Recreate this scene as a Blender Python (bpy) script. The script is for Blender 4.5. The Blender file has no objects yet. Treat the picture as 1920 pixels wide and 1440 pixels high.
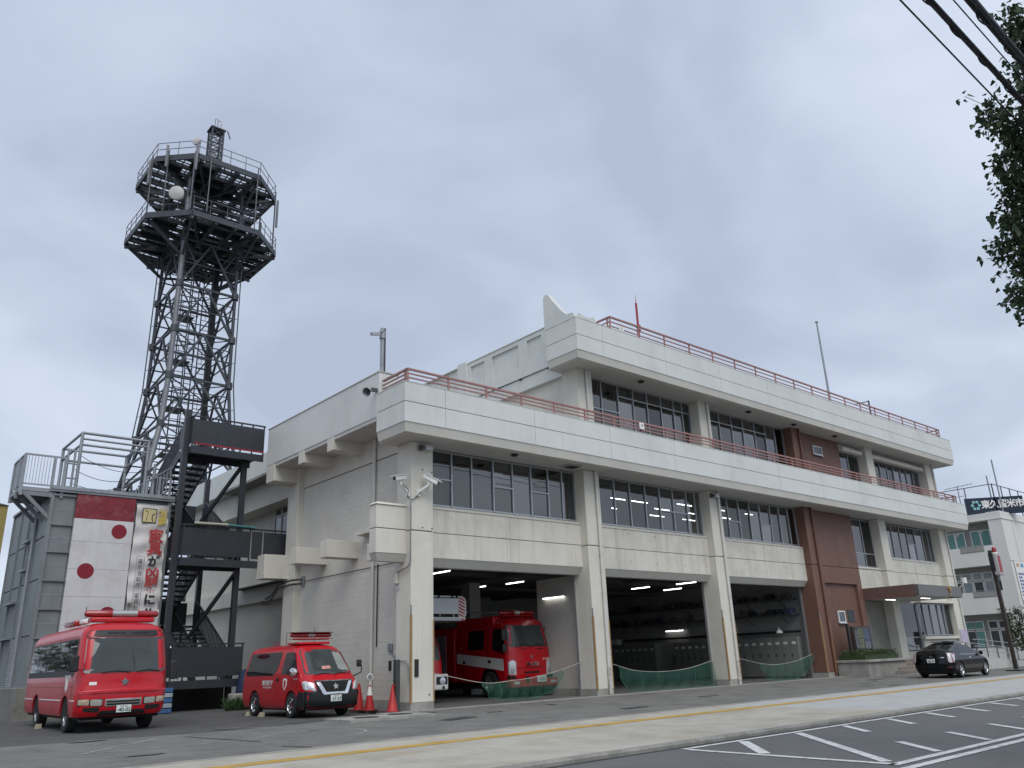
import bpy, bmesh, math, random
from mathutils import Vector, Matrix
random.seed(7)
sc = bpy.context.scene
COL = sc.collection
R = math.radians
# ------------------------------------------------------------------ camera
CAM = Vector((-14.399, -21.603, 1.274))
cam_d = bpy.data.cameras.new("camera"); cam = bpy.data.objects.new("camera", cam_d); COL.objects.link(cam)
_yaw, _pit, _rol = R(41.1523), R(18.9401), R(-2.2107)
_fw = Vector((math.sin(_yaw)*math.cos(_pit), math.cos(_yaw)*math.cos(_pit), math.sin(_pit)))
_rt = Vector((math.cos(_yaw), -math.sin(_yaw), 0)); _up = _rt.cross(_fw)
_r2 = _rt*math.cos(_rol) + _up*math.sin(_rol); _u2 = -_rt*math.sin(_rol) + _up*math.cos(_rol)
cam.matrix_world = Matrix(((_r2.x,_u2.x,-_fw.x,CAM.x),(_r2.y,_u2.y,-_fw.y,CAM.y),(_r2.z,_u2.z,-_fw.z,CAM.z),(0,0,0,1)))
cam_d.sensor_width = 36; cam_d.lens = 1516.12/1920*36; cam_d.clip_end = 4000; cam_d.clip_start = 0.05
sc.camera = cam
# ------------------------------------------------------------------ exposure, world, sun
sc.view_settings.view_transform = 'Standard'; sc.view_settings.look = 'None'
sc.view_settings.exposure = 0.40; sc.view_settings.gamma = 1.0; sc.view_settings.use_curve_mapping = False
SUN_EL, SUN_AZ = R(52), R(205)        # azimuth measured from +Y towards +X
w = bpy.data.worlds.new("World"); sc.world = w; w.use_nodes = True
nt = w.node_tree; nt.nodes.clear(); N = nt.nodes.new; L = nt.links.new
out = N('ShaderNodeOutputWorld'); bg = N('ShaderNodeBackground'); L(bg.outputs[0], out.inputs[0])
sky = N('ShaderNodeTexSky'); sky.sky_type = 'NISHITA'; sky.sun_disc = False; sky.sun_elevation = SUN_EL; sky.sun_rotation = SUN_AZ
sky.air_density = 1.6; sky.dust_density = 3.0
tc = N('ShaderNodeTexCoord'); sep = N('ShaderNodeSeparateXYZ'); L(tc.outputs['Generated'], sep.inputs[0])
zz = N('ShaderNodeMath'); zz.operation = 'MAXIMUM'; zz.inputs[1].default_value = 0.0; L(sep.outputs['Z'], zz.inputs[0])
zp = N('ShaderNodeMath'); zp.operation = 'ADD'; zp.inputs[1].default_value = 0.42; L(zz.outputs[0], zp.inputs[0])
dv = N('ShaderNodeVectorMath'); dv.operation = 'DIVIDE'; L(tc.outputs['Generated'], dv.inputs[0])
cmb = N('ShaderNodeCombineXYZ'); [L(zp.outputs[0], cmb.inputs[i]) for i in (0, 1)]; cmb.inputs[2].default_value = 1.0
L(cmb.outputs[0], dv.inputs[1])
def wnoise(scale, det, dist, seed):
    mp = N('ShaderNodeMapping'); mp.inputs['Location'].default_value = (seed, seed*.7, 0); L(dv.outputs[0], mp.inputs[0])
    n = N('ShaderNodeTexNoise'); n.inputs['Scale'].default_value = scale; n.inputs['Detail'].default_value = det
    n.inputs['Distortion'].default_value = dist; n.inputs['Roughness'].default_value = .5; L(mp.outputs[0], n.inputs['Vector']); return n.outputs['Fac']
n1 = wnoise(1.35, 4, .5, 5.3); n2 = wnoise(3.0, 6, .4, 8.4)
mx = N('ShaderNodeMath'); mx.operation = 'MULTIPLY_ADD'; mx.inputs[1].default_value = .45; L(n2, mx.inputs[0]); L(n1, mx.inputs[2])
cr = N('ShaderNodeValToRGB'); L(mx.outputs[0], cr.inputs[0])
e = cr.color_ramp.elements; e[0].position = .55; e[0].color = (.345, .400, .505, 1); e[1].position = .88; e[1].color = (.565, .63, .73, 1)
m_ = cr.color_ramp.elements.new(.71); m_.color = (.435, .498, .612, 1)
nis = N('ShaderNodeMix'); nis.data_type = 'RGBA'; nis.blend_type = 'MIX'; nis.inputs['Factor'].default_value = .985
sm = N('ShaderNodeVectorMath'); sm.operation = 'SCALE'; sm.inputs['Scale'].default_value = 1.0; L(sky.outputs[0], sm.inputs[0])
cs = N('ShaderNodeVectorMath'); cs.operation = 'SCALE'; cs.inputs['Scale'].default_value = 10.0; L(cr.outputs[0], cs.inputs[0])
L(sm.outputs[0], nis.inputs['A']); L(cs.outputs[0], nis.inputs['B']); L(nis.outputs['Result'], bg.inputs['Color'])
bg.inputs['Strength'].default_value = 0.1
sun_d = bpy.data.lights.new("sun", 'SUN'); sun_d.energy = 1.5; sun_d.angle = R(45); sun_d.color = (1, .965, .91)
sun = bpy.data.objects.new("sun", sun_d); COL.objects.link(sun)
_sd = Vector((math.sin(SUN_AZ)*math.cos(SUN_EL), math.cos(SUN_AZ)*math.cos(SUN_EL), math.sin(SUN_EL)))
sun.rotation_euler = _sd.to_track_quat('Z', 'Y').to_euler(); sun.location = _sd*80
# ------------------------------------------------------------------ materials
MATS = {}
def mat(name, col, rough=.6, metal=0, var=.12, scale=2.5, streak=0, sdark=.55, bump=0, bscale=60, spec=.4, coat=0, emit=0, dirt=None, dscale=.8, damt=.0, speck=0, obj=0):
    if name in MATS: return MATS[name]
    m = bpy.data.materials.new(name); m.use_nodes = True; t = m.node_tree; b = t.nodes['Principled BSDF']; n = t.nodes.new; l = t.links.new
    b.inputs['Roughness'].default_value = rough; b.inputs['Metallic'].default_value = metal
    b.inputs['Specular IOR Level'].default_value = spec; b.inputs['Coat Weight'].default_value = coat; b.inputs['Coat Roughness'].default_value = .06
    if emit: b.inputs['Emission Color'].default_value = (*col, 1); b.inputs['Emission Strength'].default_value = emit
    g = n('ShaderNodeNewGeometry'); pos = g.outputs['Position']
    last = None
    def mix(a, c2, fac):
        x = n('ShaderNodeMix'); x.data_type = 'RGBA'
        if a is None: x.inputs['A'].default_value = (*col, 1)
        else: l(a, x.inputs['A'])
        x.inputs['B'].default_value = (*c2, 1); l(fac, x.inputs['Factor']); return x.outputs['Result']
    def noise(sc_, det=4, vec=None, ro=.55):
        x = n('ShaderNodeTexNoise'); x.inputs['Scale'].default_value = sc_; x.inputs['Detail'].default_value = det; x.inputs['Roughness'].default_value = ro
        l(vec or pos, x.inputs['Vector']); return x.outputs['Fac']
    def ramp(f, a, c, hi=1.0):
        x = n('ShaderNodeMapRange'); x.inputs['From Min'].default_value = a; x.inputs['From Max'].default_value = c; x.inputs['To Max'].default_value = hi; l(f, x.inputs['Value']); return x.outputs['Result']
    if var:
        last = mix(last, tuple(min(1, c*(1-var*1.6)) for c in col), ramp(noise(scale, 5), .42, .72))
        last = mix(last, tuple(min(1, c*(1+var)) for c in col), ramp(noise(scale*3.7, 4), .52, .8, .8))
    if speck: last = mix(last, tuple(c*.45 for c in col), ramp(noise(38, 3), .54, .66, speck)); last = mix(last, tuple(min(1, c*1.7) for c in col), ramp(noise(55, 2), .60, .72, speck*.8))
    if dirt: last = mix(last, dirt, ramp(noise(dscale, 7, ro=.68), .5, .75, damt))
    if streak:
        mp = n('ShaderNodeMapping'); mp.inputs['Scale'].default_value = (5, 5, .16); l(pos, mp.inputs[0])
        s1 = ramp(noise(1.6, 6, mp.outputs[0], .65), .55, .80, streak)
        last = mix(last, tuple(c*sdark for c in col), s1)
        mp2 = n('ShaderNodeMapping'); mp2.inputs['Scale'].default_value = (1.1, 1.1, .07); l(pos, mp2.inputs[0])
        last = mix(last, tuple(c*(sdark+.08)*k_ for c, k_ in zip(col, (1, .985, .95))), ramp(noise(1.9, 5, mp2.outputs[0], .7), .50, .72, streak*.9))
    if obj:
        oi = n('ShaderNodeObjectInfo'); x = n('ShaderNodeHueSaturation'); 
        mr = n('ShaderNodeMapRange'); mr.inputs['To Min'].default_value = 1-obj; mr.inputs['To Max'].default_value = 1+obj; l(oi.outputs['Random'], mr.inputs['Value']); l(mr.outputs[0], x.inputs['Value'])
        if last is None: x.inputs['Color'].default_value = (*col, 1)
        else: l(last, x.inputs['Color'])
        last = x.outputs[0]
    if last is None: b.inputs['Base Color'].default_value = (*col, 1)
    else: l(last, b.inputs['Base Color'])
    if var:
        rr = n('ShaderNodeMapRange'); rr.inputs['To Min'].default_value = max(.03, rough*.85); rr.inputs['To Max'].default_value = min(1, rough*1.2); l(noise(scale*2.2, 3), rr.inputs['Value']); l(rr.outputs[0], b.inputs['Roughness'])
    if bump:
        bp = n('ShaderNodeBump'); bp.inputs['Strength'].default_value = bump; bp.inputs['Distance'].default_value = .02; l(noise(bscale, 6), bp.inputs['Height']); l(bp.outputs[0], b.inputs['Normal'])
    MATS[name] = m; return m
def glass_mat(name, tint=(.25, .28, .3), refl=1.0, rough=.015):
    if name in MATS: return MATS[name]
    m = bpy.data.materials.new(name); m.use_nodes = True; t = m.node_tree; t.nodes.clear(); n = t.nodes.new; l = t.links.new
    o = n('ShaderNodeOutputMaterial'); mxs = n('ShaderNodeMixShader'); tr = n('ShaderNodeBsdfTransparent'); gl = n('ShaderNodeBsdfGlossy')
    tr.inputs[0].default_value = (*tint, 1); gl.inputs['Roughness'].default_value = rough; oi = n('ShaderNodeObjectInfo'); mr = n('ShaderNodeMapRange'); mr.inputs['To Min'].default_value = .5*refl; mr.inputs['To Max'].default_value = 1.15*refl; l(oi.outputs['Random'], mr.inputs['Value']); l(mr.outputs[0], gl.inputs[0])
    fr = n('ShaderNodeFresnel'); fr.inputs['IOR'].default_value = 1.55; ad = n('ShaderNodeMath'); ad.operation = 'MULTIPLY_ADD'; ad.inputs[1].default_value = 1.15; ad.inputs[2].default_value = .10
    g = n('ShaderNodeNewGeometry'); ns = n('ShaderNodeTexNoise'); ns.inputs['Scale'].default_value = .9; ns.inputs['Detail'].default_value = 2; l(g.outputs['Position'], ns.inputs['Vector'])
    bp = n('ShaderNodeBump'); bp.inputs['Strength'].default_value = .06; bp.inputs['Distance'].default_value = .02; l(ns.outputs['Fac'], bp.inputs['Height']); l(bp.outputs[0], gl.inputs['Normal'])
    l(fr.outputs[0], ad.inputs[0]); l(ad.outputs[0], mxs.inputs[0]); l(tr.outputs[0], mxs.inputs[1]); l(gl.outputs[0], mxs.inputs[2]); l(mxs.outputs[0], o.inputs[0])
    MATS[name] = m; return m
def net_mat(name, col, cov=.55, cell=60):
    m = bpy.data.materials.new(name); m.use_nodes = True; t = m.node_tree; b = t.nodes['Principled BSDF']; n = t.nodes.new; l = t.links.new
    b.inputs['Base Color'].default_value = (*col, 1); b.inputs['Roughness'].default_value = .7
    b.inputs['Alpha'].default_value = cov; MATS[name] = m; return m
cream = mat('cream_paint', (.645, .625, .555), .62, var=.06, scale=.7, streak=.42, sdark=.70, bump=.12, bscale=90, dirt=(.42, .40, .35), dscale=.55, damt=.22)
fasc = mat('fascia_paint', (.62, .64, .62), .58, var=.06, scale=.5, streak=.38, sdark=.76, bump=.06, bscale=70, dirt=(.46, .47, .46), dscale=.5, damt=.2)
weath = mat('weathered_cream', (.63, .61, .54), .66, var=.07, scale=.9, streak=.75, sdark=.60, bump=.15, bscale=80, dirt=(.40, .38, .33), dscale=.9, damt=.35)
lipm = mat('lip_paint', (.57, .56, .51), .65, var=.06, scale=.8, streak=.1, bump=.1)
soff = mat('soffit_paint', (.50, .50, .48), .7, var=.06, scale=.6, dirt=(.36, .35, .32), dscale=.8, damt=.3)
brown = mat('brown_paint', (.175, .092, .07), .55, var=.12, scale=.9, streak=.3, sdark=.6, bump=.1)
conc = mat('concrete', (.33, .325, .30), .85, var=.18, scale=2.2, bump=.3, bscale=45, dirt=(.17, .165, .15), dscale=1.2, damt=.5)
groovem = mat('groove_dark', (.10, .10, .095), .9, var=.1)
alu = mat('aluminium', (.42, .44, .46), .38, metal=.6, var=.08, scale=4)
alud = mat('bronze_frame', (.12, .125, .13), .4, metal=.5, var=.05)
steelg = mat('galvanised_steel', (.30, .325, .345), .45, metal=.45, var=.16, scale=3, streak=.2, bump=.05)
drillm = mat('drill_tower_grey', (.205, .228, .24), .55, metal=.15, var=.12, scale=1.1, streak=.4, sdark=.62, dirt=(.17, .17, .165), dscale=.9, damt=.4)
darks = mat('stair_charcoal', (.030, .034, .042), .42, var=.15, scale=2, spec=.45, dirt=(.08, .08, .08), dscale=2, damt=.3)
towerm = mat('tower_steel', (.066, .073, .085), .5, metal=.35, var=.15, scale=2)
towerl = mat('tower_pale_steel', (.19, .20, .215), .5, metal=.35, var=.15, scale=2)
tpole = mat('tower_pole_steel', (.115, .122, .135), .5, metal=.35, var=.15, scale=2)
railr = mat('rail_red', (.37, .195, .18), .55, var=.15, scale=5, dirt=(.20, .09, .08), dscale=3, damt=.4)
red = mat('fire_red', (.45, .004, .012), .3, var=.04, scale=1.5, coat=.35, spec=.4)
redd = mat('drill_red', (.20, .022, .035), .55, var=.15, scale=2, dirt=(.4, .3, .3), dscale=3.2, damt=.3)
black = mat('black_plastic', (.02, .021, .023), .5, var=.1, spec=.4)
rubber = mat('rubber', (.022, .022, .023), .85, var=.2, bump=.1)
white = mat('white_paint', (.74, .74, .72), .45, var=.05)
wmark = mat('road_paint', (.66, .67, .66), .75, var=.12, scale=3, dirt=(.16, .165, .165), dscale=7, damt=.95, bump=.1)
ymark = mat('yellow_paint', (.47, .29, .055), .8, var=.15, scale=2, dirt=(.40, .34, .24), dscale=3.2, damt=.75)
chrome = mat('chrome', (.75, .76, .77), .12, metal=1, var=0)
lampg = mat('lamp_lens', (.62, .64, .66), .12, metal=.35, var=.1, scale=22, coat=1)
tubeE = mat('tube_emitter', (1, .98, .95), .5, emit=4.5, var=0)
tubeO = mat('office_tube_emitter', (1, .97, .9), .5, emit=8, var=0)
winglass = glass_mat('window_glass', (.30, .33, .36)); 
darkglass = glass_mat('dark_glass', (.07, .075, .08)); carglass = glass_mat('car_glass', (.30, .33, .33))
darkin = mat('dark_interior', (.05, .052, .055), .8, var=.2, scale=1)
# ------------------------------------------------------------------ mesh helpers
ORG = {}
class MB:
    def __init__(s): s.v = []; s.f = []
    def add(s, vs, fs):
        o = len(s.v); s.v += [tuple(v) for v in vs]; s.f += [tuple(i+o for i in f) for f in fs]; return s
    def box(s, x0, y0, z0, x1, y1, z1):
        return s.add([(x0,y0,z0),(x1,y0,z0),(x1,y1,z0),(x0,y1,z0),(x0,y0,z1),(x1,y0,z1),(x1,y1,z1),(x0,y1,z1)],
                     [(0,3,2,1),(4,5,6,7),(0,1,5,4),(1,2,6,5),(2,3,7,6),(3,0,4,7)])
    def bar(s, p, q, w, h=None, up=(0, 0, 1)):
        p, q = Vector(p), Vector(q); d = (q-p).normalized(); u = Vector(up)
        if abs(d.dot(u)) > .97: u = Vector((0, 1, 0))
        sd = d.cross(u).normalized()*(w/2); uu = sd.cross(d).normalized()*((h or w)/2)
        return s.add([p-sd-uu, p+sd-uu, p+sd+uu, p-sd+uu, q-sd-uu, q+sd-uu, q+sd+uu, q-sd+uu],
                     [(0,3,2,1),(4,5,6,7),(0,1,5,4),(1,2,6,5),(2,3,7,6),(3,0,4,7)])
    def cyl(s, p, q, r, n=8, r2=None):
        p, q = Vector(p), Vector(q); d = (q-p).normalized(); u = Vector((0, 0, 1)) if abs(d.z) < .95 else Vector((1, 0, 0))
        a = d.cross(u).normalized(); b = a.cross(d); r2 = r if r2 is None else r2; vs = []
        for c, rr in ((p, r), (q, r2)):
            for i in range(n): t = 2*math.pi*i/n; vs.append(c + a*math.cos(t)*rr + b*math.sin(t)*rr)
        fs = [(i, (i+1) % n, n+(i+1) % n, n+i) for i in range(n)] + [tuple(range(n-1, -1, -1)), tuple(range(n, 2*n))]
        fs = [f[::-1] for f in fs]
        return s.add(vs, fs)
    def tube(s, pts, r, n=6, rs=None):
        pts = [Vector(p) for p in pts]; vs = []; fs = []; m = len(pts); pu = None
        for k, p in enumerate(pts):
            d = (pts[min(k+1, m-1)] - pts[max(k-1, 0)]).normalized()
            u = Vector((0, 0, 1)) if abs(d.z) < .9 else Vector((1, 0, 0))
            if pu is not None and (pu - d*pu.dot(d)).length > .2: u = pu
            a = d.cross(u).normalized(); b = a.cross(d).normalized(); pu = b; rr = rs[k] if rs else r
            for i in range(n): t = 2*math.pi*i/n; vs.append(p + a*math.cos(t)*rr + b*math.sin(t)*rr)
        for k in range(m-1):
            for i in range(n): fs.append((k*n+i, k*n+n+i, k*n+n+(i+1) % n, k*n+(i+1) % n))
        fs += [tuple(range(n)), tuple(range((m-1)*n+n-1, (m-1)*n-1, -1))]
        return s.add(vs, fs)
    def prism(s, poly, ax, a, b):
        # poly: 2d points in the two other axes (cyclic order x,y,z); extruded along ax from a to b
        def P(u, v, t): return {'x': (t, u, v), 'y': (u, t, v), 'z': (u, v, t)}[ax]
        n = len(poly); vs = [P(*p, a) for p in poly] + [P(*p, b) for p in poly]
        return s.add(vs, [tuple(range(n-1, -1, -1)), tuple(range(n, 2*n))] + [(i, (i+1) % n, n+(i+1) % n, n+i) for i in range(n)])
    def quad(s, a, b, c, d): return s.add([a, b, c, d], [(0, 1, 2, 3)])
    def disc(s, c, nrm, r, n=16):
        nrm = Vector(nrm).normalized(); u = Vector((0, 0, 1)) if abs(nrm.z) < .9 else Vector((1, 0, 0)); a = u.cross(nrm).normalized(); b = nrm.cross(a)
        return s.add([Vector(c)+a*math.cos(2*math.pi*i/n)*r+b*math.sin(2*math.pi*i/n)*r for i in range(n)], [tuple(range(n))])
    def lathe(s, c, axis, prof, n=20):
        ax = Vector(axis).normalized(); u = Vector((0, 0, 1)) if abs(ax.z) < .9 else Vector((1, 0, 0)); a = u.cross(ax).normalized(); b = ax.cross(a); vs = []; fs = []
        for (r, h) in prof:
            for i in range(n): t = 2*math.pi*i/n; vs.append(Vector(c)+ax*h+a*math.cos(t)*r+b*math.sin(t)*r)
        for k in range(len(prof)-1):
            for i in range(n): fs.append((k*n+i, k*n+(i+1) % n, k*n+n+(i+1) % n, k*n+n+i))
        return s.add(vs, fs)
    def mesh(s, name, o=(0, 0, 0)):
        me = bpy.data.meshes.new(name); ox, oy, oz = o
        me.from_pydata([(x-ox, y-oy, z-oz) for x, y, z in s.v], [], s.f); me.update(); return me
    def build(s, name, m, parent=None, smooth=False, bevel=0, seg=2, fixn=False, sub=0, ang=35):
        o = ORG.get(parent.name, (0, 0, 0)) if parent else (0, 0, 0)
        me = s.mesh(name, o)
        if fixn or bevel or sub:
            b = bmesh.new(); b.from_mesh(me)
            if sub or fixn == 2: bmesh.ops.remove_doubles(b, verts=b.verts, dist=1e-4)
            bmesh.ops.recalc_face_normals(b, faces=b.faces); b.to_mesh(me); b.free()
        ob = link(name, me, m, parent)
        if smooth:
            me.polygons.foreach_set('use_smooth', [True]*len(me.polygons)); me.set_sharp_from_angle(angle=R(ang))
        if bevel:
            md = ob.modifiers.new('bevel', 'BEVEL'); md.width = bevel; md.segments = seg; md.limit_method = 'ANGLE'; md.angle_limit = R(40)
            md.harden_normals = False
            if seg > 1: me.polygons.foreach_set('use_smooth', [True]*len(me.polygons)); me.set_sharp_from_angle(angle=R(40))
        if sub:
            md = ob.modifiers.new('sub', 'SUBSURF'); md.levels = sub; md.render_levels = sub; me.polygons.foreach_set('use_smooth', [True]*len(me.polygons))
        ORG[ob.name] = o
        return ob
def link(name, me, m, parent=None, loc=None):
    ob = bpy.data.objects.new(name, me); COL.objects.link(ob)
    if m is not None and hasattr(me, 'materials') and not me.materials: me.materials.append(m)
    if parent: ob.parent = parent; ORG[ob.name] = ORG.get(parent.name, (0, 0, 0))
    if loc is not None: ob.location = loc
    return ob
def tag(o, label=None, cat=None, group=None, kind=None):
    if label: o['label'] = label
    if cat: o['category'] = cat
    if group: o['group'] = group
    if kind: o['kind'] = kind
    return o
def thing(name, label, cat, loc=(0, 0, 0), group=None, local=False, rz=0):
    o = bpy.data.objects.new(name, None); COL.objects.link(o); o.location = loc; o.empty_display_size = .2; o.rotation_euler.z = rz
    ORG[o.name] = (0, 0, 0) if local else tuple(loc)
    return tag(o, label, cat, group)
def copy_tree(o, parent=None):
    c = o.copy(); COL.objects.link(c); c.parent = parent
    for ch in o.children: copy_tree(ch, c)
    return c
def struct(name, mb, m): o = mb.build(name, m); o['kind'] = 'structure'; return o
def B(*a): return MB().box(*a)
FONT = None
def text_mesh(txt, size, align='CENTER', ext=0.0, vertical=False, bold=0):
    cu = bpy.data.curves.new('txt', 'FONT'); cu.body = txt; cu.size = size; cu.align_x = align; cu.align_y = 'CENTER'; cu.extrude = ext; cu.offset = bold; cu.resolution_u = 3
    if vertical: cu.body = '\n'.join(txt); cu.space_line = .82
    ob = bpy.data.objects.new('txt', cu); COL.objects.link(ob); dg = bpy.context.evaluated_depsgraph_get(); dg.update()
    me = bpy.data.meshes.new_from_object(ob.evaluated_get(dg)); bpy.data.objects.remove(ob); bpy.data.curves.remove(cu); me.materials.clear(); return me
def text(name, txt, size, m, parent, loc, rx=(1, 0, 0), ry=(0, 0, 1), sx=1, **k):
    """text plane: rx = reading direction, ry = up, in the parent's coordinates"""
    me = text_mesh(txt, size, **k); a = Vector(rx).normalized(); b = Vector(ry).normalized(); c = a.cross(b)
    o = ORG.get(parent.name, (0, 0, 0)) if parent else (0, 0, 0)
    M = Matrix(((a.x*sx, b.x, c.x, loc[0]-o[0]), (a.y*sx, b.y, c.y, loc[1]-o[1]), (a.z*sx, b.z, c.z, loc[2]-o[2]), (0, 0, 0, 1)))
    me.transform(M); return link(name, me, m, parent)
# ------------------------------------------------------------------ ground, pavement, road
asph = mat('old_asphalt', (.185, .181, .168), .9, speck=.5, var=.2, scale=1.1, bump=.5, bscale=130, dirt=(.105, .103, .098), dscale=.35, damt=.75)
asphn = mat('yard_asphalt', (.088, .089, .088), .88, speck=.5, var=.2, scale=.8, bump=.4, bscale=140, dirt=(.12, .118, .11), dscale=.5, damt=.6)
roadm = mat('road_asphalt', (.136, .140, .140), .88, speck=.5, var=.1, scale=.7, bump=.4, bscale=160, dirt=(.15, .15, .147), dscale=.6, damt=.5)
pave = mat('worn_pavement', (.42, .40, .345), .88, speck=.18, var=.16, scale=1.0, bump=.25, bscale=70, dirt=(.33, .275, .20), dscale=.75, damt=.75)
paveg = mat('grey_pavement', (.42, .425, .42), .88, speck=.18, var=.1, scale=1.2, bump=.2, bscale=80, dirt=(.33, .325, .30), dscale=.9, damt=.4)
def zg(y):
    for (a, za), (b, zb) in zip(ZP, ZP[1:]):
        if y <= b: return za + (zb-za)*(y-a)/(b-a)
    return ZP[-1][1]
ZP = [(-400, -.16), (-11.8, -.16), (-6.6, -.115), (-.45, .0), (400, .0)]
ter = MB(); ter.add([(-900, -900, -.42), (900, -900, -.42), (900, 900, -.42), (-900, 900, -.42)], [(0, 1, 2, 3)])
struct('ground', ter, mat('far_ground', (.16, .17, .14), .95, var=.2, scale=.05))
def strip(name, x0, x1, y0, y1, m, dz=0.0, thick=.35):
    b = MB(); ys = [y0] + [a for a, _ in ZP if y0 < a < y1] + [y1]
    for a, c in zip(ys, ys[1:]):
        b.add([(x0, a, zg(a)+dz), (x1, a, zg(a)+dz), (x1, c, zg(c)+dz), (x0, c, zg(c)+dz), (x0, a, -.5), (x1, a, -.5), (x1, c, -.5), (x0, c, -.5)],
              [(0, 1, 2, 3), (4, 5, 1, 0), (6, 7, 3, 2), (4, 0, 3, 7), (1, 5, 6, 2)])
    return struct(name, b, m)
strip('forecourt', -1.2, 70, -6.6, -.45, asph)
strip('yard', -60, -1.2, -6.6, 48, asphn)
strip('forecourt_slab', -1.2, 24.9, -.45, .0, conc, .012)
strip('garage_floor', -.2, 24.6, .0, 16.5, mat('garage_floor_paint', (.14, .14, .135), .6, var=.15, dirt=(.08, .08, .08), dscale=.6, damt=.5), .006)
strip('side_ground', 24.9, 70, -.45, 30, asph)
strip('pavement', -60, 6.2, -11.62, -6.6, pave)
strip('pavement', 6.2, 90, -11.62, -6.6, paveg)
# old asphalt patch of the yard in front of the vans (worn, paler)
q = MB(); P_ = [(-60, -6.55), (-1.25, -6.55), (-1.25, -.9), (-3.4, -.95), (-6.6, -1.6), (-11, -1.2), (-60, -.2)]
q.add([(x, y, zg(y)+.004) for x, y in P_], [tuple(range(len(P_)))])
q = MB(); xs = [-60, -30, -20, -14, -11, -8, -6.4, -4.2, -2.6, -1.25]; tops = [.3, .2, .0, -.4, -.9, -1.3, -1.6, -1.35, -1.0, -.9]
for i in range(len(xs)-1):
    q.add([(xs[i], -6.58, zg(-6.58)+.004), (xs[i+1], -6.58, zg(-6.58)+.004), (xs[i+1], tops[i+1], zg(tops[i+1])+.004), (xs[i], tops[i], zg(tops[i])+.004)], [(0, 1, 2, 3)])
struct('worn_asphalt', q, asph)
# yellow line
def flat(name, pts, m, dz, z=None):
    b = MB(); b.add([(x, y, (zg(y) if z is None else z)+dz) for x, y in pts], [tuple(range(len(pts)))]); return struct(name, b, m)
flat('yellow_line', [(-60, -8.26), (90, -8.08), (90, -7.70), (-60, -7.88)], ymark, .005)
# pavement edge band beside the forecourt
for i in range(40):
    x = -16 + i*1.2
    k = MB().box(x+.006, -6.78, -.5, x+1.194, -6.6, zg(-6.7)+.012 + random.uniform(-.004, .004)); o = k.build('edge_stone', conc, bpy.data.objects['pavement']); 
# kerb stones + gutter + road
kroot = None
for i in range(62):
    x = -14 + i*1.0 + .003; y0 = -11.74
    k = MB().prism([(y0, -.5), (y0, -.195), (y0+.03, -.162), (-11.62, -.156), (-11.62, -.5)], 'x', x, x+.994).build('kerb_stone', mat('kerb_concrete', (.29, .28, .255), .9, var=.2, scale=3, bump=.4, dirt=(.12, .12, .115), dscale=2.5, damt=.7), bpy.data.objects['pavement.001'] if x > 6.2 else bpy.data.objects['pavement'])
b = MB(); b.add([(-400, -400, -.25), (400, -400, -.25), (400, -11.7, -.25), (-400, -11.7, -.25)], [(0, 1, 2, 3)]); struct('road', b, roadm)
flat('gutter', [(-60, -11.84), (90, -11.84), (90, -11.74), (-60, -11.74)], mat('gutter_asphalt', (.06, .06, .06), .9, var=.2, scale=2, bump=.4), .004, -.25)
# road markings: hatched zone beside the kerb
def wline(p, q, wd, nm='white_line'):
    d = Vector((q[0]-p[0], q[1]-p[1])); n = Vector((-d.y, d.x)).normalized()*wd/2
    return flat(nm, [(p[0]-n.x, p[1]-n.y), (q[0]-n.x, q[1]-n.y), (q[0]+n.x, q[1]+n.y), (p[0]+n.x, p[1]+n.y)], wmark, .0085, -.25)
wline((-2.45, -12.0), (80, -12.02), .12); wline((-2.45, -12.1), (-2.55, -15.72), .15); wline((-2.62, -15.72), (80, -15.72), .15); wline((-3.2, -16.02), (80, -16.02), .15)
wline((-.9, -12.14), (-2.33, -13.52), .19); wline((.93, -12.14), (-2.35, -15.5), .17)
for i in range(24):
    x = 2.72 + i*1.95
    wline((x, -12.14), (x-1.05, -13.2), .15); wline((x-2.5, -14.46), (x-3.57, -15.58), .15)
# worn white bay lines in the yard
ywm = mat('worn_line_paint', (.34, .34, .33), .85, var=.25, scale=4, dirt=(.11, .11, .105), dscale=5, damt=.9)
def yline(p, q, wd=.07):
    d = Vector((q[0]-p[0], q[1]-p[1])); n = Vector((-d.y, d.x)).normalized()*wd/2
    return flat('faded_line', [(p[0]-n.x, p[1]-n.y), (q[0]-n.x, q[1]-n.y), (q[0]+n.x, q[1]+n.y), (p[0]+n.x, p[1]+n.y)], ywm, .009)
yline((-9.9, -3.9), (-7.9, -2.0)); yline((-9.9, -3.9), (-6.4, -4.1)); yline((-6.1, -1.0), (-4.6, -1.75), .06); yline((-3.6, .2), (-1.9, -.4), .06); yline((-6.8, -4.1), (-4.6, -2.9), .05)
# faded oval mark in front of the van
ov = MB(); n = 40
for i in range(n):
    if i in (4, 5, 17, 18, 19, 31): continue
    t0, t1 = 2*math.pi*i/n, 2*math.pi*(i+1)/n
    def E_(t, k): return (-5.3+1.25*k*math.cos(t)+.15*math.sin(t), -4.2+1.0*k*math.sin(t))
    a_, b_, c_, d_ = E_(t0, 1), E_(t1, 1), E_(t1, .95), E_(t0, .95)
    ov.add([(x, y, zg(y)+.009) for x, y in (d_, c_, b_, a_)], [(3, 2, 1, 0)])
struct('faded_oval_mark', ov, ywm)
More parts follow.
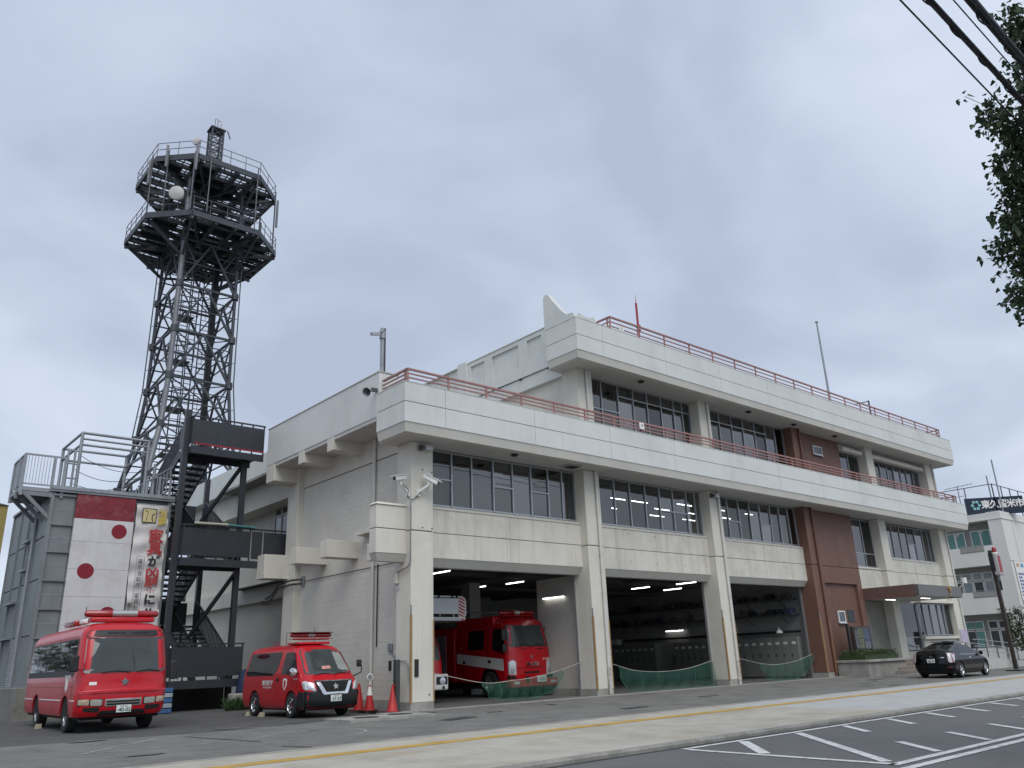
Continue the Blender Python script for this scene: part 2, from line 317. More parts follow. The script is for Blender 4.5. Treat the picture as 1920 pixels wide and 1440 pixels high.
# patched trench lines and concrete slab with manholes
patch = mat('patch_asphalt', (.05, .051, .052), .9, var=.15, bump=.4, bscale=150)
def crack(pts, wd):
    for p, q in zip(pts, pts[1:]):
        d = Vector((q[0]-p[0], q[1]-p[1])); n = Vector((-d.y, d.x)).normalized()*wd/2
        flat('tar_joint', [(p[0]-n.x, p[1]-n.y), (q[0]-n.x, q[1]-n.y), (q[0]+n.x, q[1]+n.y), (p[0]+n.x, p[1]+n.y)], patch, .0095)
crack([(-7.35, -2.2), (-6.75, -4.75)], .07); crack([(-6.85, -5.9), (-6.55, -6.5)], .08); crack([(-4.4, -1.1), (-1.3, -.6)], .05)
flat('asphalt_patch', [(-1.6, -3.6), (-.5, -3.25), (-.3, -3.65), (-1.5, -4.05)], patch, .009)
flat('asphalt_patch', [(3.6, -5.0), (4.6, -4.9), (4.7, -5.2), (3.7, -5.3)], patch, .009)
slab = tag(B(-3.35, -2.35, -.3, -.75, -.95, .035).build('manhole_slab', conc), kind='structure')
for i, (x, y) in enumerate(((-2.55, -1.75), (-1.35, -1.5))):
    mh = thing('manhole_cover', ['round dark iron manhole cover further from the corner pillar', 'round dark iron manhole cover nearer the corner pillar'][i], 'manhole', (x, y, .035), 'manholes in the pale slab')
    iron = mat('cast_iron', (.05, .05, .05), .6, metal=.5, var=.2, scale=8)
    MB().lathe((x, y, .036), (0, 0, 1), [(0, .006), (.26, .006), (.27, .0)], 28).build('lid', iron, mh); MB().lathe((x, y, .036), (0, 0, 1), [(.285, .002), (.29, .008), (.34, .008), (.345, 0)], 28).build('ring', iron, mh)

# tyre scuffs and drips on the forecourt
rnb = random.Random(77)
for i in range(18):
    x, y = rnb.uniform(-10, 26), rnb.uniform(-6.2, -.9); n = 14; rx, ry = rnb.uniform(.12, .6), rnb.uniform(.06, .22)
    if -3.6 < x < -.6 and -2.6 < y < -.7: continue
    P = [(x+rx*math.cos(2*math.pi*k/n)*rnb.uniform(.7, 1.2), y+ry*math.sin(2*math.pi*k/n)*rnb.uniform(.7, 1.2)) for k in range(n)]; flat('oil_stain', P, mat('oil_stain_%d' % (i % 3), [(.150, .147, .137), (.162, .158, .148), (.140, .137, .130)][i % 3], .8, var=.2, scale=5, speck=.5), .0105+.0006*i)
# ------------------------------------------------------------------ fire station
st = thing('fire_station', 'three storey cream concrete fire station with open vehicle bays', 'building', (0, 0, 0))
BAY = 8.0; PW = .85
# pillars
for k in range(6):
    m = brown if k == 3 else cream; x = BAY*k; xw = x+PW + (.12 if k == 5 else 0)
    B(x+.004, .004, -.3, xw-.004, .86, .22).build('pillar_base', conc, st, bevel=.01, seg=1)
    p = B(x, 0, .22, xw, .85, 5.33).build('pillar', m, st, bevel=.018)
    B(x+.03, .03, 5.32, xw-.03, .82, 5.365).build('groove', groovem, p)
    B(x, 0, 5.36, xw, .85, 8.27).build('pillar', m, st, bevel=.018)
    if k: B(x, 0, 9.3, xw, .85, 12.56).build('pillar', m, st, bevel=.018)
# corner guards (rusty timber strips) and downpipes on pillar fronts
guard = mat('corner_guard', (.36, .235, .11), .7, var=.2, scale=6, dirt=(.22, .12, .07), dscale=4, damt=.6)
pipem = mat('downpipe_paint', (.60, .60, .565), .45, var=.06, streak=.15); pipeb = mat('downpipe_brown', (.15, .065, .045), .5, var=.15)
rust = mat('rusty_pipe_foot', (.52, .50, .46), .7, var=.2, scale=9, dirt=(.05, .03, .02), dscale=9, damt=.95)
for k in range(4):
    x = BAY*k
    B(x-.012, -.012, .2, x+.05, .05, 2.75).build('corner_guard', guard, st); B(x-.006, -.006, 2.75, x+.03, .03, 3.05).build('guard_bracket', steelg, st)
    B(x+PW-.035, -.008, .2, x+PW+.010, .03, 2.6).build('corner_guard', guard, st)
for k in (1, 2, 3, 5):
    x = BAY*k + (.60 if k != 5 else .90); pm = pipeb if k == 3 else pipem
    MB().cyl((x, -.07, .95 if k in (1, 2) else .05), (x, -.07, 8.25), .055, 12).build('downpipe', pm, st, smooth=True)
    if k in (1, 2): MB().cyl((x, -.07, .03), (x, -.07, .95), .064, 12).build('downpipe_guard', rust, st, smooth=True)
    for z in (1.9, 3.6, 5.0, 6.8): MB().cyl((x, -.07, z), (x, -.07, z+.03), .07, 12).box(x-.015, -.07, z, x+.015, .01, z+.03).build('pipe_clip', pm, st)
    x3 = x - (.12 if k == 1 else 0)
    MB().cyl((x3, -.07, 9.3), (x3, -.07, 12.5), .055, 12).build('downpipe', pm, st, smooth=True)
# ---- fascias (balcony bands)
def fascia(x0, x1, y, z1, zm, z3, joints, yret):
    g = .012; prev = x0
    xs = [x0] + joints + [x1]
    B(x0+.03, y+.03, z1+.02, x1-.03, y+.18, z3-.01).build('fascia_core', groovem, st)
    for i, (a, b) in enumerate(zip(xs, xs[1:])):
        for (za, zb) in ((z1, zm-g), (zm+g, z3)):
            B(a + (g*.6 if i else 0), y, za, b - (g*.6 if i < len(xs)-2 else 0), y+.16, zb).build('fascia_panel', fasc, st)
    for xa in (x0, x1-.16):
        B(xa+(.03 if xa == x0 else 0), y+.2, z1+.02, xa+.16-(0 if xa == x0 else .03), yret-.01, z3-.01).build('fascia_core', groovem, st)
        for (za, zb) in ((z1, zm-g), (zm+g, z3)): B(xa, y+.16, za, xa+.16, yret, zb).build('fascia_panel', fasc, st)
    # coping strip
    B(x0-.012, y-.012, z3, x1+.012, y+.22, z3+.022).build('coping', lipm, st)
    B(x0-.012, y+.22, z3, x0+.2, yret, z3+.022).build('coping', lipm, st); B(x1-.2, y+.22, z3, x1+.012, yret, z3+.022).build('coping', lipm, st)
    # sloped lip under the fascia, mitred at the corners
    d, h = .085, .31; i = .25
    def lip(P0, P1, Q1, Q0):
        (ax, ay), (bx, by) = P0, P1; (cx, cy), (dx, dy) = Q1, Q0
        return [(ax, ay, z1-.004), (bx, by, z1-.004), (cx, cy, z1-h), (dx, dy, z1-h)]
    b = MB(); pr = lambda s: [(x0+s, yret), (x0+s, y+s), (x1-s, y+s), (x1-s, yret)]
    o_, n_, t_ = pr(.022), pr(d), pr(d+i)
    vs = [(a, c, z1) for a, c in o_] + [(a, c, z1-h) for a, c in n_] + [(a, c, z1-h) for a, c in t_] + [(a, c, z1) for a, c in t_]
    fs = []
    for k in range(3):
        fs += [(k, k+1, 4+k+1, 4+k), (4+k, 4+k+1, 8+k+1, 8+k), (8+k, 8+k+1, 12+k+1, 12+k)]
    fs += [(0, 4, 8, 12), (3, 15, 11, 7)]
    b.add(vs, fs); b.build('fascia_lip', lipm, st, fixn=True)
    # soffit board
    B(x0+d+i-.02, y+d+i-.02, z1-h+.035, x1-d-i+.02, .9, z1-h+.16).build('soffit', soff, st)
fascia(-.97, 42.25, -1.06, 8.55, 9.212, 9.863, [.62+3.955*i for i in range(11)], .62)
fascia(7.03, 42.16, -1.06, 12.79, 13.43, 14.15, [8.53+3.985*i for i in range(9)], .70)
# soffit lights
for i, (x, z) in enumerate([(4.1, 8.27), (11.5, 12.5), (19.5, 12.5), (23.6, 12.5), (27.8, 12.5)]):
    t = thing('soffit_downlight', ['round dark downlight in the soffit over the first bay', 'round dark downlight over the leftmost top floor windows', 'round dark downlight over the middle top floor windows', 'round dark downlight just left of the brown top floor wall', 'round dark downlight over the small brown wall window'][i], 'light', (x, -.42, z), 'round lights in the soffits')
    MB().lathe((x, -.42, z+.02), (0, 0, -1), [(.0, .0), (.15, .0), (.17, .03), (.19, .03), (.20, 0)], 20).build('rim', soff, t); MB().lathe((x, -.42, z), (0, 0, -1), [(.13, .0), (.11, .07), (0, .085)], 18).build('bowl', black, t, smooth=True)
t = thing('soffit_vent', 'dark square vent grille in soffit beside the second pillar', 'vent', (7.2, -.2, 8.26))
B(6.85, -.45, 8.225, 7.5, .1, 8.25).build('frame', lipm, t); [B(6.9, -.42+i*.08, 8.212, 7.45, -.385+i*.08, 8.228).build('slat', black, t) for i in range(6)]
# ---- spandrels / lintels of bays
def spandrel(xa, xb, z0, z1, mid=True, lint=True, y=.36):
    zg_ = 5.385; g = .012; xm = [(xa, xb)] if not mid else [(xa, (xa+xb)/2-.006), ((xa+xb)/2+.006, xb)]
    B(xa, y+.02, z0+.01, xb, y+.3, z1-.02).build('spandrel_core', groovem, st)
    for a, b in xm:
        B(a, y, z0, b, y+.22, zg_-g).build('spandrel_panel', weath, st); B(a, y, zg_+g, b, y+.22, z1).build('spandrel_panel', weath, st)
    if lint: MB().prism([(y+.012, z0), (y+.22, z0-.27), (y+.5, z0-.27), (y+.5, z0)], 'x', xa, xb).build('lintel', lipm, st, fixn=True)
    MB().prism([(y-.03, z1), (y-.03, z1+.035), (y+.2, z1+.15), (y+.2, z1)], 'x', xa, xb).build('sill', lipm, st, fixn=True)
for k in range(3): spandrel(BAY*k+PW, BAY*(k+1), 4.57, 6.17)
for k in (1, 2):   # tie holes
    for x in (.35, 1.9, 3.55, 5.4, 6.9):
        for z in (4.9, 6.0): MB().disc((BAY*k+PW+x, .358, z+random.uniform(-.03, .03)), (0, -1, 0), .028, 8).build('tie_hole', groovem, st)
spandrel(32.85, 40, 4.0, 6.10, lint=False); spandrel(29.36, 32, 4.0, 5.42, mid=False, lint=False)
# ---- windows
def window(xa, xb, z0, z1, y, cols, hbars=(), fm=alu, gm=winglass, parent=st, bw=.05, skew=None):
    b = MB(); n = len(cols); xs = [xa + (xb-xa)*c for c in cols]
    b.box(xa, y-.03, z0, xb, y+.05, z0+bw); b.box(xa, y-.03, z1-bw, xb, y+.05, z1)
    for i, x in enumerate(xs): b.box(x-bw/2 if 0 < i < n-1 else (x if i == 0 else x-bw), y-.035-(.02 if i % 2 else 0), z0, x+bw/2 if 0 < i < n-1 else (x+bw if i == 0 else x), y+.05, z1)
    for (i0, i1, z) in hbars: b.box(xs[i0], y-.04, z-bw*.5, xs[i1], y+.04, z+bw*.5)
    wo = b.build('window', fm, parent)
    for i in range(n-1):
        yy = y + (.022 if i % 2 else -.004); zs = [z0] + sorted(z for (i0, i1, z) in hbars if i0 <= i < i1) + [z1]
        for za, zb in zip(zs, zs[1:]): MB().quad((xs[i], yy, za), (xs[i+1], yy+.010*random.uniform(-1, 1), za), (xs[i+1], yy+.010*random.uniform(-1, 1), zb), (xs[i], yy, zb)).build('pane', gm, wo)
    return wo
Y2 = .55; ev = lambda n: [i/n for i in range(n+1)]
window(PW, 8, 6.32, 8.24, Y2, [0, .16, .285, .42, .55, .675, .80, .90, 1.0], [(0, 1, 7.25), (3, 4, 7.25), (5, 6, 7.25)])
window(8+PW, 16, 6.32, 8.24, Y2, [0, .07, .20, .33, .47, .60, .73, .86, .95, 1.0], [(5, 6, 7.2), (6, 7, 7.2)])
window(16+PW, 24, 6.32, 8.24, Y2, [0, .17, .30, .42, .55, .67, .79, .90, 1.0], [(1, 2, 7.15), (4, 5, 7.15)])
window(29.36, 32, 5.55, 8.2, Y2, [0, .55, 1], [(0, 2, 6.3)])
window(32.85, 40, 6.22, 8.2, Y2, [0, .09, .24, .38, .52, .66, .82, .92, 1.0], [(0, 1, 7.2), (4, 5, 7.2)])
window(8+PW, 16, 9.95, 12.5, Y2, [0, .15, .30, .435, .57, .70, .83, .915, 1.0], [(2, 8, 11.98), (0, 2, 11.2)])
window(16+PW, 24, 9.95, 12.5, Y2, [0, .05, .20, .34, .48, .62, .76, .88, 1.0], [(0, 6, 11.95), (6, 8, 10.7)])
window(29.36, 32, 10.2, 12.0, Y2, [0, .5, 1]); window(32.85, 40, 9.95, 12.0, Y2, ev(8), [(0, 1, 11)])
for (xa, xb) in ((29.36, 31.6), (32.9, 39.7)):  # roll-awning boxes
    B(xa, .02, 11.98, xb, .40, 12.2).build('awning_box', cream, st, bevel=.02); B(xa, .42, 12.2, xb, .6, 12.5).build('wall', cream, st)
# infill above the awning level and walls beside windows
B(8.85, .62, 9.3, 24, .9, 9.94).build('wall', cream, st); B(29.36, .5, 9.3, 40, .8, 9.94).build('wall', cream, st); B(29.36, .58, 9.94, 32, .8, 10.19).build('wall', cream, st)
# curtains behind the top floor windows
curt = mat('curtain', (.52, .44, .36), .9, var=.12, scale=3); curtg = mat('grey_curtain', (.40, .41, .42), .9, var=.1)
def curtain(xa, xb, z0, z1, y, m, amp=.03):
    n = max(6, int((xb-xa)/.035)); b = MB(); P0 = []
    for i in range(n+1):
        x = xa+(xb-xa)*i/n; dy = amp*math.sin(i*1.15+math.sin(i*.37)*1.5); P0 += [(x, y+dy, z0), (x, y+dy, z1)]
    b.add(P0, [(2*i, 2*i+2, 2*i+3, 2*i+1) for i in range(n)]); return b.build('curtain', m, st, smooth=True, ang=80)
W = 7.15
for a, b_ in ((.01, .09), (.15, .24), (.30, .42), (.87, .91), (.93, 1)): curtain(8.85+a*W, 8.85+b_*W, 9.95, 12.45, .75, curt)
for a, b_ in ((.5, .56), (.62, .75), (.88, .95)): curtain(16.85+a*W, 16.85+b_*W, 9.95, 12.45, .75, curt)
for a, b_ in ((.75, .86),): curtain(32.85+a*W, 32.85+b_*W, 6.3, 8.2, .75, curt)
for a, b_ in ((.55, 1.0),): curtain(32.85+a*W, 32.85+b_*W, 10, 12, .75, curtg)
for a, b_ in ((.0, .14), (.97, 1.0)): curtain(.85+a*W, .85+b_*W, 6.35, 8.2, .75, curtg)
# ---- brown stair block
B(24.85, .30, -.3, 25.5, .6, 8.27).build('brown_wall', brown, st); B(28.86, .30, -.3, 29.36, .6, 4.53).build('brown_wall', brown, st)
B(25.5, .30, 4.53, 29.36, .6, 5.37).build('brown_wall', brown, st); B(25.5, .30, 5.40, 29.36, .6, 8.27).build('brown_wall', brown, st); B(25.5, .34, 5.36, 29.3, .6, 5.41).build('groove', groovem, st)
B(25.5, .46, -.3, 28.86, .62, 4.53).build('brown_recess', brown, st)
B(29.06, .6, -.3, 29.36, 2.2, 8.27).build('brown_wall', brown, st)
B(24.85, .30, 9.3, 29.36, .6, 12.56).build('brown_wall', brown, st); B(29.1, .6, 9.3, 29.36, 1.2, 12.56).build('brown_wall', brown, st)
for (xa, xb, z0, z1, y) in ((26.4, 27.35, 11.42, 11.92, .22), (26.55, 27.25, 2.55, 3.15, .38)):
    wo = MB().box(xa, y, z0, xb, y+.06, z0+.06).box(xa, y, z1-.06, xb, y+.06, z1).box(xa, y, z0+.06, xa+.06, y+.06, z1-.06).box(xb-.06, y, z0+.06, xb, y+.06, z1-.06).build('window', white, st)
    MB().quad((xa+.05, y+.03, z0+.05), (xb-.05, y+.03, z0+.05), (xb-.05, y+.03, z1-.05), (xa+.05, y+.03, z1-.05)).build('pane', winglass, wo); B(xa-.04, y-.05, z0-.05, xb+.04, y+.05, z0).build('sill', alu, wo)
    B(xa+.02, y+.05, z0+.02, xb-.02, y+.058, z1-.02).build('window_back', mat('pane_backing_grey', (.22, .23, .24), .8), wo)  # grey backing added behind the pane so the glass does not read black
B(27.62, .43, 2.6, 28.3, .47, 3.2).build('plaque', mat('plaque_slate', (.045, .05, .06), .4, var=.1), st, bevel=.008)
# ---- entrance
cang = mat('canopy_granite', (.12, .115, .11), .35, var=.12, scale=9, spec=.5); canb = mat('canopy_brown', (.16, .10, .085), .4, var=.12, scale=5)
B(29.40, -2.66, 3.74, 34.78, .35, 4.30).build('canopy', cang, st)
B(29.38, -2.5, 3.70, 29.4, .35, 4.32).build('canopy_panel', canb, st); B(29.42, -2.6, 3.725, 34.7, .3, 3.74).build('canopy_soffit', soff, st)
for (xa, ya) in ((29.9, -.6), (31.2, -1.9)):
    t = thing('canopy_light', 'slim lit tube under the canopy %s' % ('near the brown wall' if xa < 30 else 'near its front corner'), 'light', (xa, ya, 3.72)); B(xa, ya-.06, 3.70, xa+1.2, ya+.06, 3.725).build('housing', white, t); MB().cyl((xa+.05, ya, 3.685), (xa+1.15, ya, 3.685), .018, 8).build('tube', mat('dim_tube', (1, .97, .92), .5, emit=2.2, var=0), t)
B(33.3, -2.72, 3.70, 34.4, -2.45, 3.735).build('canopy_sign_box', black, st)
# emblem on the canopy
gold = mat('gold_emblem', (.55, .36, .09), .3, metal=.8, var=.1)
em = MB(); pts = []
for i in range(10):
    r_ = .17 if i % 2 == 0 else .09; t_ = math.pi/2 + i*math.pi/5; pts.append((33.17+r_*math.cos(t_), 4.13+r_*math.sin(t_)))
em.prism(pts, 'y', -2.72, -2.665); em.cyl((33.17, -2.74, 4.13), (33.17, -2.7, 4.13), .08, 14).cyl((33.17, -2.70, 3.86), (33.17, -2.67, 3.86), .07, 12); em.build('emblem', gold, st, fixn=True)
# entrance recess walls, door, corner bay window
stone = mat('entrance_stone', (.22, .215, .19), .6, var=.12, scale=1.8, dirt=(.14, .135, .12), dscale=.9, damt=.4)
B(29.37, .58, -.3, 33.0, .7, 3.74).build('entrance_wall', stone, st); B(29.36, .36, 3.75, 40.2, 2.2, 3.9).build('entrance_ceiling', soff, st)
for i in range(4): B(29.40+i*.9, .545, .64, 30.28+i*.9, .58, 3.7).build('stone_panel', stone, st)
B(33.0, .30, -.3, 33.42, .52, 3.9).build('wall', cream, st); B(33.42, .30, 3.66, 39.98, .52, 4.0).build('wall', cream, st)
B(33.42, .30, -.3, 39.98, .52, 1.0).build('wall', cream, st); B(35.45, .2, 1.0, 39.98, .5, 1.78).build('wall', cream, st)
B(35.3, -.1, 3.66, 40.0, .3, 3.82).build('window_hood', cream, st, bevel=.015); B(35.3, .02, 1.62, 39.99, .3, 1.78).build('window_ledge', cream, st, bevel=.015)
window(33.44, 35.42, 1.05, 3.64, .36, [0, 1], [(0, 1, 1.75)]); window(35.45, 39.9, 1.82, 3.64, .3, [0, .17, .4, .62, .8, 1.0], gm=winglass)
B(29.37, -.6, -.3, 33.1, 2.2, .62).build('entrance_landing', conc, st)
# entrance steps: treads faced with brick-red tiles
tile = mat('step_tile', (.23, .175, .145), .7, var=.15, scale=6, obj=.12, dirt=(.2, .15, .12), dscale=2, damt=.4)
stp = thing('entrance_steps', 'brick tiled entrance steps between the planter and the black car', 'steps', (29.8, -1.4, 0))
for i in range(4):
    z = .155*(3-i)+.155; y = -.95-.36*i; x0 = 28.7-.42*i
    B(x0, y, -.2, 34, -.6+.0, z-.012-.0).build('tread', conc, stp) if i == 0 else B(x0, y, -.2, 34, y+.36, z-.012).build('tread', conc, stp)
    for j in range(int((34-x0)/.16)): B(x0+.16*j+.005, y-.012, z-.135, x0+.16*j+.155, y+.05, z).build('tile', tile, stp)
# planter with hedge
pl = thing('stone_planter', 'long ribbed concrete planter at the foot of the brown wall', 'planter', (26.8, -1, 0))
rib = MB(); n = 46
B(24.95, -1.55, -.2, 28.9, -.0, .62).build('trough', conc, pl)
for i in range(n): MB().cyl((24.99+i*.085, -1.56, -.1), (24.99+i*.085, -1.56, .60), .03, 6).build('rib', conc, pl)
B(24.88, -1.68, .62, 29.0, .1, .74).build('rim', conc, pl, bevel=.02)
# notice board
nb = thing('notice_board', 'dark framed notice board with posters behind the hedge', 'notice board', (26.7, -.5, .7))
B(25.9, -.60, 1.12, 27.75, -.42, 2.32).build('case', mat('board_brown', (.05, .042, .038), .45, var=.15), nb, bevel=.015); B(25.55, -.52, .8, 25.68, -.42, 2.45).build('post', black, nb); B(27.8, -.52, .8, 27.9, -.42, 2.3).build('post', black, nb)
for (a, b_, c, d, col) in ((26.0, 26.3, 1.3, 2.15, (.5, .5, .45)), (26.32, 26.85, 1.75, 2.22, (.6, .6, .2)), (26.35, 26.8, 1.28, 1.72, (.75, .72, .3)), (26.9, 27.4, 1.6, 2.22, (.28, .42, .65)), (26.9, 27.45, 1.25, 1.58, (.75, .8, .85)), (27.45, 27.68, 1.4, 2.15, (.2, .16, .22))):
    B(a, -.612, c, b_, -.603, d).build('poster', mat('poster_%d' % int(a*100+c*10), col, .7, var=.45, scale=9), nb)
MB().quad((25.95, -.63, 1.18), (27.72, -.63, 1.18), (27.72, -.63, 2.28), (25.95, -.63, 2.28)).build('glass', glass_mat('clear_glass', (.92, .93, .93), .4), nb)

# roller blinds behind some second floor panes
bl = mat('roller_blind', (.46, .43, .37), .85, var=.06)
for xa, xb, z0 in ((8.85+.075*W, 8.85+.195*W, 6.36), (16.85+.31*W, 16.85+.41*W, 6.36), (.85+.43*W, .85+.54*W, 7.5), (32.85+.25*W, 32.85+.37*W, 6.9), (29.45, 30.6, 6.3)): B(xa, .72, z0, xb, .74, 8.22).build('blind', bl, st)
# ------------------------------------------------------------------ station: side, roofs, interior, railings
B(.5, .85, -.3, .68, 8.6, 9.2).build('side_wall', mat('block_mortar', (.52, .50, .45), .85, var=.06), st)
B(.488, .85, 8.28, .55, 8.57, 9.2).build('side_wall', cream, st); B(.488, .85, 4.55, .55, 8.57, 5.06).build('side_wall', cream, st); B(.486, .85, -.3, .55, 8.57, .25).build('side_wall_base', conc, st)
blockm = mat('painted_block', (.63, .61, .55), .7, var=.05, scale=1.1, obj=.015, bump=.25, bscale=70, streak=.2, sdark=.75, dirt=(.45, .42, .37), dscale=.7, damt=.25)
def blocks(z0, z1, n300):
    rest = MB(); bh = .198; bl = .40; r_ = 0; z = z0; k = 0; me = None
    while z + bh <= z1+.01:
        y = .85 - (bl/2 if r_ % 2 else 0)
        while y < 8.55:
            a, b = max(y, .85)+.004, min(y+bl, 8.56)-.004
            if b-a > .05:
                full = b-a > bl-.02
                if n300 > 0:
                    n300 -= 1
                    if full:
                        if me is None: me = MB().box(.496, 0, 0, .56, bl-.008, bh-.008).mesh('block')
                        link('block', me, blockm, st, (random.uniform(-.001, .001), a, z+.004))
                    else: B(.496, a, z+.004, .56, b, z+bh-.004).build('block', blockm, st)
                else: rest.box(.496+random.uniform(-.001, .001), a, z+.004, .56, b, z+bh-.004)
            y += bl
        z += bh; r_ += 1
    if rest.v: rest.build('block_courses', blockm, st)['kind'] = 'stuff'
blocks(.25, 4.52, 300); blocks(5.06, 8.25, 0)
# side pillar and brackets
B(.25, 8.57, -.3, .8, 9.5, 9.2).build('side_pillar', cream, st, bevel=.015)
for (ya, yb, z0, z1, xa) in ((3.9, 4.38, 8.72, 9.215, -.755), (6.2, 6.66, 8.72, 9.215, -.755), (8.75, 9.5, 8.5, 9.215, -.755), (4.1, 4.62, 4.94, 5.54, -.76), (6.38, 6.9, 4.97, 5.57, -.76), (9.15, 9.86, 4.7, 5.63, -.76)):
    B(xa, ya, z0, .5 if yb < 8 else .3, yb, z1).build('beam_end', cream, st, bevel=.012)
B(.1, 1.6, 5.66, .5, 3.7, 5.76).build('ledge', cream, st); B(.1, 6.9, 5.3, .5, 8.5, 5.4).build('ledge', cream, st)
# side parapet block
B(-.762, .83, 9.212, .0, 9.52, 10.78).build('side_parapet', fasc, st, bevel=.01); B(-.79, .80, 10.78, .02, 9.55, 10.81).build('coping', lipm, st)
B(-.74, .66, 9.08, .52, 9.5, 9.209).build('soffit', soff, st)
# recessed rear part of the side
B(1.5, 9.4, -.3, 1.75, 11.95, 9.3).build('side_wall', cream, st); B(1.5, 11.95, -.3, 1.75, 13.35, 6.3).build('side_wall', cream, st); B(1.5, 11.95, 8.6, 1.75, 13.35, 9.3).build('side_wall', cream, st); B(1.5, 13.35, -.3, 1.75, 24, 9.3).build('side_wall', cream, st)
B(.8, 9.35, -.3, 1.5, 9.5, 9.3).build('side_wall', cream, st); B(.6, 9.5, 8.2, 1.5, 24, 9.3).build('side_beam', cream, st); B(1.2, 9.5, 4.2, 1.5, 24, 4.9).build('side_beam', cream, st); B(.1, 9.5, 9.3, 1.6, 24, 10.4).build('side_parapet', fasc, st)
wo = MB().box(1.44, 11.95, 6.3, 1.52, 12.02, 8.6).box(1.44, 13.28, 6.3, 1.52, 13.35, 8.6).box(1.44, 12.6, 6.3, 1.52, 12.66, 8.6).box(1.44, 12.02, 8.53, 1.52, 13.28, 8.6).box(1.44, 12.02, 7.85, 1.52, 13.28, 7.93).box(1.44, 12.02, 6.3, 1.52, 13.28, 6.36).build('window', white, st)
for ya, yb in ((12.02, 12.6), (12.66, 13.28)):
    for za, zb in ((6.36, 7.85), (7.93, 8.53)): MB().quad((1.48, yb, za), (1.48, ya, za), (1.48, ya, zb), (1.48, yb, zb)).build('pane', winglass, wo)
# side downpipes and grooves
MB().cyl((.42, 3.0, .1), (.42, 3.0, 9.07), .06, 12).build('downpipe', pipem, st, smooth=True)
MB().cyl((.45, 2.72, 1.9), (.45, 2.72, 4.6), .022, 8).build('cable_pipe', black, st, smooth=True)
B(.492, .86, 8.25, .53, 8.56, 8.28).build('groove', groovem, st); B(.492, .86, 4.525, .53, 8.56, 4.55).build('groove', groovem, st)
# floor slabs, rear wall, party walls
B(1.76, .9, 4.9, 40.84, 15.99, 5.25).build('floor_slab', darkin, st); B(1.76, .62, 8.45, 40.84, 15.99, 9.24).build('floor_slab', mat('room_ceiling', (.42, .42, .41), .8), st)
B(8.21, .62, 12.55, 40.84, 15.99, 13.0).build('floor_slab', MATS['room_ceiling'], st); B(1.6, 16, -.3, 41, 16.3, 9.3).build('rear_wall', cream, st); B(8.1, 16, 9.3, 41, 16.3, 14).build('rear_wall', cream, st); B(40.85, .85, -.3, 41, 16, 14).build('side_wall', cream, st)
room = mat('room_wall', (.20, .20, .19), .85, var=.1)
B(.8, 8.0, 5.25, 40.8, 8.15, 8.45).build('room_wall', room, st); B(8.2, 6.0, 9.25, 40.8, 6.15, 12.5).build('room_wall', room, st)
for x in (8.2, 24.3, 32.3): B(x, .9, 5.25, x+.15, 8, 8.45).build('room_wall', room, st); B(x+.1, .9, 9.25, x+.25, 6, 12.5).build('room_wall', room, st)
B(33.2, 3.5, -.2, 40.8, 3.65, 4.5).build('room_wall', room, st)
# third storey side
B(8.2, .85, 9.3, 8.4, 18, 12.45).build('side_wall', cream, st); B(8.0, .85, 12.42, 8.4, 18, 12.99).build('side_beam', fasc, st)
B(8.02, .70, 13.02, 8.4, 18, 14.83).build('side_parapet', fasc, st); B(7.99, .72, 12.99, 8.1, 18, 13.02).build('groove', groovem, st)
B(7.94, .70, 13.02, 8.02, 7.16, 13.5).build('parapet_band', fasc, st); B(7.94, .70, 14.62, 8.02, 7.16, 14.83).build('parapet_band', fasc, st)
for (ya, yb) in ((.7, 1.94), (2.87, 3.44), (5.3, 5.87), (6.9, 7.16)): B(7.94, ya, 13.5, 8.02, yb, 14.62).build('parapet_rib', fasc, st)
B(7.91, .7, 14.83, 8.4, 18, 14.87).build('coping', lipm, st); B(7.86, 7.16, 13.02, 8.2, 7.85, 14.95).build('parapet_post', fasc, st)
for y in (1.6, 3.4, 4.9): B(7.9, y-.03, 12.93, 7.99, y+.03, 12.99).build('drip_spout', black, st)
# curved corner horns
horn = [(.78, 14.15), (.78, 15.62), (.70, 15.72), (.55, 15.74), (.42, 15.62), (.25, 15.36), (.08, 15.13), (-.1, 14.9), (-.3, 14.66), (-.52, 14.45), (-.6, 14.44), (-.9, 14.40), (-.98, 14.17)]
MB().prism(horn, 'x', 7.06, 7.36).build('corner_horn', fasc, st, fixn=True)
MB().prism([(7.36, 14.17), (7.36, 14.42), (7.5, 14.38), (7.7, 14.35), (7.95, 14.35), (8.1, 14.42), (8.2, 14.44), (8.3, 14.3), (8.36, 14.17)], 'y', -.98, -.7).build('corner_horn', fasc, st, fixn=True)
B(7.2, -.85, 13.95, 41.9, .65, 14.13).build('roof', conc, st); B(8.42, .65, 13.95, 41.9, 16, 14.13).build('roof', conc, st); B(-.1, -.85, 9.25, 42, 1.0, 9.33).build('balcony_floor', conc, st); B(-.1, .9, 9.25, 8, 16, 9.36).build('roof', conc, st)
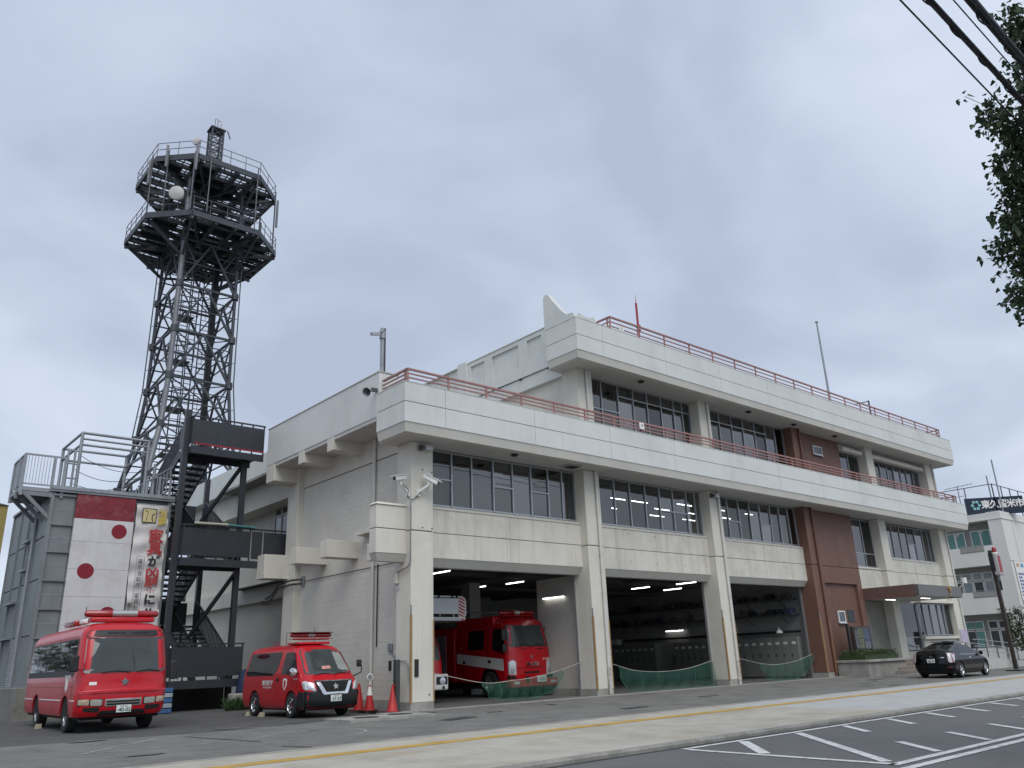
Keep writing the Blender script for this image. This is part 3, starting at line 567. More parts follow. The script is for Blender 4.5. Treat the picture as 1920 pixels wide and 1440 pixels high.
# railings
pinkw = mat('parapet_pink_white', (.62, .50, .47), .6, var=.08)
def rail_part(name, p, q, wd, h, par): return MB().bar(p, q, wd, h).build(name, railr, par)
def make_railing(x0, x1, y, zt, zl, zb, step, yl, yr, zbase):
    top = rail_part('railing', (x0-.03, y, zt), (x1+.03, y, zt), .085, .06, st)
    for z in zl: rail_part('rail', (x0, y, z), (x1, y, z), .045, .04, top)
    for x, ye in ((x0, yl), (x1, yr)):
        rail_part('rail', (x, y+.04, zt), (x, ye, zt), .085, .06, top)
        for z in zl: rail_part('rail', (x, y, z), (x, ye, z), .045, .04, top)
        rail_part('post', (x, y+.15, zbase), (x, y+.15, zt), .05, .05, top)
    n = int(round((x1-x0)/step))
    for i in range(n+1):
        x = x0 + (x1-x0)*i/n; rail_part('post', (x, y, zbase), (x, y, zt), .06, .05, top)
make_railing(-.66, 41.9, -.75, 10.43, (10.28, 10.14), 0, 1.62, .75, .7, 9.3)
make_railing(9.36, 41.35, -.8, 14.83, (14.62, 14.42), 0, 1.75, 2.2, .6, 14.1)
for (x, y, z, lab) in ((9.85, -.98, 14.33, 'small white number plate on the upper railing'), (10.75, -.85, 10.28, 'small white number plate on the lower railing')):
    t = thing('number_plate', lab, 'sign', (x, y, z)); B(x-.14, y-.01, z-.15, x+.14, y+.01, z+.13).build('plate', white, t); text('digits', '1F' if z < 12 else '3', .2, black, t, (x, y-.012, z-.01))
# ---- garage interior
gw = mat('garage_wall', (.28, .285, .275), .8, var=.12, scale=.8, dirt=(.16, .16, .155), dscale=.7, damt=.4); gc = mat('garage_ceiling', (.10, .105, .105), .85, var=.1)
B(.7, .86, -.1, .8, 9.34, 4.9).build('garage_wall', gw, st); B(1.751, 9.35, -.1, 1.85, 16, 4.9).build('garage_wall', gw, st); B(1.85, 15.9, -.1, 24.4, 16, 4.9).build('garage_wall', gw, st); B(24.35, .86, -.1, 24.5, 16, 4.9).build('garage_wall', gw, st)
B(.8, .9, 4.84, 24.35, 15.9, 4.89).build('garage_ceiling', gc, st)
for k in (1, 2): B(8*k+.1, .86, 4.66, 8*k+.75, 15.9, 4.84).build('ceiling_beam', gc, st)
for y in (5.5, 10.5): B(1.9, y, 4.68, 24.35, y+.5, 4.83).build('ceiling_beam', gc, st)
for k in (1, 2): B(8*k+.15, 7.6, -.1, 8*k+.75, 8.2, 4.66).build('inner_pillar', gw, st)
B(8.35, .86, .24, 8.6, 3.4, 4.35).build('partition', mat('partition_white', (.52, .52, .48), .7, var=.06), st); B(8.34, .86, .0, 8.61, 3.41, .24).build('partition_base', conc, st)
for k in range(3):   # steel door tracks
    for x, nm in ((8*k+8-.02, 'door_track'), (8*k+.86, 'door_track')): B(x-.03, .8, 0, x+.03, .9, 4.3).build(nm, alu, st)
# tube lights
def tube(x, y, z, ln, lab, grp, em=tubeE, ax='y', hang=True):
    t = thing('tube_light', lab, 'light', (x, y, z), grp)
    if ax == 'y': B(x-.06, y-ln/2, z, x+.06, y+ln/2, z+.05).build('housing', white, t); MB().cyl((x, y-ln/2+.03, z-.02), (x, y+ln/2-.03, z-.02), .018, 8).build('tube', em, t)
    else: B(x-ln/2, y-.06, z, x+ln/2, y+.06, z+.05).build('housing', white, t); MB().cyl((x-ln/2+.03, y, z-.02), (x+ln/2-.03, y, z-.02), .018, 8).build('tube', em, t)
    return t
gl1 = 'lit tube light under the garage ceiling of the left bay'; gl2 = 'lit tube light under the garage ceiling of the middle bay'
for x, y in ((9.4, 8.6), (9.7, 6.3), (4.0, 4.0), (5.2, 7.0)): tube(x, y, 4.6, 1.25, gl1, 'left bay tube lights')
for x, y in ((18.15, 6.3), (18.4, 3.6), (20.7, 6.3), (17.6, 9.0)): tube(x, y, 4.6, 1.25, gl2, 'middle bay tube lights')
tube(8.26, 2.35, 3.62, 1.25, 'lit tube light on the white partition in the left bay', None)
tube(24.15, 5.9, 2.62, 1.3, 'lit tube light above the lockers nearer the pipe lamp', None); tube(24.15, 9.2, 2.62, 1.3, 'lit tube light above the lockers at the bay edge', None)
for i, (x, y) in enumerate([(10.6, 3.2), (13.4, 3.2), (12.0, 5.0), (14.8, 5.0), (10.6, 5.0), (15.0, 3.2)]): tube(x, y, 8.2, 1.2, 'lit office tube behind the windows over the middle bay', 'second floor office tubes, middle', tubeO, 'x')
for i, (x, y) in enumerate([(17.6, 2.6), (20.3, 2.6), (22.8, 2.6), (17.6, 4.0), (20.3, 4.0), (22.8, 4.0), (18.9, 5.4), (21.6, 5.4)]): tube(x, y, 8.2, 1.2, 'lit office tube behind the windows over the right bay', 'second floor office tubes, right', tubeO, 'x')
# lockers along the right garage wall
lkm = mat('locker_grey', (.22, .225, .21), .5, var=.08, obj=.06)
for i in range(30):
    y = 1.3+i*.46
    if 16 < i < 20: continue
    t = thing('locker', 'tall grey steel locker in the row along the garage wall', 'locker', (24.1, y, 0), 'row of grey lockers')
    B(23.85, y+.005, .06, 24.34, y+.455, 1.95).build('body', lkm, t); B(23.835, y+.02, .1, 23.85, y+.44, 1.92).build('door', lkm, t); B(23.82, y+.36, 1.0, 23.835, y+.4, 1.15).build('handle', black, t); B(23.828, y+.12, 1.6, 23.834, y+.34, 1.72).build('name_card', white, t)
shm = mat('shelf_steel', (.07, .072, .075), .6, var=.1)
gear = [mat('gear_%d' % i, c, .8, var=.25, scale=6) for i, c in enumerate([(.03, .032, .035), (.06, .06, .055), (.10, .09, .06), (.03, .04, .09), (.12, .12, .115), (.15, .03, .03)])]
for k, z in enumerate((3.0, 3.75)):
    sh = thing('wall_shelf', 'long dark steel shelf high on the garage wall, %s one' % ('lower' if k == 0 else 'upper'), 'shelf', (24.0, 8, z)); B(23.7, 1.3, z, 24.34, 15.5, z+.05).build('board', shm, sh)
    for y in range(2, 16, 2): MB().bar((23.72, y, z), (24.33, y, z-.4), .03).build('bracket', shm, sh)
    for i in range(26):
        y = 1.6+i*.53; h = random.uniform(.18, .38)
        if random.random() < .2: continue
        g_ = MB(); rr = random.Random(i+k*50)
        if rr.random() < .6:
            g_.lathe((24.0, y, z+.05+h*.5), (1, 0, 0), [(0, -.12), (h*.5, -.10), (h*.55, 0), (h*.5, .10), (0, .12)], 12)
            nm, lb, ct = 'hose_roll', 'rolled fire hose stored on the %s wall shelf' % ('lower' if k == 0 else 'upper'), 'hose'
        else:
            g_.box(23.8, y-.18, z+.05, 24.2, y+.18, z+.05+h); nm, lb, ct = 'gear_box', 'dark equipment box stored on the %s wall shelf' % ('lower' if k == 0 else 'upper'), 'box'
        o = g_.build(nm, gear[rr.randrange(5)], None, bevel=.02 if nm == 'gear_box' else 0); tag(o, lb, ct, ('hoses' if ct == 'hose' else 'boxes') + (' on the lower shelf' if k == 0 else ' on the upper shelf'))
p_ = MB().cyl((24.05, 1.2, 2.2), (24.05, 13, 2.2), .06, 8).build('pipe_run', black, st); 
t = thing('dome_lamp', 'white dome lamp hanging at the right end of the bay pipe', 'lamp', (23.9, 2.3, 2.25)); MB().lathe((23.9, 2.3, 2.15), (0, 0, 1), [(.17, 0), (.16, .08), (.1, .15), (.03, .18), (.02, .3)], 16).build('shade', white, t, smooth=True); MB().cyl((23.9, 2.3, 2.4), (24.05, 2.3, 2.45), .02).build('arm', black, t)
for i, (x, y, z, w_, h_, l_, m_) in enumerate([(24.0, 13.6, 2.0, .4, .3, .5, white), (24.0, 14.4, 2.0, .4, .25, .6, gear[3]), (12.5, 15.5, 0, 1.0, 1.9, .5, gear[0]), (15.5, 15.6, 0, .9, 1.7, .4, gear[4]), (19.0, 15.5, 0, 1.6, 1.2, .6, gear[1]), (6.0, 15.4, 0, 1.3, 1.8, .6, gear[4]), (22.3, 13.0, 0, .9, 1.0, .9, gear[1])]):
    lab = ['white carton on top of the far lockers', 'dark blue box on top of the far lockers', 'black tall cupboard at the rear garage wall', 'grey tall cupboard at the rear garage wall', 'low dark workbench at the rear garage wall', 'grey cupboard behind the fire trucks', 'dark equipment trolley near the far lockers'][i]
    B(x-w_/2, y-l_/2, z, x+w_/2, y+l_/2, z+h_).build(['carton', 'carton', 'cupboard', 'cupboard', 'workbench', 'cupboard', 'trolley'][i], m_, None, bevel=.02); tag(bpy.data.objects[-1] if False else COL.objects[-1], lab, ['box', 'box', 'cupboard', 'cupboard', 'bench', 'cupboard', 'trolley'][i])
# ---- green safety nets on sagging ropes
netm = net_mat('green_net', (.014, .075, .048), .45); rope = mat('rope', (.42, .41, .36), .9, var=.2); netd = mat('net_cord', (.05, .20, .13), .8)
def catmull(P, n=6):
    out_ = []; P = [Vector(p) for p in P]
    for i in range(len(P)-1):
        p0, p1, p2, p3 = P[max(i-1, 0)], P[i], P[i+1], P[min(i+2, len(P)-1)]
        for k in range(n):
            t = k/n; out_.append(.5*((2*p1)+(p2-p0)*t+(2*p0-5*p1+4*p2-p3)*t*t+(3*p1-p0-3*p2+p3)*t**3))
    return out_+[P[-1]]
def net(label, ropepts, x0, x1, bot):
    t = thing('safety_net', label, 'net', ((x0+x1)/2, .7, 0), 'green nets across the bays')
    rp = catmull([(x, .7, z) for x, z in ropepts]); MB().tube(rp, .012, 6).build('rope', rope, t)
    def top(x):
        for a, b in zip(rp, rp[1:]):
            if a.x <= x <= b.x: return a.z+(b.z-a.z)*(x-a.x)/max(1e-6, b.x-a.x)
        return rp[-1].z if x > rp[-1].x else rp[0].z
    nx = 44; nz = 12; vs = []; fs = []; bz = catmull([(x, 0, z) for x, z in bot])
    def bt(x):
        for a, b in zip(bz, bz[1:]):
            if a.x <= x <= b.x: return a.z+(b.z-a.z)*(x-a.x)/max(1e-6, b.x-a.x)
        return bz[-1].z if x > bz[-1].x else bz[0].z
    for i in range(nx+1):
        x = x0+(x1-x0)*i/nx; a, b = top(x), min(bt(x), top(x)-.02)
        for j in range(nz+1):
            s = j/nz; vs.append((x + .05*math.sin(i*1.3+j*.5)*s, .7 - .10*math.sin(s*2.4) + .06*math.sin(i*.9+j*.3)*s, max(.02, a+(b-a)*s)))
    fs = [(i*(nz+1)+j, (i+1)*(nz+1)+j, (i+1)*(nz+1)+j+1, i*(nz+1)+j+1) for i in range(nx) for j in range(nz)]
    MB().add(vs, fs).build('netting', netm, t, smooth=True, ang=180)
    for j in (nz,): MB().tube([vs[i*(nz+1)+j] for i in range(nx+1)], .010, 5).build('hem_cord', netd, t)
    for i in (0, 9, 17, 26, 34, nx): MB().tube([vs[i*(nz+1)+j] for j in range(nz+1)], .006, 5).build('fold_cord', netd, t)
net('green net hanging in front of the fire engine bay', [(.85, 1.05), (1.39, 1.01), (3.3, .65), (4.46, .66), (5.55, .73), (6.72, .9), (8.0, 1.17)], 3.25, 6.9, [(3.2, .62), (3.6, .18), (4.66, .04), (5.5, .07), (6.55, .34), (6.95, .85)])
net('wide green net across the empty middle bay', [(8.85, 1.12), (9.69, 1.03), (10.85, .78), (12.44, .68), (14.16, .75), (15.95, 1.02)], 9.95, 15.85, [(9.9, .6), (10.4, .06), (12.67, .02), (15.9, .02)])
net('small green net in the right bay beside the brown pillar', [(16.85, 1.15), (18.08, 1.0), (19.41, .79), (20.69, .7), (22.31, .8), (23.95, 1.08)], 19.35, 23.9, [(19.3, .6), (19.7, .23), (20.3, .02), (22.0, .02), (23.3, .4), (23.95, 1.0)])
# ------------------------------------------------------------------ steel drill tower
dt = thing('drill_tower', 'grey steel drill tower with rooftop pipe frame behind the minibus', 'tower', (-6, 13, 0))
YF = 11.2; XL, XR = -8.1, -3.9
B(-8.35, 11.0, -.2, -3.8, 18, 1.05).build('base', mat('dark_concrete', (.20, .195, .18), .9, var=.2, bump=.3, dirt=(.11, .11, .10), dscale=.9, damt=.6), dt, bevel=.03); B(XL+.03, YF+.03, 1.05, XR-.03, 17.4, 7.7).build('core', drillm, dt)
# front left steel panels with ribs
zr = [1.05, 1.7, 2.64, 3.61, 4.59, 5.59, 6.56, 7.62]
for a, b in zip(zr, zr[1:]):
    B(XL+.08, YF-.01, a+.03, -7.32, YF+.04, b-.03).build('panel', drillm, dt); B(XL+.02, YF-.09, b-.035, -7.30, YF+.04, b+.035).build('rib', drillm, dt)
    B(XL+.1, YF-.016, (a+b)/2-.012, -7.34, YF-.008, (a+b)/2+.012).build('seam', steelg, dt)
B(XL-.02, YF-.08, 1.05, XL+.1, YF+.06, 7.7).build('corner_post', drillm, dt); B(XR-.1, YF-.08, 1.05, XR+.02, YF+.06, 7.7).build('corner_post', drillm, dt)
# painted target board
zj = [2.2, 3.06, 4.04, 5.01, 5.99, 6.82, 7.72]; bw_ = mat('board_white', (.60, .60, .61), .55, var=.07, scale=1.3, streak=.35, sdark=.7, dirt=(.33, .31, .30), dscale=1.6, damt=.45)
for a, b in zip(zj, zj[1:]):
    B(-7.27, YF-.13, a+.004, -5.22, YF-.02, b-.004).build('board', redd if b > 7 else bw_, dt)
discm = mat('target_red', (.22, .012, .028), .55, var=.1, scale=3)
for x, z, r_ in ((-5.70, 6.42, .27), (-6.68, 4.94, .28), (-5.78, 3.42, .28)): MB().disc((x, YF-.133, z), (0, -1, 0), r_, 36).build('target_disc', discm, dt)
# roof slab and flange
B(XL-.1, YF-.16, 7.72, XR+.12, 17.5, 7.80).build('roof', steelg, dt); B(XL-.06, YF-.2, 7.80, XR+.1, YF-.08, 7.93).build('roof_kerb', steelg, dt)
# left side face: sheets, posts, window, shutter door
for i, (ya, yb) in enumerate(((11.3, 12.7), (12.75, 14.1), (14.15, 15.7), (15.75, 17.3))):
    for a, b in ((1.05, 2.7), (2.75, 4.6), (4.65, 6.1), (6.15, 7.65)):
        if i == 1 and a == 1.05: continue
        B(XL-.02, ya, a, XL+.03, yb, b).build('side_panel', drillm, dt)
    B(XL-.08, yb, 1.05, XL+.04, yb+.06, 7.7).build('side_post', drillm, dt)
for i in range(20): B(XL-.05, 12.78, 1.06+i*.083, XL+.03, 14.05, 1.125+i*.083).build('shutter_slat', alu, dt)
for z, yb in ((6.15, 13.9), (5.08, 13.9), (4.0, 15.8), (2.72, 16)): B(XL-.22, 12.9 if z > 5 else 14.2, z, XL+.01, yb, z+.07).build('side_ledge', steelg, dt)
wn = MB().box(XL-.05, 13.0, 5.15, XL+.02, 13.06, 6.1).box(XL-.05, 13.64, 5.15, XL+.02, 13.7, 6.1).box(XL-.05, 13.06, 5.15, XL+.02, 13.64, 5.2).box(XL-.05, 13.06, 6.05, XL+.02, 13.64, 6.1).box(XL-.05, 13.06, 5.6, XL+.02, 13.64, 5.64).build('window', steelg, dt); MB().quad((XL-.025, 13.64, 5.2), (XL-.025, 13.06, 5.2), (XL-.025, 13.06, 6.05), (XL-.025, 13.64, 6.05)).build('pane', winglass, wn)
for y, z in ((12.72, 4.1), (12.9, 3.0)): MB().cyl((XL-.1, y, 1.1), (XL-.1, y, 7.2), .04, 8).build('side_pipe', steelg, dt, smooth=True)
for x, y in ((-8.6, 18.5), (-8.75, 19.6)): MB().cyl((x, y, -.1), (x, y, 7.6), .06, 8).build('scaffold_pole', steelg, dt, smooth=True)
# balcony
B(-9.12, YF-.05, 7.68, XL-.1, 13.0, 7.82).build('balcony_deck', steelg, dt)
for y in (YF, 12.0, 12.9): MB().bar((-9.0, y, 7.62), (XL+.02, y, 6.75), .1, .12).build('balcony_bracket', drillm, dt); B(-9.1, y-.04, 7.52, XL, y+.04, 7.67).build('balcony_beam', drillm, dt)
br = B(-9.14, YF-.07, 8.97, -7.75, YF-.01, 9.03).build('balcony_railing', steelg, dt); B(-9.14, YF-.01, 8.97, -9.08, 13.0, 9.03).build('rail', steelg, br); B(-9.12, YF-.06, 7.9, -7.8, YF-.02, 7.95).build('rail', steelg, br); B(-9.13, YF, 7.9, -9.09, 13, 7.95).build('rail', steelg, br)
for x in (-9.11, -8.15, -7.8): B(x-.045, YF-.085, 7.5, x+.045, YF+.005, 8.97).build('post', steelg, br)
for y in (11.9, 12.95): B(-9.16, y-.04, 7.5, -9.06, y+.04, 8.97).build('post', steelg, br)
for i in range(9): MB().cyl((-9.0+i*.1, YF-.04, 7.92), (-9.0+i*.1, YF-.04, 8.98), .009, 6).build('baluster', steelg, br)
for i in range(14): MB().cyl((-9.11, 11.32+i*.12, 7.92), (-9.11, 11.32+i*.12, 8.98), .009, 6).build('baluster', steelg, br)
# roof pipe frame
pf = MB().cyl((-7.34, YF+.1, 10.08), (-4.92, YF+.1, 10.08), .055, 10).build('pipe_frame', steelg, dt, smooth=True)
def pp(p, q, r_=.05): MB().cyl(p, q, r_, 10).build('pipe', steelg, pf, smooth=True)
for z in (10.08, 9.62):
    pp((-7.34, YF+.1, z), (-7.34, 14.2, z)); pp((-4.92, YF+.1, z), (-4.92, 14.2, z)); pp((-7.34, 14.2, z), (-4.92, 14.2, z))
pp((-7.34, YF+.1, 9.62), (-4.92, YF+.1, 9.62), .045); pp((-7.34, YF+.1, 9.85), (-4.92, YF+.1, 9.85), .04)
for x, y in ((-7.34, YF+.1), (-4.92, YF+.1), (-7.34, 14.2), (-4.92, 14.2), (-4.6, YF+.1)): pp((x, y, 7.8), (x, y, 10.08 if x != -4.6 else 9.2), .06)
for x in (-7.72, -7.5): pp((x, YF+.1, 7.8), (x, YF+.1, 9.35), .04)
for z in (8.3, 8.85, 9.35): pp((-7.72, YF+.1, z), (-7.34, YF+.1, z), .03)
for k, (z0, z1, s_) in enumerate(((9.3, 8.9, .25), (8.8, 8.75, .3), (8.35, 8.3, .18), (8.3, 8.6, .2))):
    P = [(-7.3+2.35*i/10, YF+.4+k*.4, z0+(z1-z0)*i/10-s_*4*(i/10)*(1-i/10)) for i in range(11)]; MB().tube(P, .012, 5).build('wire_rope', black, dt)
# right roof railing towards the stairs
rr_ = B(-4.9, YF-.06, 8.62, -3.95, YF-.01, 8.67).build('roof_railing', steelg, dt)
for x in (-4.88, -4.4, -3.98): B(x-.03, YF-.07, 7.9, x+.03, YF, 8.62).build('post', steelg, rr_)
B(-3.99, YF, 9.1, -3.93, 15.5, 9.15).build('rail', steelg, rr_); B(-3.99, YF, 8.2, -3.93, 15.5, 8.24).build('rail', steelg, rr_)
for i in range(12): B(-3.98, YF+.1+i*.4, 7.9, -3.94, YF+.14+i*.4, 9.1).build('post', steelg, rr_)
# banner
bn = thing('banner', 'long white vertical safety banner hung beside the target board', 'banner', (-4.6, 11.05, 5.5))
banm = mat('banner_cloth', (.62, .61, .60), .8, var=.07, scale=1.2, dirt=(.5, .48, .46), dscale=1, damt=.4); NX, NZ = 10, 40; vs = []
def byf(u, v): return YF-.10 - .035*math.sin(v*7+u*2) - .02*math.sin(u*9+v*3)
for j in range(NZ+1):
    for i in range(NX+1):
        u, v = i/NX, j/NZ; vs.append((-5.17+1.2*u + .02*math.sin(v*9), byf(u, v*6), 7.52-4.6*v))
MB().add(vs, [(j*(NX+1)+i, (j+1)*(NX+1)+i, (j+1)*(NX+1)+i+1, j*(NX+1)+i+1) for j in range(NZ) for i in range(NX)]).build('cloth', banm, bn, smooth=True, ang=180)
MB().cyl((-5.2, YF-.1, 7.54), (-3.93, YF-.1, 7.54), .025, 8).build('pole', steelg, bn)
YB = YF-.165
tred = mat('banner_red', (.42, .05, .055), .7, var=.2); tblk = mat('banner_black', (.03, .03, .03), .7); tyel = mat('banner_yellow', (.55, .44, .10), .7)
def btext(ch, x, z, s_, m_, sx=1, **k): text('character', ch, s_, m_, bn, (x, YB, z), sx=sx, **k)
B(-4.95, YB-.004, 6.83, -4.42, YB, 7.38).build('picture', tblk, bn); B(-4.92, YB-.008, 6.86, -4.45, YB-.002, 7.35).build('picture_field', mat('picture_yellow', (.58, .50, .26), .7), bn)
MB().bar((-4.8, YB-.012, 6.9), (-4.75, YB-.012, 7.25), .012, .02).bar((-4.75, YB-.012, 7.25), (-4.86, YB-.012, 7.3), .012, .02).bar((-4.56, YB-.012, 6.9), (-4.6, YB-.012, 7.1), .02, .05).bar((-4.6, YB-.012, 7.1), (-4.5, YB-.012, 7.2), .02, .03).build('figure', tblk, bn)
for z, c in ((7.2, '地'), (6.9, '震')): btext(c, -4.2, z, .34, tyel, bold=.008)
for z, c, m_, s_ in ((6.3, '家', tred, .56), (5.83, '具', tred, .56), (5.36, 'が', tblk, .42), (4.9, '凶', tred, .52), (4.42, '器', tred, .52), (3.95, 'に', tblk, .44), (3.45, '!!', tblk, .5)): btext(c, -4.36, z, s_, m_, bold=.018)
for i, c in enumerate('東京消防庁'): btext(c, -4.83, 5.35-i*.22, .2, tblk)
for i, c in enumerate('家具転対策'): btext(c, -4.83, 4.1-i*.22+.0, .2, tblk)
for i, c in enumerate('東久留米'): btext(c, -5.06, 3.75-i*.22, .2, tblk)
MB().box(-4.97, YB-.002, 3.0, -4.962, YB+.002, 5.55).box(-4.70, YB-.002, 3.0, -4.692, YB+.002, 5.55).box(-4.97, YB-.002, 5.55, -4.692, YB+.002, 5.558).build('text_frame', tblk, bn)
# ------------------------------------------------------------------ dark outdoor staircase
ss = thing('outdoor_staircase', 'black steel outdoor staircase between drill tower and station', 'staircase', (-2.5, 12, 0))
SX0, SX1, SY0, SY1 = -3.78, -1.1, 9.8, 11.2; SM = (SX0+SX1)/2
decks = [(1.05, 2.34), (5.42, 6.70), (9.75, 11.0)]; ymb = 15.2
for di, (zd, zt) in enumerate(decks):
    SX1 = -.80 if di == 2 else -1.1; SM = (SX0+SX1)/2
    d_ = B(SX0, SY0, zd-.06, SX1, SY1, zd).build('landing', darks, ss)
    B(SX0, SY0-.01, zd-.28, SX1, SY0+.07, zd-.0).build('edge_beam', darks, d_); B(SX0-.01, SY0, zd-.28, SX0+.06, SY1, zd).build('edge_beam', darks, d_); B(SX0, SY1-.06, zd-.28, SX1, SY1, zd-.06).build('edge_beam', darks, d_)
    # solid railing panels
    for xa, xb in ((SX0+.04, SM-.02), (SM+.02, SX1-.02)): B(xa, SY0-.0, zd+.12, xb, SY0+.03, zt-.14).build('railing_panel', darks, d_)
    B(SX0, SY0+.04, zd+.12, SX0+.03, SY1, zt-.14).build('railing_panel', darks, d_)
    B(SX0-.02, SY0-.03, zt-.05, SX1+.02, SY0+.05, zt).build('handrail', darks, d_); B(SX0-.02, SY0+.05, zt-.05, SX0+.06, SY1, zt).build('handrail', darks, d_)
    for i in range(7):
        x = SX0+.03+(SX1-SX0-.06)*i/6; B(x-.025, SY0-.005, zd, x+.025, SY0+.045, zt-.05).build('post', darks, d_)
SX1 = -1.1; SM = (SX0+SX1)/2
redtrim = B(SX0+.1, SY0-.03, 9.83, -.82, SY0-.005, 9.90).build('red_trim', mat('trim_red', (.25, .02, .03), .5, var=.3, scale=8), ss)
# bamboo poles lashed to the middle handrail
MB().cyl((-3.4, SY0-.08, 6.74), (-2.1, SY0-.08, 6.76), .05, 10).build('pole_wrap', mat('pale_bamboo', (.42, .41, .33), .7, var=.15), ss, smooth=True); MB().cyl((-2.1, SY0-.08, 6.76), (-1.0, SY0-.08, 6.72), .04, 10).build('pole_wrap', mat('teal_wrap', (.05, .20, .21), .6), ss, smooth=True)
# link bridge to the station
B(SX1, SY0, 5.36, .9, 11.1, 5.42).build('bridge', darks, ss); B(SX1, SY0, 5.14, .9, SY0+.06, 5.36).build('bridge_beam', darks, ss)
for xa, xb in ((SX1+.05, -.62), (-.55, .62)): B(xa, SY0, 5.5, xb, SY0+.03, 6.58).build('railing_panel', darks, ss); B(xa-.02, SY0-.02, 6.64, xb+.02, SY0+.05, 6.70).build('handrail', darks, ss)
pass
# columns, flights
for x, y in ((SX0-.1, SY0+.4), (SX1-.25, SY0+.6), (SX0-.1, ymb), (SX1+.05, ymb)): B(x-.1, y-.1, 0, x+.1, y+.1, 11.3 if x < -3 else 9.7).build('column', darks, ss)
for z0 in (2.3, 6.7): MB().bar((SX1-.25, SY0+.65, z0+2.75), (SM, SY1+.9, z0+.3), .12, .12).build('diagonal_brace', darks, ss)
def flight(xa, xb, ya, za, yb, zb):
    n = 12
    for x in (xa, xb-.05):
        MB().bar((x+.025, ya, za-.1), (x+.025, yb, zb-.1), .06, .36).build('stringer', darks, ss)
        hr = MB().bar((x+.025, ya, za+1.02), (x+.025, yb, zb+1.02), .05, .05).build('handrail', darks, ss)
        for i in range(1, 26): 
            t = i/26; y = ya+(yb-ya)*t; z = za+(zb-za)*t; B(x+.008, y-.018, z, x+.042, y+.018, z+1.0).build('baluster', darks, hr)
    for i in range(n):
        t = (i+.5)/n; y = ya+(yb-ya)*t; z = za+(zb-za)*(i+1)/n; B(xa+.05, y-.17, z-.06, xb-.05, y+.17, z-.005).build('tread', darks, ss)
for (za, _), (zb, _) in zip(decks, decks[1:]):
    zm = (za+zb)/2
    flight(SM+.05, SX1, SY1, za, ymb-.2, zm); flight(SX0, SM-.05, ymb-.2, zm, SY1, zb)
    hl = B(SX0, ymb-.2, zm-.06, SX1, ymb+1.1, zm).build('half_landing', darks, ss); B(SX0, ymb+1.05, zm-.2, SX1, ymb+1.1, zm+.0).build('edge_beam', darks, hl); B(SX0, ymb+1.06, zm+.1, SX1, ymb+1.1, zm+1.05).build('railing_panel', darks, hl)
    B(SX0, ymb-.2, zm+.1, SX0+.03, ymb+1.0, zm+1.05).build('railing_panel', darks, hl)
B(SX0, SY1+.2, -.05, SX1, SY1+3.5, .98).build('store_box', black, ss)
# ------------------------------------------------------------------ radio tower
rt = thing('radio_tower', 'tall dark lattice radio tower with two octagonal platforms', 'tower', (2.85, 31.15, 0))
TX, TY = 2.85, 31.15
prof = [(0, 5.6, 5.7), (6, 4.3, 4.4), (9.4, 3.5, 3.6), (12.6, 2.85, 2.95), (16, 2.2, 2.35), (19.3, 1.95, 2.12), (22.55, 1.92, 2.1), (25.8, 1.9, 2.08), (29.2, 1.88, 2.06), (34.5, 1.85, 2.0)]
def hxy(z):
    for a, b in zip(prof, prof[1:]):
        if a[0] <= z <= b[0]: t = (z-a[0])/(b[0]-a[0]); return a[1]+(b[1]-a[1])*t, a[2]+(b[2]-a[2])*t
    return prof[-1][1:]
def leg(sx, sy, z): a, b = hxy(z); return Vector((TX+sx*a, TY+sy*b, z))
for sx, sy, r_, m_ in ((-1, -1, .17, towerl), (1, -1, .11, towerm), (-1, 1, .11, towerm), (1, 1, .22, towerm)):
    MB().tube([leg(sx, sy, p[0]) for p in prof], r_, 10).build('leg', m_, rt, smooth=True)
small = MB()
faces = [((-1, -1), (1, -1)), ((1, -1), (1, 1)), ((1, 1), (-1, 1)), ((-1, 1), (-1, -1))]
zs = [6, 9.4, 12.6, 16, 19.3, 22.55, 25.8, 29.2]
for (a, b) in faces:
    for i, z in enumerate(zs):
        p, q_ = leg(*a, z), leg(*b, z); MB().bar(p, q_, .12, .14).build('horizontal_brace', towerm, rt)
        MB().cyl(p-Vector((0, 0, .22)), p+Vector((0, 0, .22)), .24, 8).build('gusset', towerm, rt)
        if i == 0: continue
        z0 = zs[i-1]; p0, q0 = leg(*a, z0), leg(*b, z0); mid = (p+q_)/2
        for s_ in (p0, q0): MB().bar(mid, s_, .13, .13).build('diagonal_brace', towerm, rt)
        zm = (z+z0)/2; pm, qm = leg(*a, zm), leg(*b, zm); da, db = (mid+p0)/2, (mid+q0)/2
        small.bar(pm, da, .08).bar(qm, db, .08).bar(p, da, .085).bar(q_, db, .085).bar(da, db, .07).bar((p+p0)*.5+(p-p0)*.25, (mid*.75+p0*.25), .06).bar((q_+q0)*.5+(q_-q0)*.25, (mid*.75+q0*.25), .06).bar((p+p0)*.5-(p-p0)*.25, (mid*.25+p0*.75), .06).bar((q_+q0)*.5-(q_-q0)*.25, (mid*.25+q0*.75), .06)
        # outer standing line beside the legs
    if a == (-1, 1) or b == (1, -1) or a == (1, -1):
        pass
for sx, sy in ((-1, 1), (1, -1)):
    pts_ = [leg(sx, sy, z)+Vector((sx*.24, sy*.2, 0)) for z in (16, 19.3, 22.55, 25.8, 29.8)]; MB().tube(pts_, .04, 6).build('standing_line', towerm, rt)
    for z in zs[3:]: small.bar(leg(sx, sy, z), leg(sx, sy, z)+Vector((sx*.24, sy*.2, 0)), .04); small.bar(leg(sx, sy, z+1.6), leg(sx, sy, z+1.6)+Vector((sx*.24, sy*.2, 0)), .03)
for z in zs[2:]:
    small.bar(leg(-1, -1, z), leg(1, 1, z), .06); small.bar(leg(1, -1, z), leg(-1, 1, z), .06)
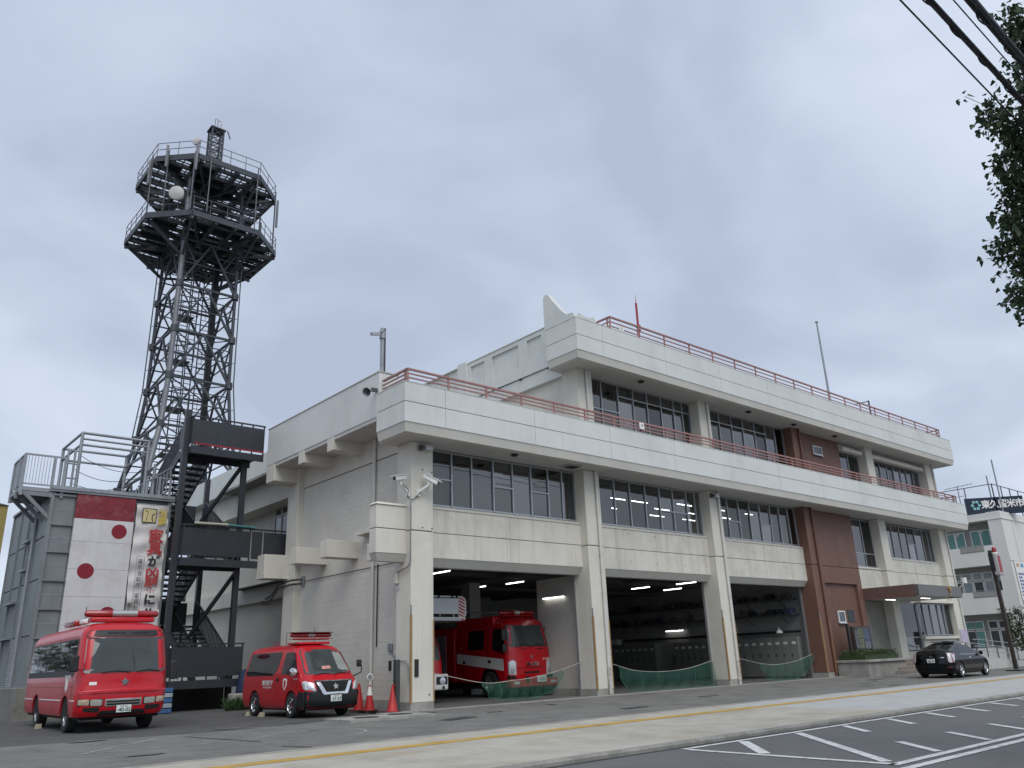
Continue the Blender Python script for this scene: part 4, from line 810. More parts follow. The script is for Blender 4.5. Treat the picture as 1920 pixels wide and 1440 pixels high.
small.build('secondary_bracing', towerm, rt)['kind'] = 'stuff'
# ladders and cable racks
for (x, y, w_) in ((TX-1.1, TY-1.2, .55), (TX+.9, TY+.5, .6), (TX+.2, TY+.9, .45)):
    ld = MB(); 
    for s_ in (-1, 1): ld.bar((x+s_*w_/2, y, 2), (x+s_*w_/2, y, 34), .07, .05)
    z = 2
    while z < 33.9: ld.bar((x-w_/2, y, z), (x+w_/2, y, z), .04); z += .36
    o = ld.build('cable_ladder', towerm, rt)
for z in (14.5, 17.6, 20.9, 24.1): 
    o = B(TX-1.5, TY-.9, z, TX-.3, TY+.3, z+.05).build('rest_deck', towerm, rt); rl = MB().bar((TX-1.7, TY-1.0, z+1.0), (TX+.4, TY-1.0, z+1.0), .035)
    for i in range(5): rl.bar((TX-1.7+i*.52, TY-1.0, z), (TX-1.7+i*.52, TY-1.0, z+1.0), .03)
    rl.build('deck_railing', towerm, rt)
for i in range(5): MB().cyl((TX+1.5+.09*i, TY+1.3, 1), (TX+1.5+.09*i, TY+1.3, 30), .04, 6).build('cable', black, rt)
# octagonal platforms
def octo(h, c): return [(-h+c, -h), (h-c, -h), (h, -h+c), (h, h-c), (h-c, h), (-h+c, h), (-h, h-c), (-h, -h+c)]
def platform(z, h, c, tag_):
    O = [Vector((TX+x, TY+y, z)) for x, y in octo(h, c)]
    pf = B(TX-h+c, TY-h-.06, z-.34, TX+h-c, TY-h+.06, z+.06).build('platform', towerm, rt)
    for i in range(1, 8): MB().bar(O[i]-Vector((0, 0, .11)), O[(i+1) % 8]-Vector((0, 0, .11)), .12, .42).build('edge_beam', towerm, pf)
    def inside(x, y): return abs(x) <= h and abs(y) <= h and abs(x)+abs(y) <= 2*h-c
    def span(y):
        m = h if abs(y) <= h-c else 2*h-c-abs(y); return m
    y = -h+.75; 
    while y < h-.2:
        m = span(y); MB().bar((TX-m, TY+y, z-.14), (TX+m, TY+y, z-.18), .14, .3).build('joist', towerm, pf); y += 1.05
    for x in (-1.9, -.65, .65, 1.9): 
        m = span(x); MB().bar((TX+x, TY-m, z-.22), (TX+x, TY+m, z-.3), .2, .5).build('main_beam', towerm, pf)
    gr = MB(); y = -h+.1
    while y < h:
        m = span(y); gr.bar((TX-m, TY+y, z), (TX+m, TY+y, z), .07, .07); y += .36
    x = -h+.1
    while x < h:
        m = span(x); gr.bar((TX+x, TY-m, z+.01), (TX+x, TY+m, z+.01), .07, .06); x += .5
    gr.build('grating', towerm, pf)['kind'] = 'stuff'
    # solid chequer plates over part of the deck
    for (xa, ya, xb, yb) in [q_ for k_, q_ in enumerate(((-1.8, -1.9, 1.7, .2), (-1.2, .3, 1.8, 2.1), (-h+.4, -.8, -2.2, 1.0), (2.2, -2.0, h-.5, .4), (-.6, 2.3, 1.4, h-.3), (-.4, -h+.4, 1.6, -2.6), (-2.2, -3.4, -.6, -2.0), (1.8, .6, 3.6, 2.4), (-3.4, 1.2, -1.4, 3.0), (-4.0, -2.2, -2.4, -1.0), (1.8, -3.6, 3.2, -2.2))) if tag_ == 'low' or k_ in (0, 3, 6, 9)]: B(TX+xa, TY+ya, z+.035, TX+xb, TY+yb, z+.05).build('deck_plate', towerm, pf)
    for i in range(8):
        e0 = (O[i]+O[(i+1) % 8])/2; t_ = leg(1 if e0.x > TX else -1, 1 if e0.y > TY else -1, z-2.2); MB().bar(O[i]-Vector((0, 0, .2)), t_, .14, .16).build('strut', towerm, pf)
    for (a_, b_) in ((0, 4), (1, 5), (2, 6), (3, 7)): MB().bar(O[a_]-Vector((0, 0, .4)), O[b_]-Vector((0, 0, .4)), .16, .3).build('main_beam', towerm, pf)
    for i in range(8):
        a, b = O[i], O[(i+1) % 8]
        for hh in (.62, 1.12): MB().bar(a+Vector((0, 0, hh)), b+Vector((0, 0, hh)), .035).build('guard_rail', tpole, pf)
        n = max(2, int((b-a).length/1.05))
        for k in range(n): p = a+(b-a)*k/n; MB().bar(p, p+Vector((0, 0, 1.12)), .035).build('guard_post', tpole, pf)
    return O
platform(30.0, 4.5, 2.25, 'low'); platform(34.5, 4.25, 2.1, 'up')
for x, y, z0, z1, r_ in ((-2.5, -4.6, 30.0, 34.4, .07), (-1.4, -4.55, 30.2, 35.0, .06), (1.9, -4.55, 30.0, 34.9, .06), (-4.3, -1.5, 30, 34.9, .07), (-3.7, -2.9, 30, 34.9, .06), (4.4, -1.9, 30, 35, .07), (4.45, .8, 30, 34.8, .07), (4.0, -2.9, 30, 34.6, .05)):
    MB().cyl((TX+x, TY+y, z0), (TX+x, TY+y, z1), r_*.75, 8).build('antenna_pole', tpole, rt, smooth=True)
for x, y, z0, z1 in ((-2.45, -4.75, 32.6, 35.1), (4.6, -1.9, 32.0, 34.6), (-4.45, -1.5, 32.4, 34.6), (4.55, .9, 31.0, 34.0), (-3.85, -3.0, 33.2, 35.2)):
    B(TX+x-.08, TY+y-.06, z0+.3, TX+x+.08, TY+y+.06, z1).build('panel_antenna', towerl, rt, bevel=.03)
dish = mat('dish_white', (.50, .48, .47), .5, var=.04)
t_ = Vector((-.55, -.8, -.12)).normalized(); c_ = Vector((TX-3.3, TY-4.1, 31.15))
MB().lathe(c_, t_, [(.42, -.3), (.48, -.05), (.48, .0), (.4, .04), (0, .06)], 28).build('dish_antenna', dish, rt, smooth=True); MB().cyl(c_-t_*.3, c_-t_*.9, .1, 8).build('dish_arm', towerm, rt)
c_ = Vector((TX-2.4, TY-4.1, 35.55)); t_ = Vector((-.85, -.45, .1)).normalized(); MB().lathe(c_, t_, [(.26, -.2), (.3, 0), (.22, .03), (0, .04)], 20).build('dish_antenna', dish, rt, smooth=True)
# top mast
for sx, sy in ((-1, -1), (1, -1), (1, 1), (-1, 1)): MB().bar((TX+.25+sx*.42, TY+sy*.42, 34.5), (TX+.25+sx*.42, TY+sy*.42, 39.9), .09).build('mast_leg', towerm, rt)
mb_ = MB()
for i in range(8):
    z = 34.6+i*.66
    for (a, b) in faces:
        P, Q = Vector((TX+.25+a[0]*.42, TY+a[1]*.42, z)), Vector((TX+.25+b[0]*.42, TY+b[1]*.42, z)); mb_.bar(P, Q, .05).bar(P, Q+Vector((0, 0, .66)), .045).bar(Q, P+Vector((0, 0, .66)), .045)
mb_.build('mast_bracing', towerm, rt)['kind'] = 'stuff'
B(TX-.3, TY-.5, 39.85, TX+.8, TY+.5, 39.95).build('mast_plate', towerm, rt); MB().bar((TX+.9, TY-.5, 39.9), (TX+1.15, TY-.5, 39.3), .06).build('mast_plate', towerm, rt)
for k, (x, h) in enumerate(((0, .8), (.3, .95), (.65, 1.0))): MB().tube([(TX+x, TY-.3+k*.3, 39.9), (TX+x, TY-.3+k*.3, 39.9+h), (TX+x+.12, TY-.3+k*.3, 39.98+h), (TX+x+.2, TY-.3+k*.3, 39.85+h)][:4 if k < 2 else 2], .022, 6).build('lightning_rod', towerm, rt)
# ------------------------------------------------------------------ vehicles
def lerpt(T, z):
    if z <= T[0][0]: return T[0][1]
    for (a, fa), (b, fb) in zip(T, T[1:]):
        if z <= b: return fa+(fb-fa)*(z-a)/(b-a)
    return T[-1][1]
def smooth_table(T, n=6):
    P = catmull([(a, b, 0) for a, b in T], n); return [(p.x, p.y) for p in P]
class Veh:
    """box-like body: half width by height, front and rear profile by height, wheel arches by length"""
    def __init__(s, hw, front, rear, zb, arches, Rf=.2, Rr=.15, cf=.05, cr=.03, ztop=None):
        s.hw = smooth_table(hw); s.fr = smooth_table(front); s.re = smooth_table(rear); s.zb = zb; s.ar = arches; s.Rf = Rf; s.Rr = Rr; s.cf = cf; s.cr = cr; s.ztop = ztop or hw[-1][0]
    def h(s, z): return max(0.0, lerpt(s.hw, z))
    def front(s, z, y): return s._end(s.fr, z, y, s.Rf, s.cf, -1)
    def rear(s, z, y): return s._end(s.re, z, y, s.Rr, s.cr, 1)
    def _end(s, T, z, y, Rr, c, sg):
        w_ = s.h(z); a = abs(y); x = lerpt(T, z) + sg*c*(y/max(.3, lerpt(s.hw, .9)))**2
        k = a-(w_-Rr)
        if k > 0: k = min(k, Rr); x += sg*(Rr-math.sqrt(max(0, Rr*Rr-k*k)))
        return x
    def arch(s, x):
        z = s.zb
        for xc, zc, r_ in s.ar:
            if abs(x-xc) < r_: z = max(z, zc+math.sqrt(r_*r_-(x-xc)**2))
        return z
    def body(s, name, m, parent, nu=90, nv=26, nt=18):
        zs = [s.zb+(s.ztop-s.zb)*(i/nv) for i in range(nv+1)]
        # denser rows near the roof edge
        zs = sorted(set([round(z, 4) for z in zs] + [round(s.ztop-(s.ztop-s.zb)*.10*k/8, 4) for k in range(9)])); vs = []; fs = []; b = MB(); n = len(zs)
        for sg in (1, -1):
            V = []
            for i in range(nu+1):
                for z in zs:
                    y = s.h(z); x0, x1 = s.rear(z, y), s.front(z, y); x = x0+(x1-x0)*i/nu; V.append((x, sg*y, max(z, s.arch(x))))
            F = [(i*n+j, (i+1)*n+j, (i+1)*n+j+1, i*n+j+1) for i in range(nu) for j in range(n-1)]
            b.add(V, F if sg < 0 else [f[::-1] for f in F])
        for end, sgn in ((s.front, 1), (s.rear, -1)):
            V = [(end(z, t*s.h(z)), t*s.h(z), z) for z in zs for t in [-1+2*k/nt for k in range(nt+1)]]
            F = [(j*(nt+1)+k, j*(nt+1)+k+1, (j+1)*(nt+1)+k+1, (j+1)*(nt+1)+k) for j in range(n-1) for k in range(nt)]; b.add(V, F if sgn > 0 else [f[::-1] for f in F])
        zt = zs[-1]; w_ = s.h(zt)
        if w_ > .01:
            V = []; 
            for i in range(13):
                for k in range(nt+1):
                    y = w_*(-1+2*k/nt); x0, x1 = s.rear(zt, y), s.front(zt, y); V.append((x0+(x1-x0)*i/12, y, zt+.035*(1-(y/w_)**2)*math.sin(math.pi*min(1, max(0, i/12)))))
            b.add(V, [(i*(nt+1)+k, (i+1)*(nt+1)+k, (i+1)*(nt+1)+k+1, i*(nt+1)+k+1) for i in range(12) for k in range(nt)])
        return b.build(name, m, parent, smooth=True, fixn=2, ang=42)
    def patch(s, name, m, parent, poly, where, off=.006, rnd=.05, rings=5, seg=5, smooth=True):
        """rounded polygon laid on the front ('f': y,z), rear ('r') or a side ('R','L': x,z)"""
        out_ = []; n = len(poly); P = [Vector((*p, 0)) for p in poly]
        for i in range(n):
            p0, p1, p2 = P[i-1], P[i], P[(i+1) % n]; a = (p0-p1); b = (p2-p1); r_ = min(rnd, a.length*.45, b.length*.45); A = p1+a.normalized()*r_; B_ = p1+b.normalized()*r_
            k = 4 if rnd > 0 else 1
            for j in range(k): t = j/max(1, k-1); out_.append(A*(1-t)**2+p1*2*t*(1-t)+B_*t*t) if rnd > 0 else out_.append(p1)
        Q = []
        for i in range(len(out_)):
            a, b = out_[i], out_[(i+1) % len(out_)]; d = max(1, int((b-a).length/.25)); Q += [a+(b-a)*k/d for k in range(d)]
        c = sum(Q, Vector())/len(Q); rows = [[c+(q-c)*(j/rings) for q in Q] for j in range(1, rings+1)]
        def mp(p, o):
            if where == 'f': return (s.front(p.y, p.x)+o, p.x, p.y)
            if where == 'r': return (s.rear(p.y, p.x)-o, p.x, p.y)
            return (p.x, (s.h(p.y)+o)*(1 if where == 'L' else -1), p.y)
        b = MB(); V = [mp(c, off)] + [mp(p, off) for r_ in rows for p in r_] + [mp(p, -.01) for p in rows[-1]]; N_ = len(Q); F = [(0, 1+i, 1+(i+1) % N_) for i in range(N_)]
        for j in range(rings): F += [(1+j*N_+i, 1+(j+1)*N_+i, 1+(j+1)*N_+(i+1) % N_, 1+j*N_+(i+1) % N_) for i in range(N_)]
        return b.add(V, F).build(name, m, parent, smooth=smooth, fixn=True, ang=50)
vglass = mat('vehicle_glass', (.010, .012, .013), .04, var=0, spec=.4)
wsglass = mat('windscreen_glass', (.045, .055, .055), .03, var=0, spec=.6)
rimm = mat('rim_silver', (.55, .56, .57), .25, metal=.85, var=.05)
redl = mat('red_lens', (.30, .008, .012), .15, var=.1, scale=15, coat=1)
under = mat('underbody', (.012, .012, .012), .9, var=0)
def wheel(par, x, y, r_, w_, rim=.62, slots=6, sm_=rimm):
    sg = 1 if y > 0 else -1
    t = MB().lathe((x, y, r_), (0, sg, 0), [(r_*.55, -w_/2), (r_*.9, -w_/2), (r_, -w_*.35), (r_, w_*.35), (r_*.93, w_*.5), (r_*rim, w_*.5), (r_*rim, w_*.2)], 30).build('wheel', rubber, par, smooth=True, fixn=True)
    MB().lathe((x, y, r_), (0, sg, 0), [(r_*rim*1.02, w_*.46), (r_*rim*.92, w_*.42), (r_*rim*.84, w_*.25), (r_*.3, w_*.42), (r_*.2, w_*.5), (0, w_*.52)], 28).build('rim', sm_, t, smooth=True)
    for k in range(slots):
        a = 2*math.pi*k/slots; c = Vector((x+math.cos(a)*r_*rim*.62, y+sg*w_*.44, r_+math.sin(a)*r_*rim*.62)); MB().disc(c, (0, sg, 0), r_*rim*.17, 10).build('rim_slot', black, t)
    return t
def plate(par, V, where, y, z, txt, top, w_=.33, h=.165, off=.02, green=True):
    x = (V.front(z, y)+off) if where == 'f' else (V.rear(z, y)-off); sg = 1 if where == 'f' else -1
    p = MB().box(x-.006, y-w_/2, z-h/2, x+.006, y+w_/2, z+h/2).build('licence_plate', mat('plate_white', (.66, .68, .66), .5, var=.03), par, bevel=.004)
    tm = mat('plate_green', (.02, .10, .05), .5)
    rx = (0, sg, 0)
    text('plate_number', txt, .115, tm, p, (x+sg*.0075, y+.02*sg, z-.028), rx=rx, bold=.004); text('plate_number', top, .045, tm, p, (x+sg*.0075, y, z+.05), rx=rx)
    text('plate_number', 'さ', .05, tm, p, (x+sg*.0075, y-sg*.135, z-.03), rx=rx); return p
def lightbar(par, x, z, hw_, segs, rr=.075, mids=()):
    b = B(x-.11, -hw_*.85, z-.05, x+.11, hw_*.85, z).build('light_bar', red, par, bevel=.02)
    n = len(segs); y = -hw_
    for k, (fr_, m_) in enumerate(segs):
        y1 = y+2*hw_*fr_; e0 = k == 0; e1 = k == n-1
        L_ = MB(); L_.lathe((x, y, z+.09), (0, 1, 0), [(0, 0), (rr*(.55 if e0 else 1), 0), (rr, .06 if e0 else .005), (rr, (y1-y)-(.06 if e1 else .005)), (rr*(.55 if e1 else 1), y1-y), (0, y1-y)], 14); L_.build('lens', m_, b, smooth=True, fixn=True); y = y1
    return b
silver = mat('speaker_silver', (.42, .42, .42), .35, metal=.6, var=.15, scale=20)
# ---- minibus
bus = thing('fire_minibus', 'red fire service minibus with long roof light bar parked by drill tower', 'bus', (-7.76, 2.332, 0), local=True, rz=R(-91.9)); bus.scale = (1.02, 1.035, 1.015)
V = Veh(hw=[(.36, .98), (.5, 1.02), (.9, 1.03), (1.35, 1.03), (1.9, .995), (2.25, .965), (2.42, .90), (2.52, .78), (2.57, .60), (2.585, .40)],
        front=[(.36, 1.16), (.45, 1.25), (.7, 1.29), (.95, 1.285), (1.0, 1.255), (1.33, 1.21), (1.8, 1.10), (2.25, .965), (2.42, .86), (2.52, .70), (2.585, .45)],
        rear=[(.4, -5.5), (.6, -5.58), (1.4, -5.6), (2.2, -5.52), (2.45, -5.4), (2.585, -5.0)], zb=.37, arches=[(0, .40, .47), (-3.69, .40, .47)], Rf=.2, Rr=.18, cf=.10)
V.body('body', red, bus)
B(-5.4, -.9, .3, 1.0, .9, .9).build('underbody', under, bus); B(-.55, -.985, .38, .55, .985, .95).build('wheel_well', under, bus); B(-4.2, -.985, .38, -3.2, .985, .95).build('wheel_well', under, bus)
V.patch('windscreen', wsglass, bus, [(-.93, 1.36), (.93, 1.36), (.89, 2.2), (-.89, 2.2)], 'f', rnd=.08)
wb = V.patch('windscreen_band', black, bus, [(-.91, 2.215), (.91, 2.215), (.84, 2.38), (-.84, 2.38)], 'f', off=.008, rnd=.05)
for y0 in (-.45, .12):
    for k in range(3): V.patch('vent', under, bus, [(y0+k*.14, 2.29), (y0+.12+k*.14, 2.29), (y0+.12+k*.14, 2.315), (y0+k*.14, 2.315)], 'f', off=.012, rnd=0, rings=1)
for sgn in ('R', 'L'):
    V.patch('window_band', black, bus, [(-5.3, 1.30), (.62, 1.30), (.72, 1.42), (.55, 2.2), (-5.25, 2.2)], sgn, off=.004, rnd=.06)
    xs_ = [.58, -.25, -1.5, -2.75, -4.0, -5.2]
    for a, b_ in zip(xs_, xs_[1:]): V.patch('window', vglass, bus, [(b_+.04, 1.45), (a-.04, 1.45), (a-.04 - (.12 if a == .58 else 0), 2.16), (b_+.04, 2.16)], sgn, off=.010, rnd=.04)
    V.patch('side_window_edge', alu, bus, [(-.2, 2.0), (.45, 2.0), (.44, 2.03), (-.2, 2.03)], sgn, off=.016, rnd=0, rings=1)
    V.patch('trim_line', white, bus, [(-5.35, .735), (-4.2, .735), (-4.2, .76), (-5.35, .76)], sgn, off=.006, rnd=0, rings=1); V.patch('trim_line', white, bus, [(-3.2, .735), (-.52, .735), (-.52, .76), (-3.2, .76)], sgn, off=.006, rnd=0, rings=1); V.patch('trim_line', white, bus, [(.52, .735), (1.0, .735), (1.0, .76), (.52, .76)], sgn, off=.006, rnd=0, rings=1)
    V.patch('shield_emblem', white, bus, [(.02, .93), (.15, 1.02), (.15, 1.22), (.02, 1.25), (-.11, 1.22), (-.11, 1.02)], sgn, off=.006, rnd=.03)
    for (xa, za, xb, zb_) in ((.66, .8, .62, 1.3), (-.30, .8, -.30, 1.3), (-5.1, .45, -5.1, 1.3)): V.patch('body_seam', mat('door_gap', (.10, .004, .006), .6), bus, [(xa-.007, za), (xa+.007, za), (xb+.007, zb_), (xb-.007, zb_)], sgn, off=.003, rnd=0, rings=1)
    V.patch('body_seam', mat('door_gap', (.10, .004, .006), .6), bus, [(-5.3, 2.235), (.4, 2.235), (.4, 2.243), (-5.3, 2.243)], sgn, off=.004, rnd=0, rings=1); V.patch('body_seam', MATS['door_gap'], bus, [(-5.3, 1.05), (.9, 1.05), (.9, 1.056), (-5.3, 1.056)], sgn, off=.003, rnd=0, rings=1)
    V.patch('filler_flap', mat('red_shadow', (.40, .01, .018), .35, coat=.4), bus, [(-1.6, .5), (-1.3, .5), (-1.3, .72), (-1.6, .72)], sgn, off=.006, rnd=.02)
text('lettering', '東京消防庁', .15, white, bus, (.05, -1.037, 1.3-.02), rx=(1, 0, 0), ry=(0, 0, 1), bold=.004) if False else text('lettering', '東京消防庁', .13, white, bus, (.1, -1.038, 1.27), rx=(1, 0, 0), bold=.004)
# bumper relief, lights
V.patch('bumper_ridge', red, bus, [(-.98, .90), (.98, .90), (.98, .985), (-.98, .985)], 'f', off=.028, rnd=.03)
hl_ = mat('headlamp', (.50, .50, .46), .1, metal=.4, var=.25, scale=30, coat=1)
for s_ in (-1, 1):
    V.patch('headlight', black, bus, [(s_*.98, .63), (s_*.45, .60), (s_*.45, .77), (s_*.98, .79)], 'f', off=.010, rnd=.03); V.patch('headlight_lens', hl_, bus, [(s_*.72, .625), (s_*.47, .615), (s_*.47, .755), (s_*.72, .765)], 'f', off=.02, rnd=.03); V.patch('indicator_lens', mat('indicator', (.45, .36, .26), .15, var=.2, scale=30, coat=1), bus, [(s_*.97, .645), (s_*.75, .635), (s_*.75, .765), (s_*.97, .775)], 'f', off=.02, rnd=.03)
    V.patch('fog_recess', under, bus, [(s_*.85, .50), (s_*.52, .46), (s_*.50, .585), (s_*.87, .585)], 'f', off=.008, rnd=.04)
gr_ = V.patch('grille', chrome, bus, [(-.40, .59), (.40, .59), (.41, .76), (-.41, .76)], 'f', off=.014, rnd=.02)
for z in (.635, .695): V.patch('grille_slot', under, gr_, [(-.37, z-.02), (.37, z-.02), (.37, z+.022), (-.37, z+.022)], 'f', off=.022, rnd=.005, rings=2)
V.patch('lower_grille', under, bus, [(-.55, .385), (.55, .385), (.48, .50), (-.48, .50)], 'f', off=.008, rnd=.04)
plate(bus, V, 'f', .02, .525, '40-02', '多摩 830', off=.035)
V.patch('emblem', chrome, bus, [(.0+.1*math.cos(math.pi/2+i*math.pi/5)*(1 if i % 2 == 0 else .5), 1.14+.1*math.sin(math.pi/2+i*math.pi/5)*(1 if i % 2 == 0 else .5)) for i in range(10)], 'f', off=.02, rnd=0, rings=2)
V.patch('sticker', white, bus, [(-.78, 1.09), (-.62, 1.09), (-.62, 1.16), (-.78, 1.16)], 'f', off=.006, rnd=0, rings=1)
for y0, y1 in ((-.55, .1), (.25, .8)): MB().tube([(V.front(1.37, y1)+.03, y1, 1.37), (V.front(1.4, (y0+y1)/2)+.04, (y0+y1)/2, 1.41), (V.front(1.38, y0)+.04, y0, 1.375)], .012, 6).build('wiper', black, bus)
MB().tube([(.95, -1.0, 1.45), (1.2, -1.12, 1.5), (1.22, -1.14, 1.7)], .015, 6).build('mirror_arm', black, bus); B(1.14, -1.24, 1.4, 1.22, -1.06, 1.78).build('mirror', black, bus, bevel=.03); B(1.1, 1.05, 1.15, 1.18, 1.22, 1.6).build('mirror', black, bus, bevel=.03)
for x in (0, -3.69):
    for s_ in (-1, 1): wheel(bus, x, s_*.86, .39, .24, slots=6)
lightbar(bus, .25, 2.72, .88, [(.36, redl), (.34, silver), (.30, redl)], .09); B(.05, -.75, 2.6, .45, .75, 2.7).build('bar_mount', red, bus, bevel=.02)
MB().lathe((-.15, -.5, 2.63), (0, 0, 1), [(.0, .0), (.17, .0), (.17, .2), (.12, .28), (0, .31)], 18).build('siren_dome', redl, bus, smooth=True, fixn=True) if False else None
B(-.9, -.75, 2.6, -.4, -.6, 2.72).build('roof_siren', white, bus, bevel=.03); B(-2.2, -.85, 2.58, -1.0, -.65, 2.72).build('roof_lamp', redl, bus, bevel=.03); MB().cyl((-.6, -.68, 2.6), (-.6, -.68, 3.05), .008, 6).build('aerial', black, bus)
# ---- van
van = thing('fire_van', 'red fire service van with black bumper parked beside the side wall', 'van', (-2.477, 1.063, 0), local=True, rz=R(-91.2))
V = Veh(hw=[(.24, .78), (.4, .835), (.9, .847), (1.15, .835), (1.5, .775), (1.8, .70), (1.9, .63), (1.955, .52), (1.985, .35)],
        front=[(.24, .88), (.32, 1.0), (.5, 1.06), (.75, 1.05), (.92, .985), (1.0, .90), (1.10, .76), (1.25, .63), (1.5, .38), (1.75, .12), (1.86, -.03), (1.93, -.2), (1.985, -.6)],
        rear=[(.3, -3.55), (.5, -3.63), (1.0, -3.62), (1.6, -3.52), (1.9, -3.38), (1.985, -3.0)], zb=.24, arches=[(0, .34, .395), (-2.555, .34, .395)], Rf=.24, Rr=.15, cf=.13)
V.body('body', red, van, nu=100, nv=34)
B(-3.4, -.74, .2, .8, .74, .7).build('underbody', under, van)
for x in (0, -2.555): B(x-.46, -.80, .26, x+.46, .80, .80).build('wheel_well', under, van)
V.patch('windscreen', wsglass, van, [(-.74, 1.14), (.74, 1.14), (.62, 1.83), (-.62, 1.83)], 'f', rnd=.10, off=.006)
V.patch('painted_see_through_patch', mat('painted_daylight', (.26, .29, .27), .05, var=.1, coat=.6), van, [(.30, 1.26), (.66, 1.2), (.58, 1.72), (.32, 1.76)], 'f', off=.009, rnd=.05)  # pale patch painted on the windscreen for daylight coming through the far window
V.patch('dash_sign', mat('dash_card', (.55, .25, .22), .6, var=.1), van, [(-.2, 1.27), (.08, 1.29), (.06, 1.37), (-.2, 1.35)], 'f', off=.009, rnd=.01, rings=2)
for sgn in ('R', 'L'):
    V.patch('side_window', vglass, van, [(-3.3, 1.14), (-1.28, 1.14), (-1.02, 1.3), (-.92, 1.79), (-3.2, 1.79)], sgn, off=.006, rnd=.08); V.patch('door_window', vglass, van, [(-.72, 1.18), (.30, 1.13), (.34, 1.2), (-.12, 1.76), (-.68, 1.76)], sgn, off=.006, rnd=.06)
    V.patch('window_divider', black, van, [(-.23, 1.16), (-.19, 1.16), (-.10, 1.73), (-.14, 1.74)], sgn, off=.010, rnd=0, rings=1)
    dk = mat('door_gap', (.10, .004, .006), .6)
    for (xa, za, xb, zb_) in ((-.80, .32, -.83, 1.85), (.40, .80, .36, 1.12), (-1.05, .30, -1.0, 1.1)):
        V.patch('door_seam', dk, van, [(xa-.006, za), (xa+.006, za), (xb+.006, zb_), (xb-.006, zb_)], sgn, off=.003, rnd=0, rings=1)
    V.patch('door_handle', black, van, [(-1.0, .98), (-.86, .98), (-.86, 1.07), (-1.0, 1.07)], sgn, off=.02, rnd=.02, rings=2)
    V.patch('shield_emblem', white, van, [(-.42, .72), (-.29, .86), (-.29, 1.03), (-.36, 1.06), (-.42, 1.045), (-.48, 1.06), (-.55, 1.03), (-.55, .86)], sgn, off=.006, rnd=.02); V.patch('shield_core', red, van, [(-.42, .77), (-.36, .87), (-.36, 1.0), (-.48, 1.0), (-.48, .87)], sgn, off=.010, rnd=.01, rings=2)
    V.patch('body_crease', mat('red_shadow', (.40, .01, .018), .35, coat=.4), van, [(-3.5, .60), (-2.2, .62), (-2.2, .63), (-3.5, .61)], sgn, off=.004, rnd=0, rings=1)
text('lettering', '東京消防庁', .155, white, van, (-1.62, -.853, .93), bold=.005); text('lettering', 'TOKYO FIRE DEPT', .062, white, van, (-1.62, -.853, .81), sx=1.15, bold=.002); text('lettering', '東久留米', .06, white, van, (.27, -.846, 1.02), bold=.002)
blk2 = mat('bumper_black', (.018, .019, .022), .42, var=.1)
V.patch('front_bumper', blk2, van, [(-.77, .26), (.77, .26), (.828, .40), (.838, .69), (.55, .72), (-.55, .72), (-.838, .69), (-.828, .40)], 'f', off=.022, rnd=.03, rings=7); 
for sgn in ('R', 'L'): V.patch('bumper_corner', blk2, van, [(.40, .26), (.80, .26), (.82, .68), (.52, .70), (.38, .52)], sgn, off=.016, rnd=.03)
V.patch('grille', under, van, [(-.52, .66), (.52, .66), (.58, .955), (-.58, .955)], 'f', off=.024, rnd=.03)
MBv = [(-.44, .94), (-.54, .94), (-.40, .64), (-.33, .585), (.33, .585), (.40, .64), (.54, .94), (.44, .94), (.30, .665), (-.30, .665)]
V.patch('grille_frame', chrome, van, [(-.44, .94), (-.54, .94), (-.38, .62), (-.27, .64)], 'f', off=.04, rnd=.01, rings=3); V.patch('grille_frame', chrome, van, [(.44, .94), (.54, .94), (.38, .62), (.27, .64)], 'f', off=.04, rnd=.01, rings=3); V.patch('grille_frame', chrome, van, [(-.37, .60), (.37, .60), (.30, .665), (-.30, .665)], 'f', off=.04, rnd=.01, rings=3)
V.patch('bonnet_trim', chrome, van, [(-.60, .955), (.60, .955), (.60, .98), (-.60, .98)], 'f', off=.03, rnd=.005, rings=2)
V.patch('emblem', silver, van, [(.09*math.cos(math.pi/2+i*math.pi/5)*(1 if i % 2 == 0 else .5), .81+.09*math.sin(math.pi/2+i*math.pi/5)*(1 if i % 2 == 0 else .5)) for i in range(10)], 'f', off=.045, rnd=0, rings=2)
for s_ in (-1, 1): 
    V.patch('headlight', lampg, van, [(s_*.56, .69), (s_*.83, .74), (s_*.845, .93), (s_*.80, .98), (s_*.62, .90)], 'f', off=.018, rnd=.03, rings=6); V.patch('headlight_bulb', chrome, van, [(s_*.68, .77), (s_*.77, .79), (s_*.77, .87), (s_*.68, .86)], 'f', off=.026, rnd=.03, rings=2); V.patch('fog_recess', under, van, [(s_*.62, .36), (s_*.80, .38), (s_*.80, .47), (s_*.64, .47)], 'f', off=.026, rnd=.02, rings=2)
V.patch('lower_intake', under, van, [(-.48, .30), (.48, .30), (.52, .40), (-.52, .40)], 'f', off=.026, rnd=.02)
plate(van, V, 'f', .0, .50, '37-07', '多摩 800', off=.05)
MB().tube([(.35, -.80, 1.18), (.36, -.95, 1.22)], .03, 6).build('mirror_arm', black, van); MB().lathe((.34, -.96, 1.22), (1, 0, 0), [(0, -.06), (.1, -.05), (.12, 0), (.09, .06), (0, .08)], 14).build('mirror', chrome, van, smooth=True)
MB().tube([(.55, .82, 1.05), (.72, .98, 1.15), (.72, 1.0, 1.32), (.62, .96, 1.42)], .018, 6).build('mirror_arm', black, van); B(.55, .90, 1.3, .66, 1.04, 1.5).build('mirror', black, van, bevel=.03)
for y0, y1 in ((-.5, .0), (.05, .55)): MB().tube([(V.front(1.12, y0)+.03, y0, 1.12), (V.front(1.17, (y0+y1)/2)+.03, (y0+y1)/2, 1.165), (V.front(1.15, y1)+.03, y1, 1.15)], .010, 6).build('wiper', black, van)
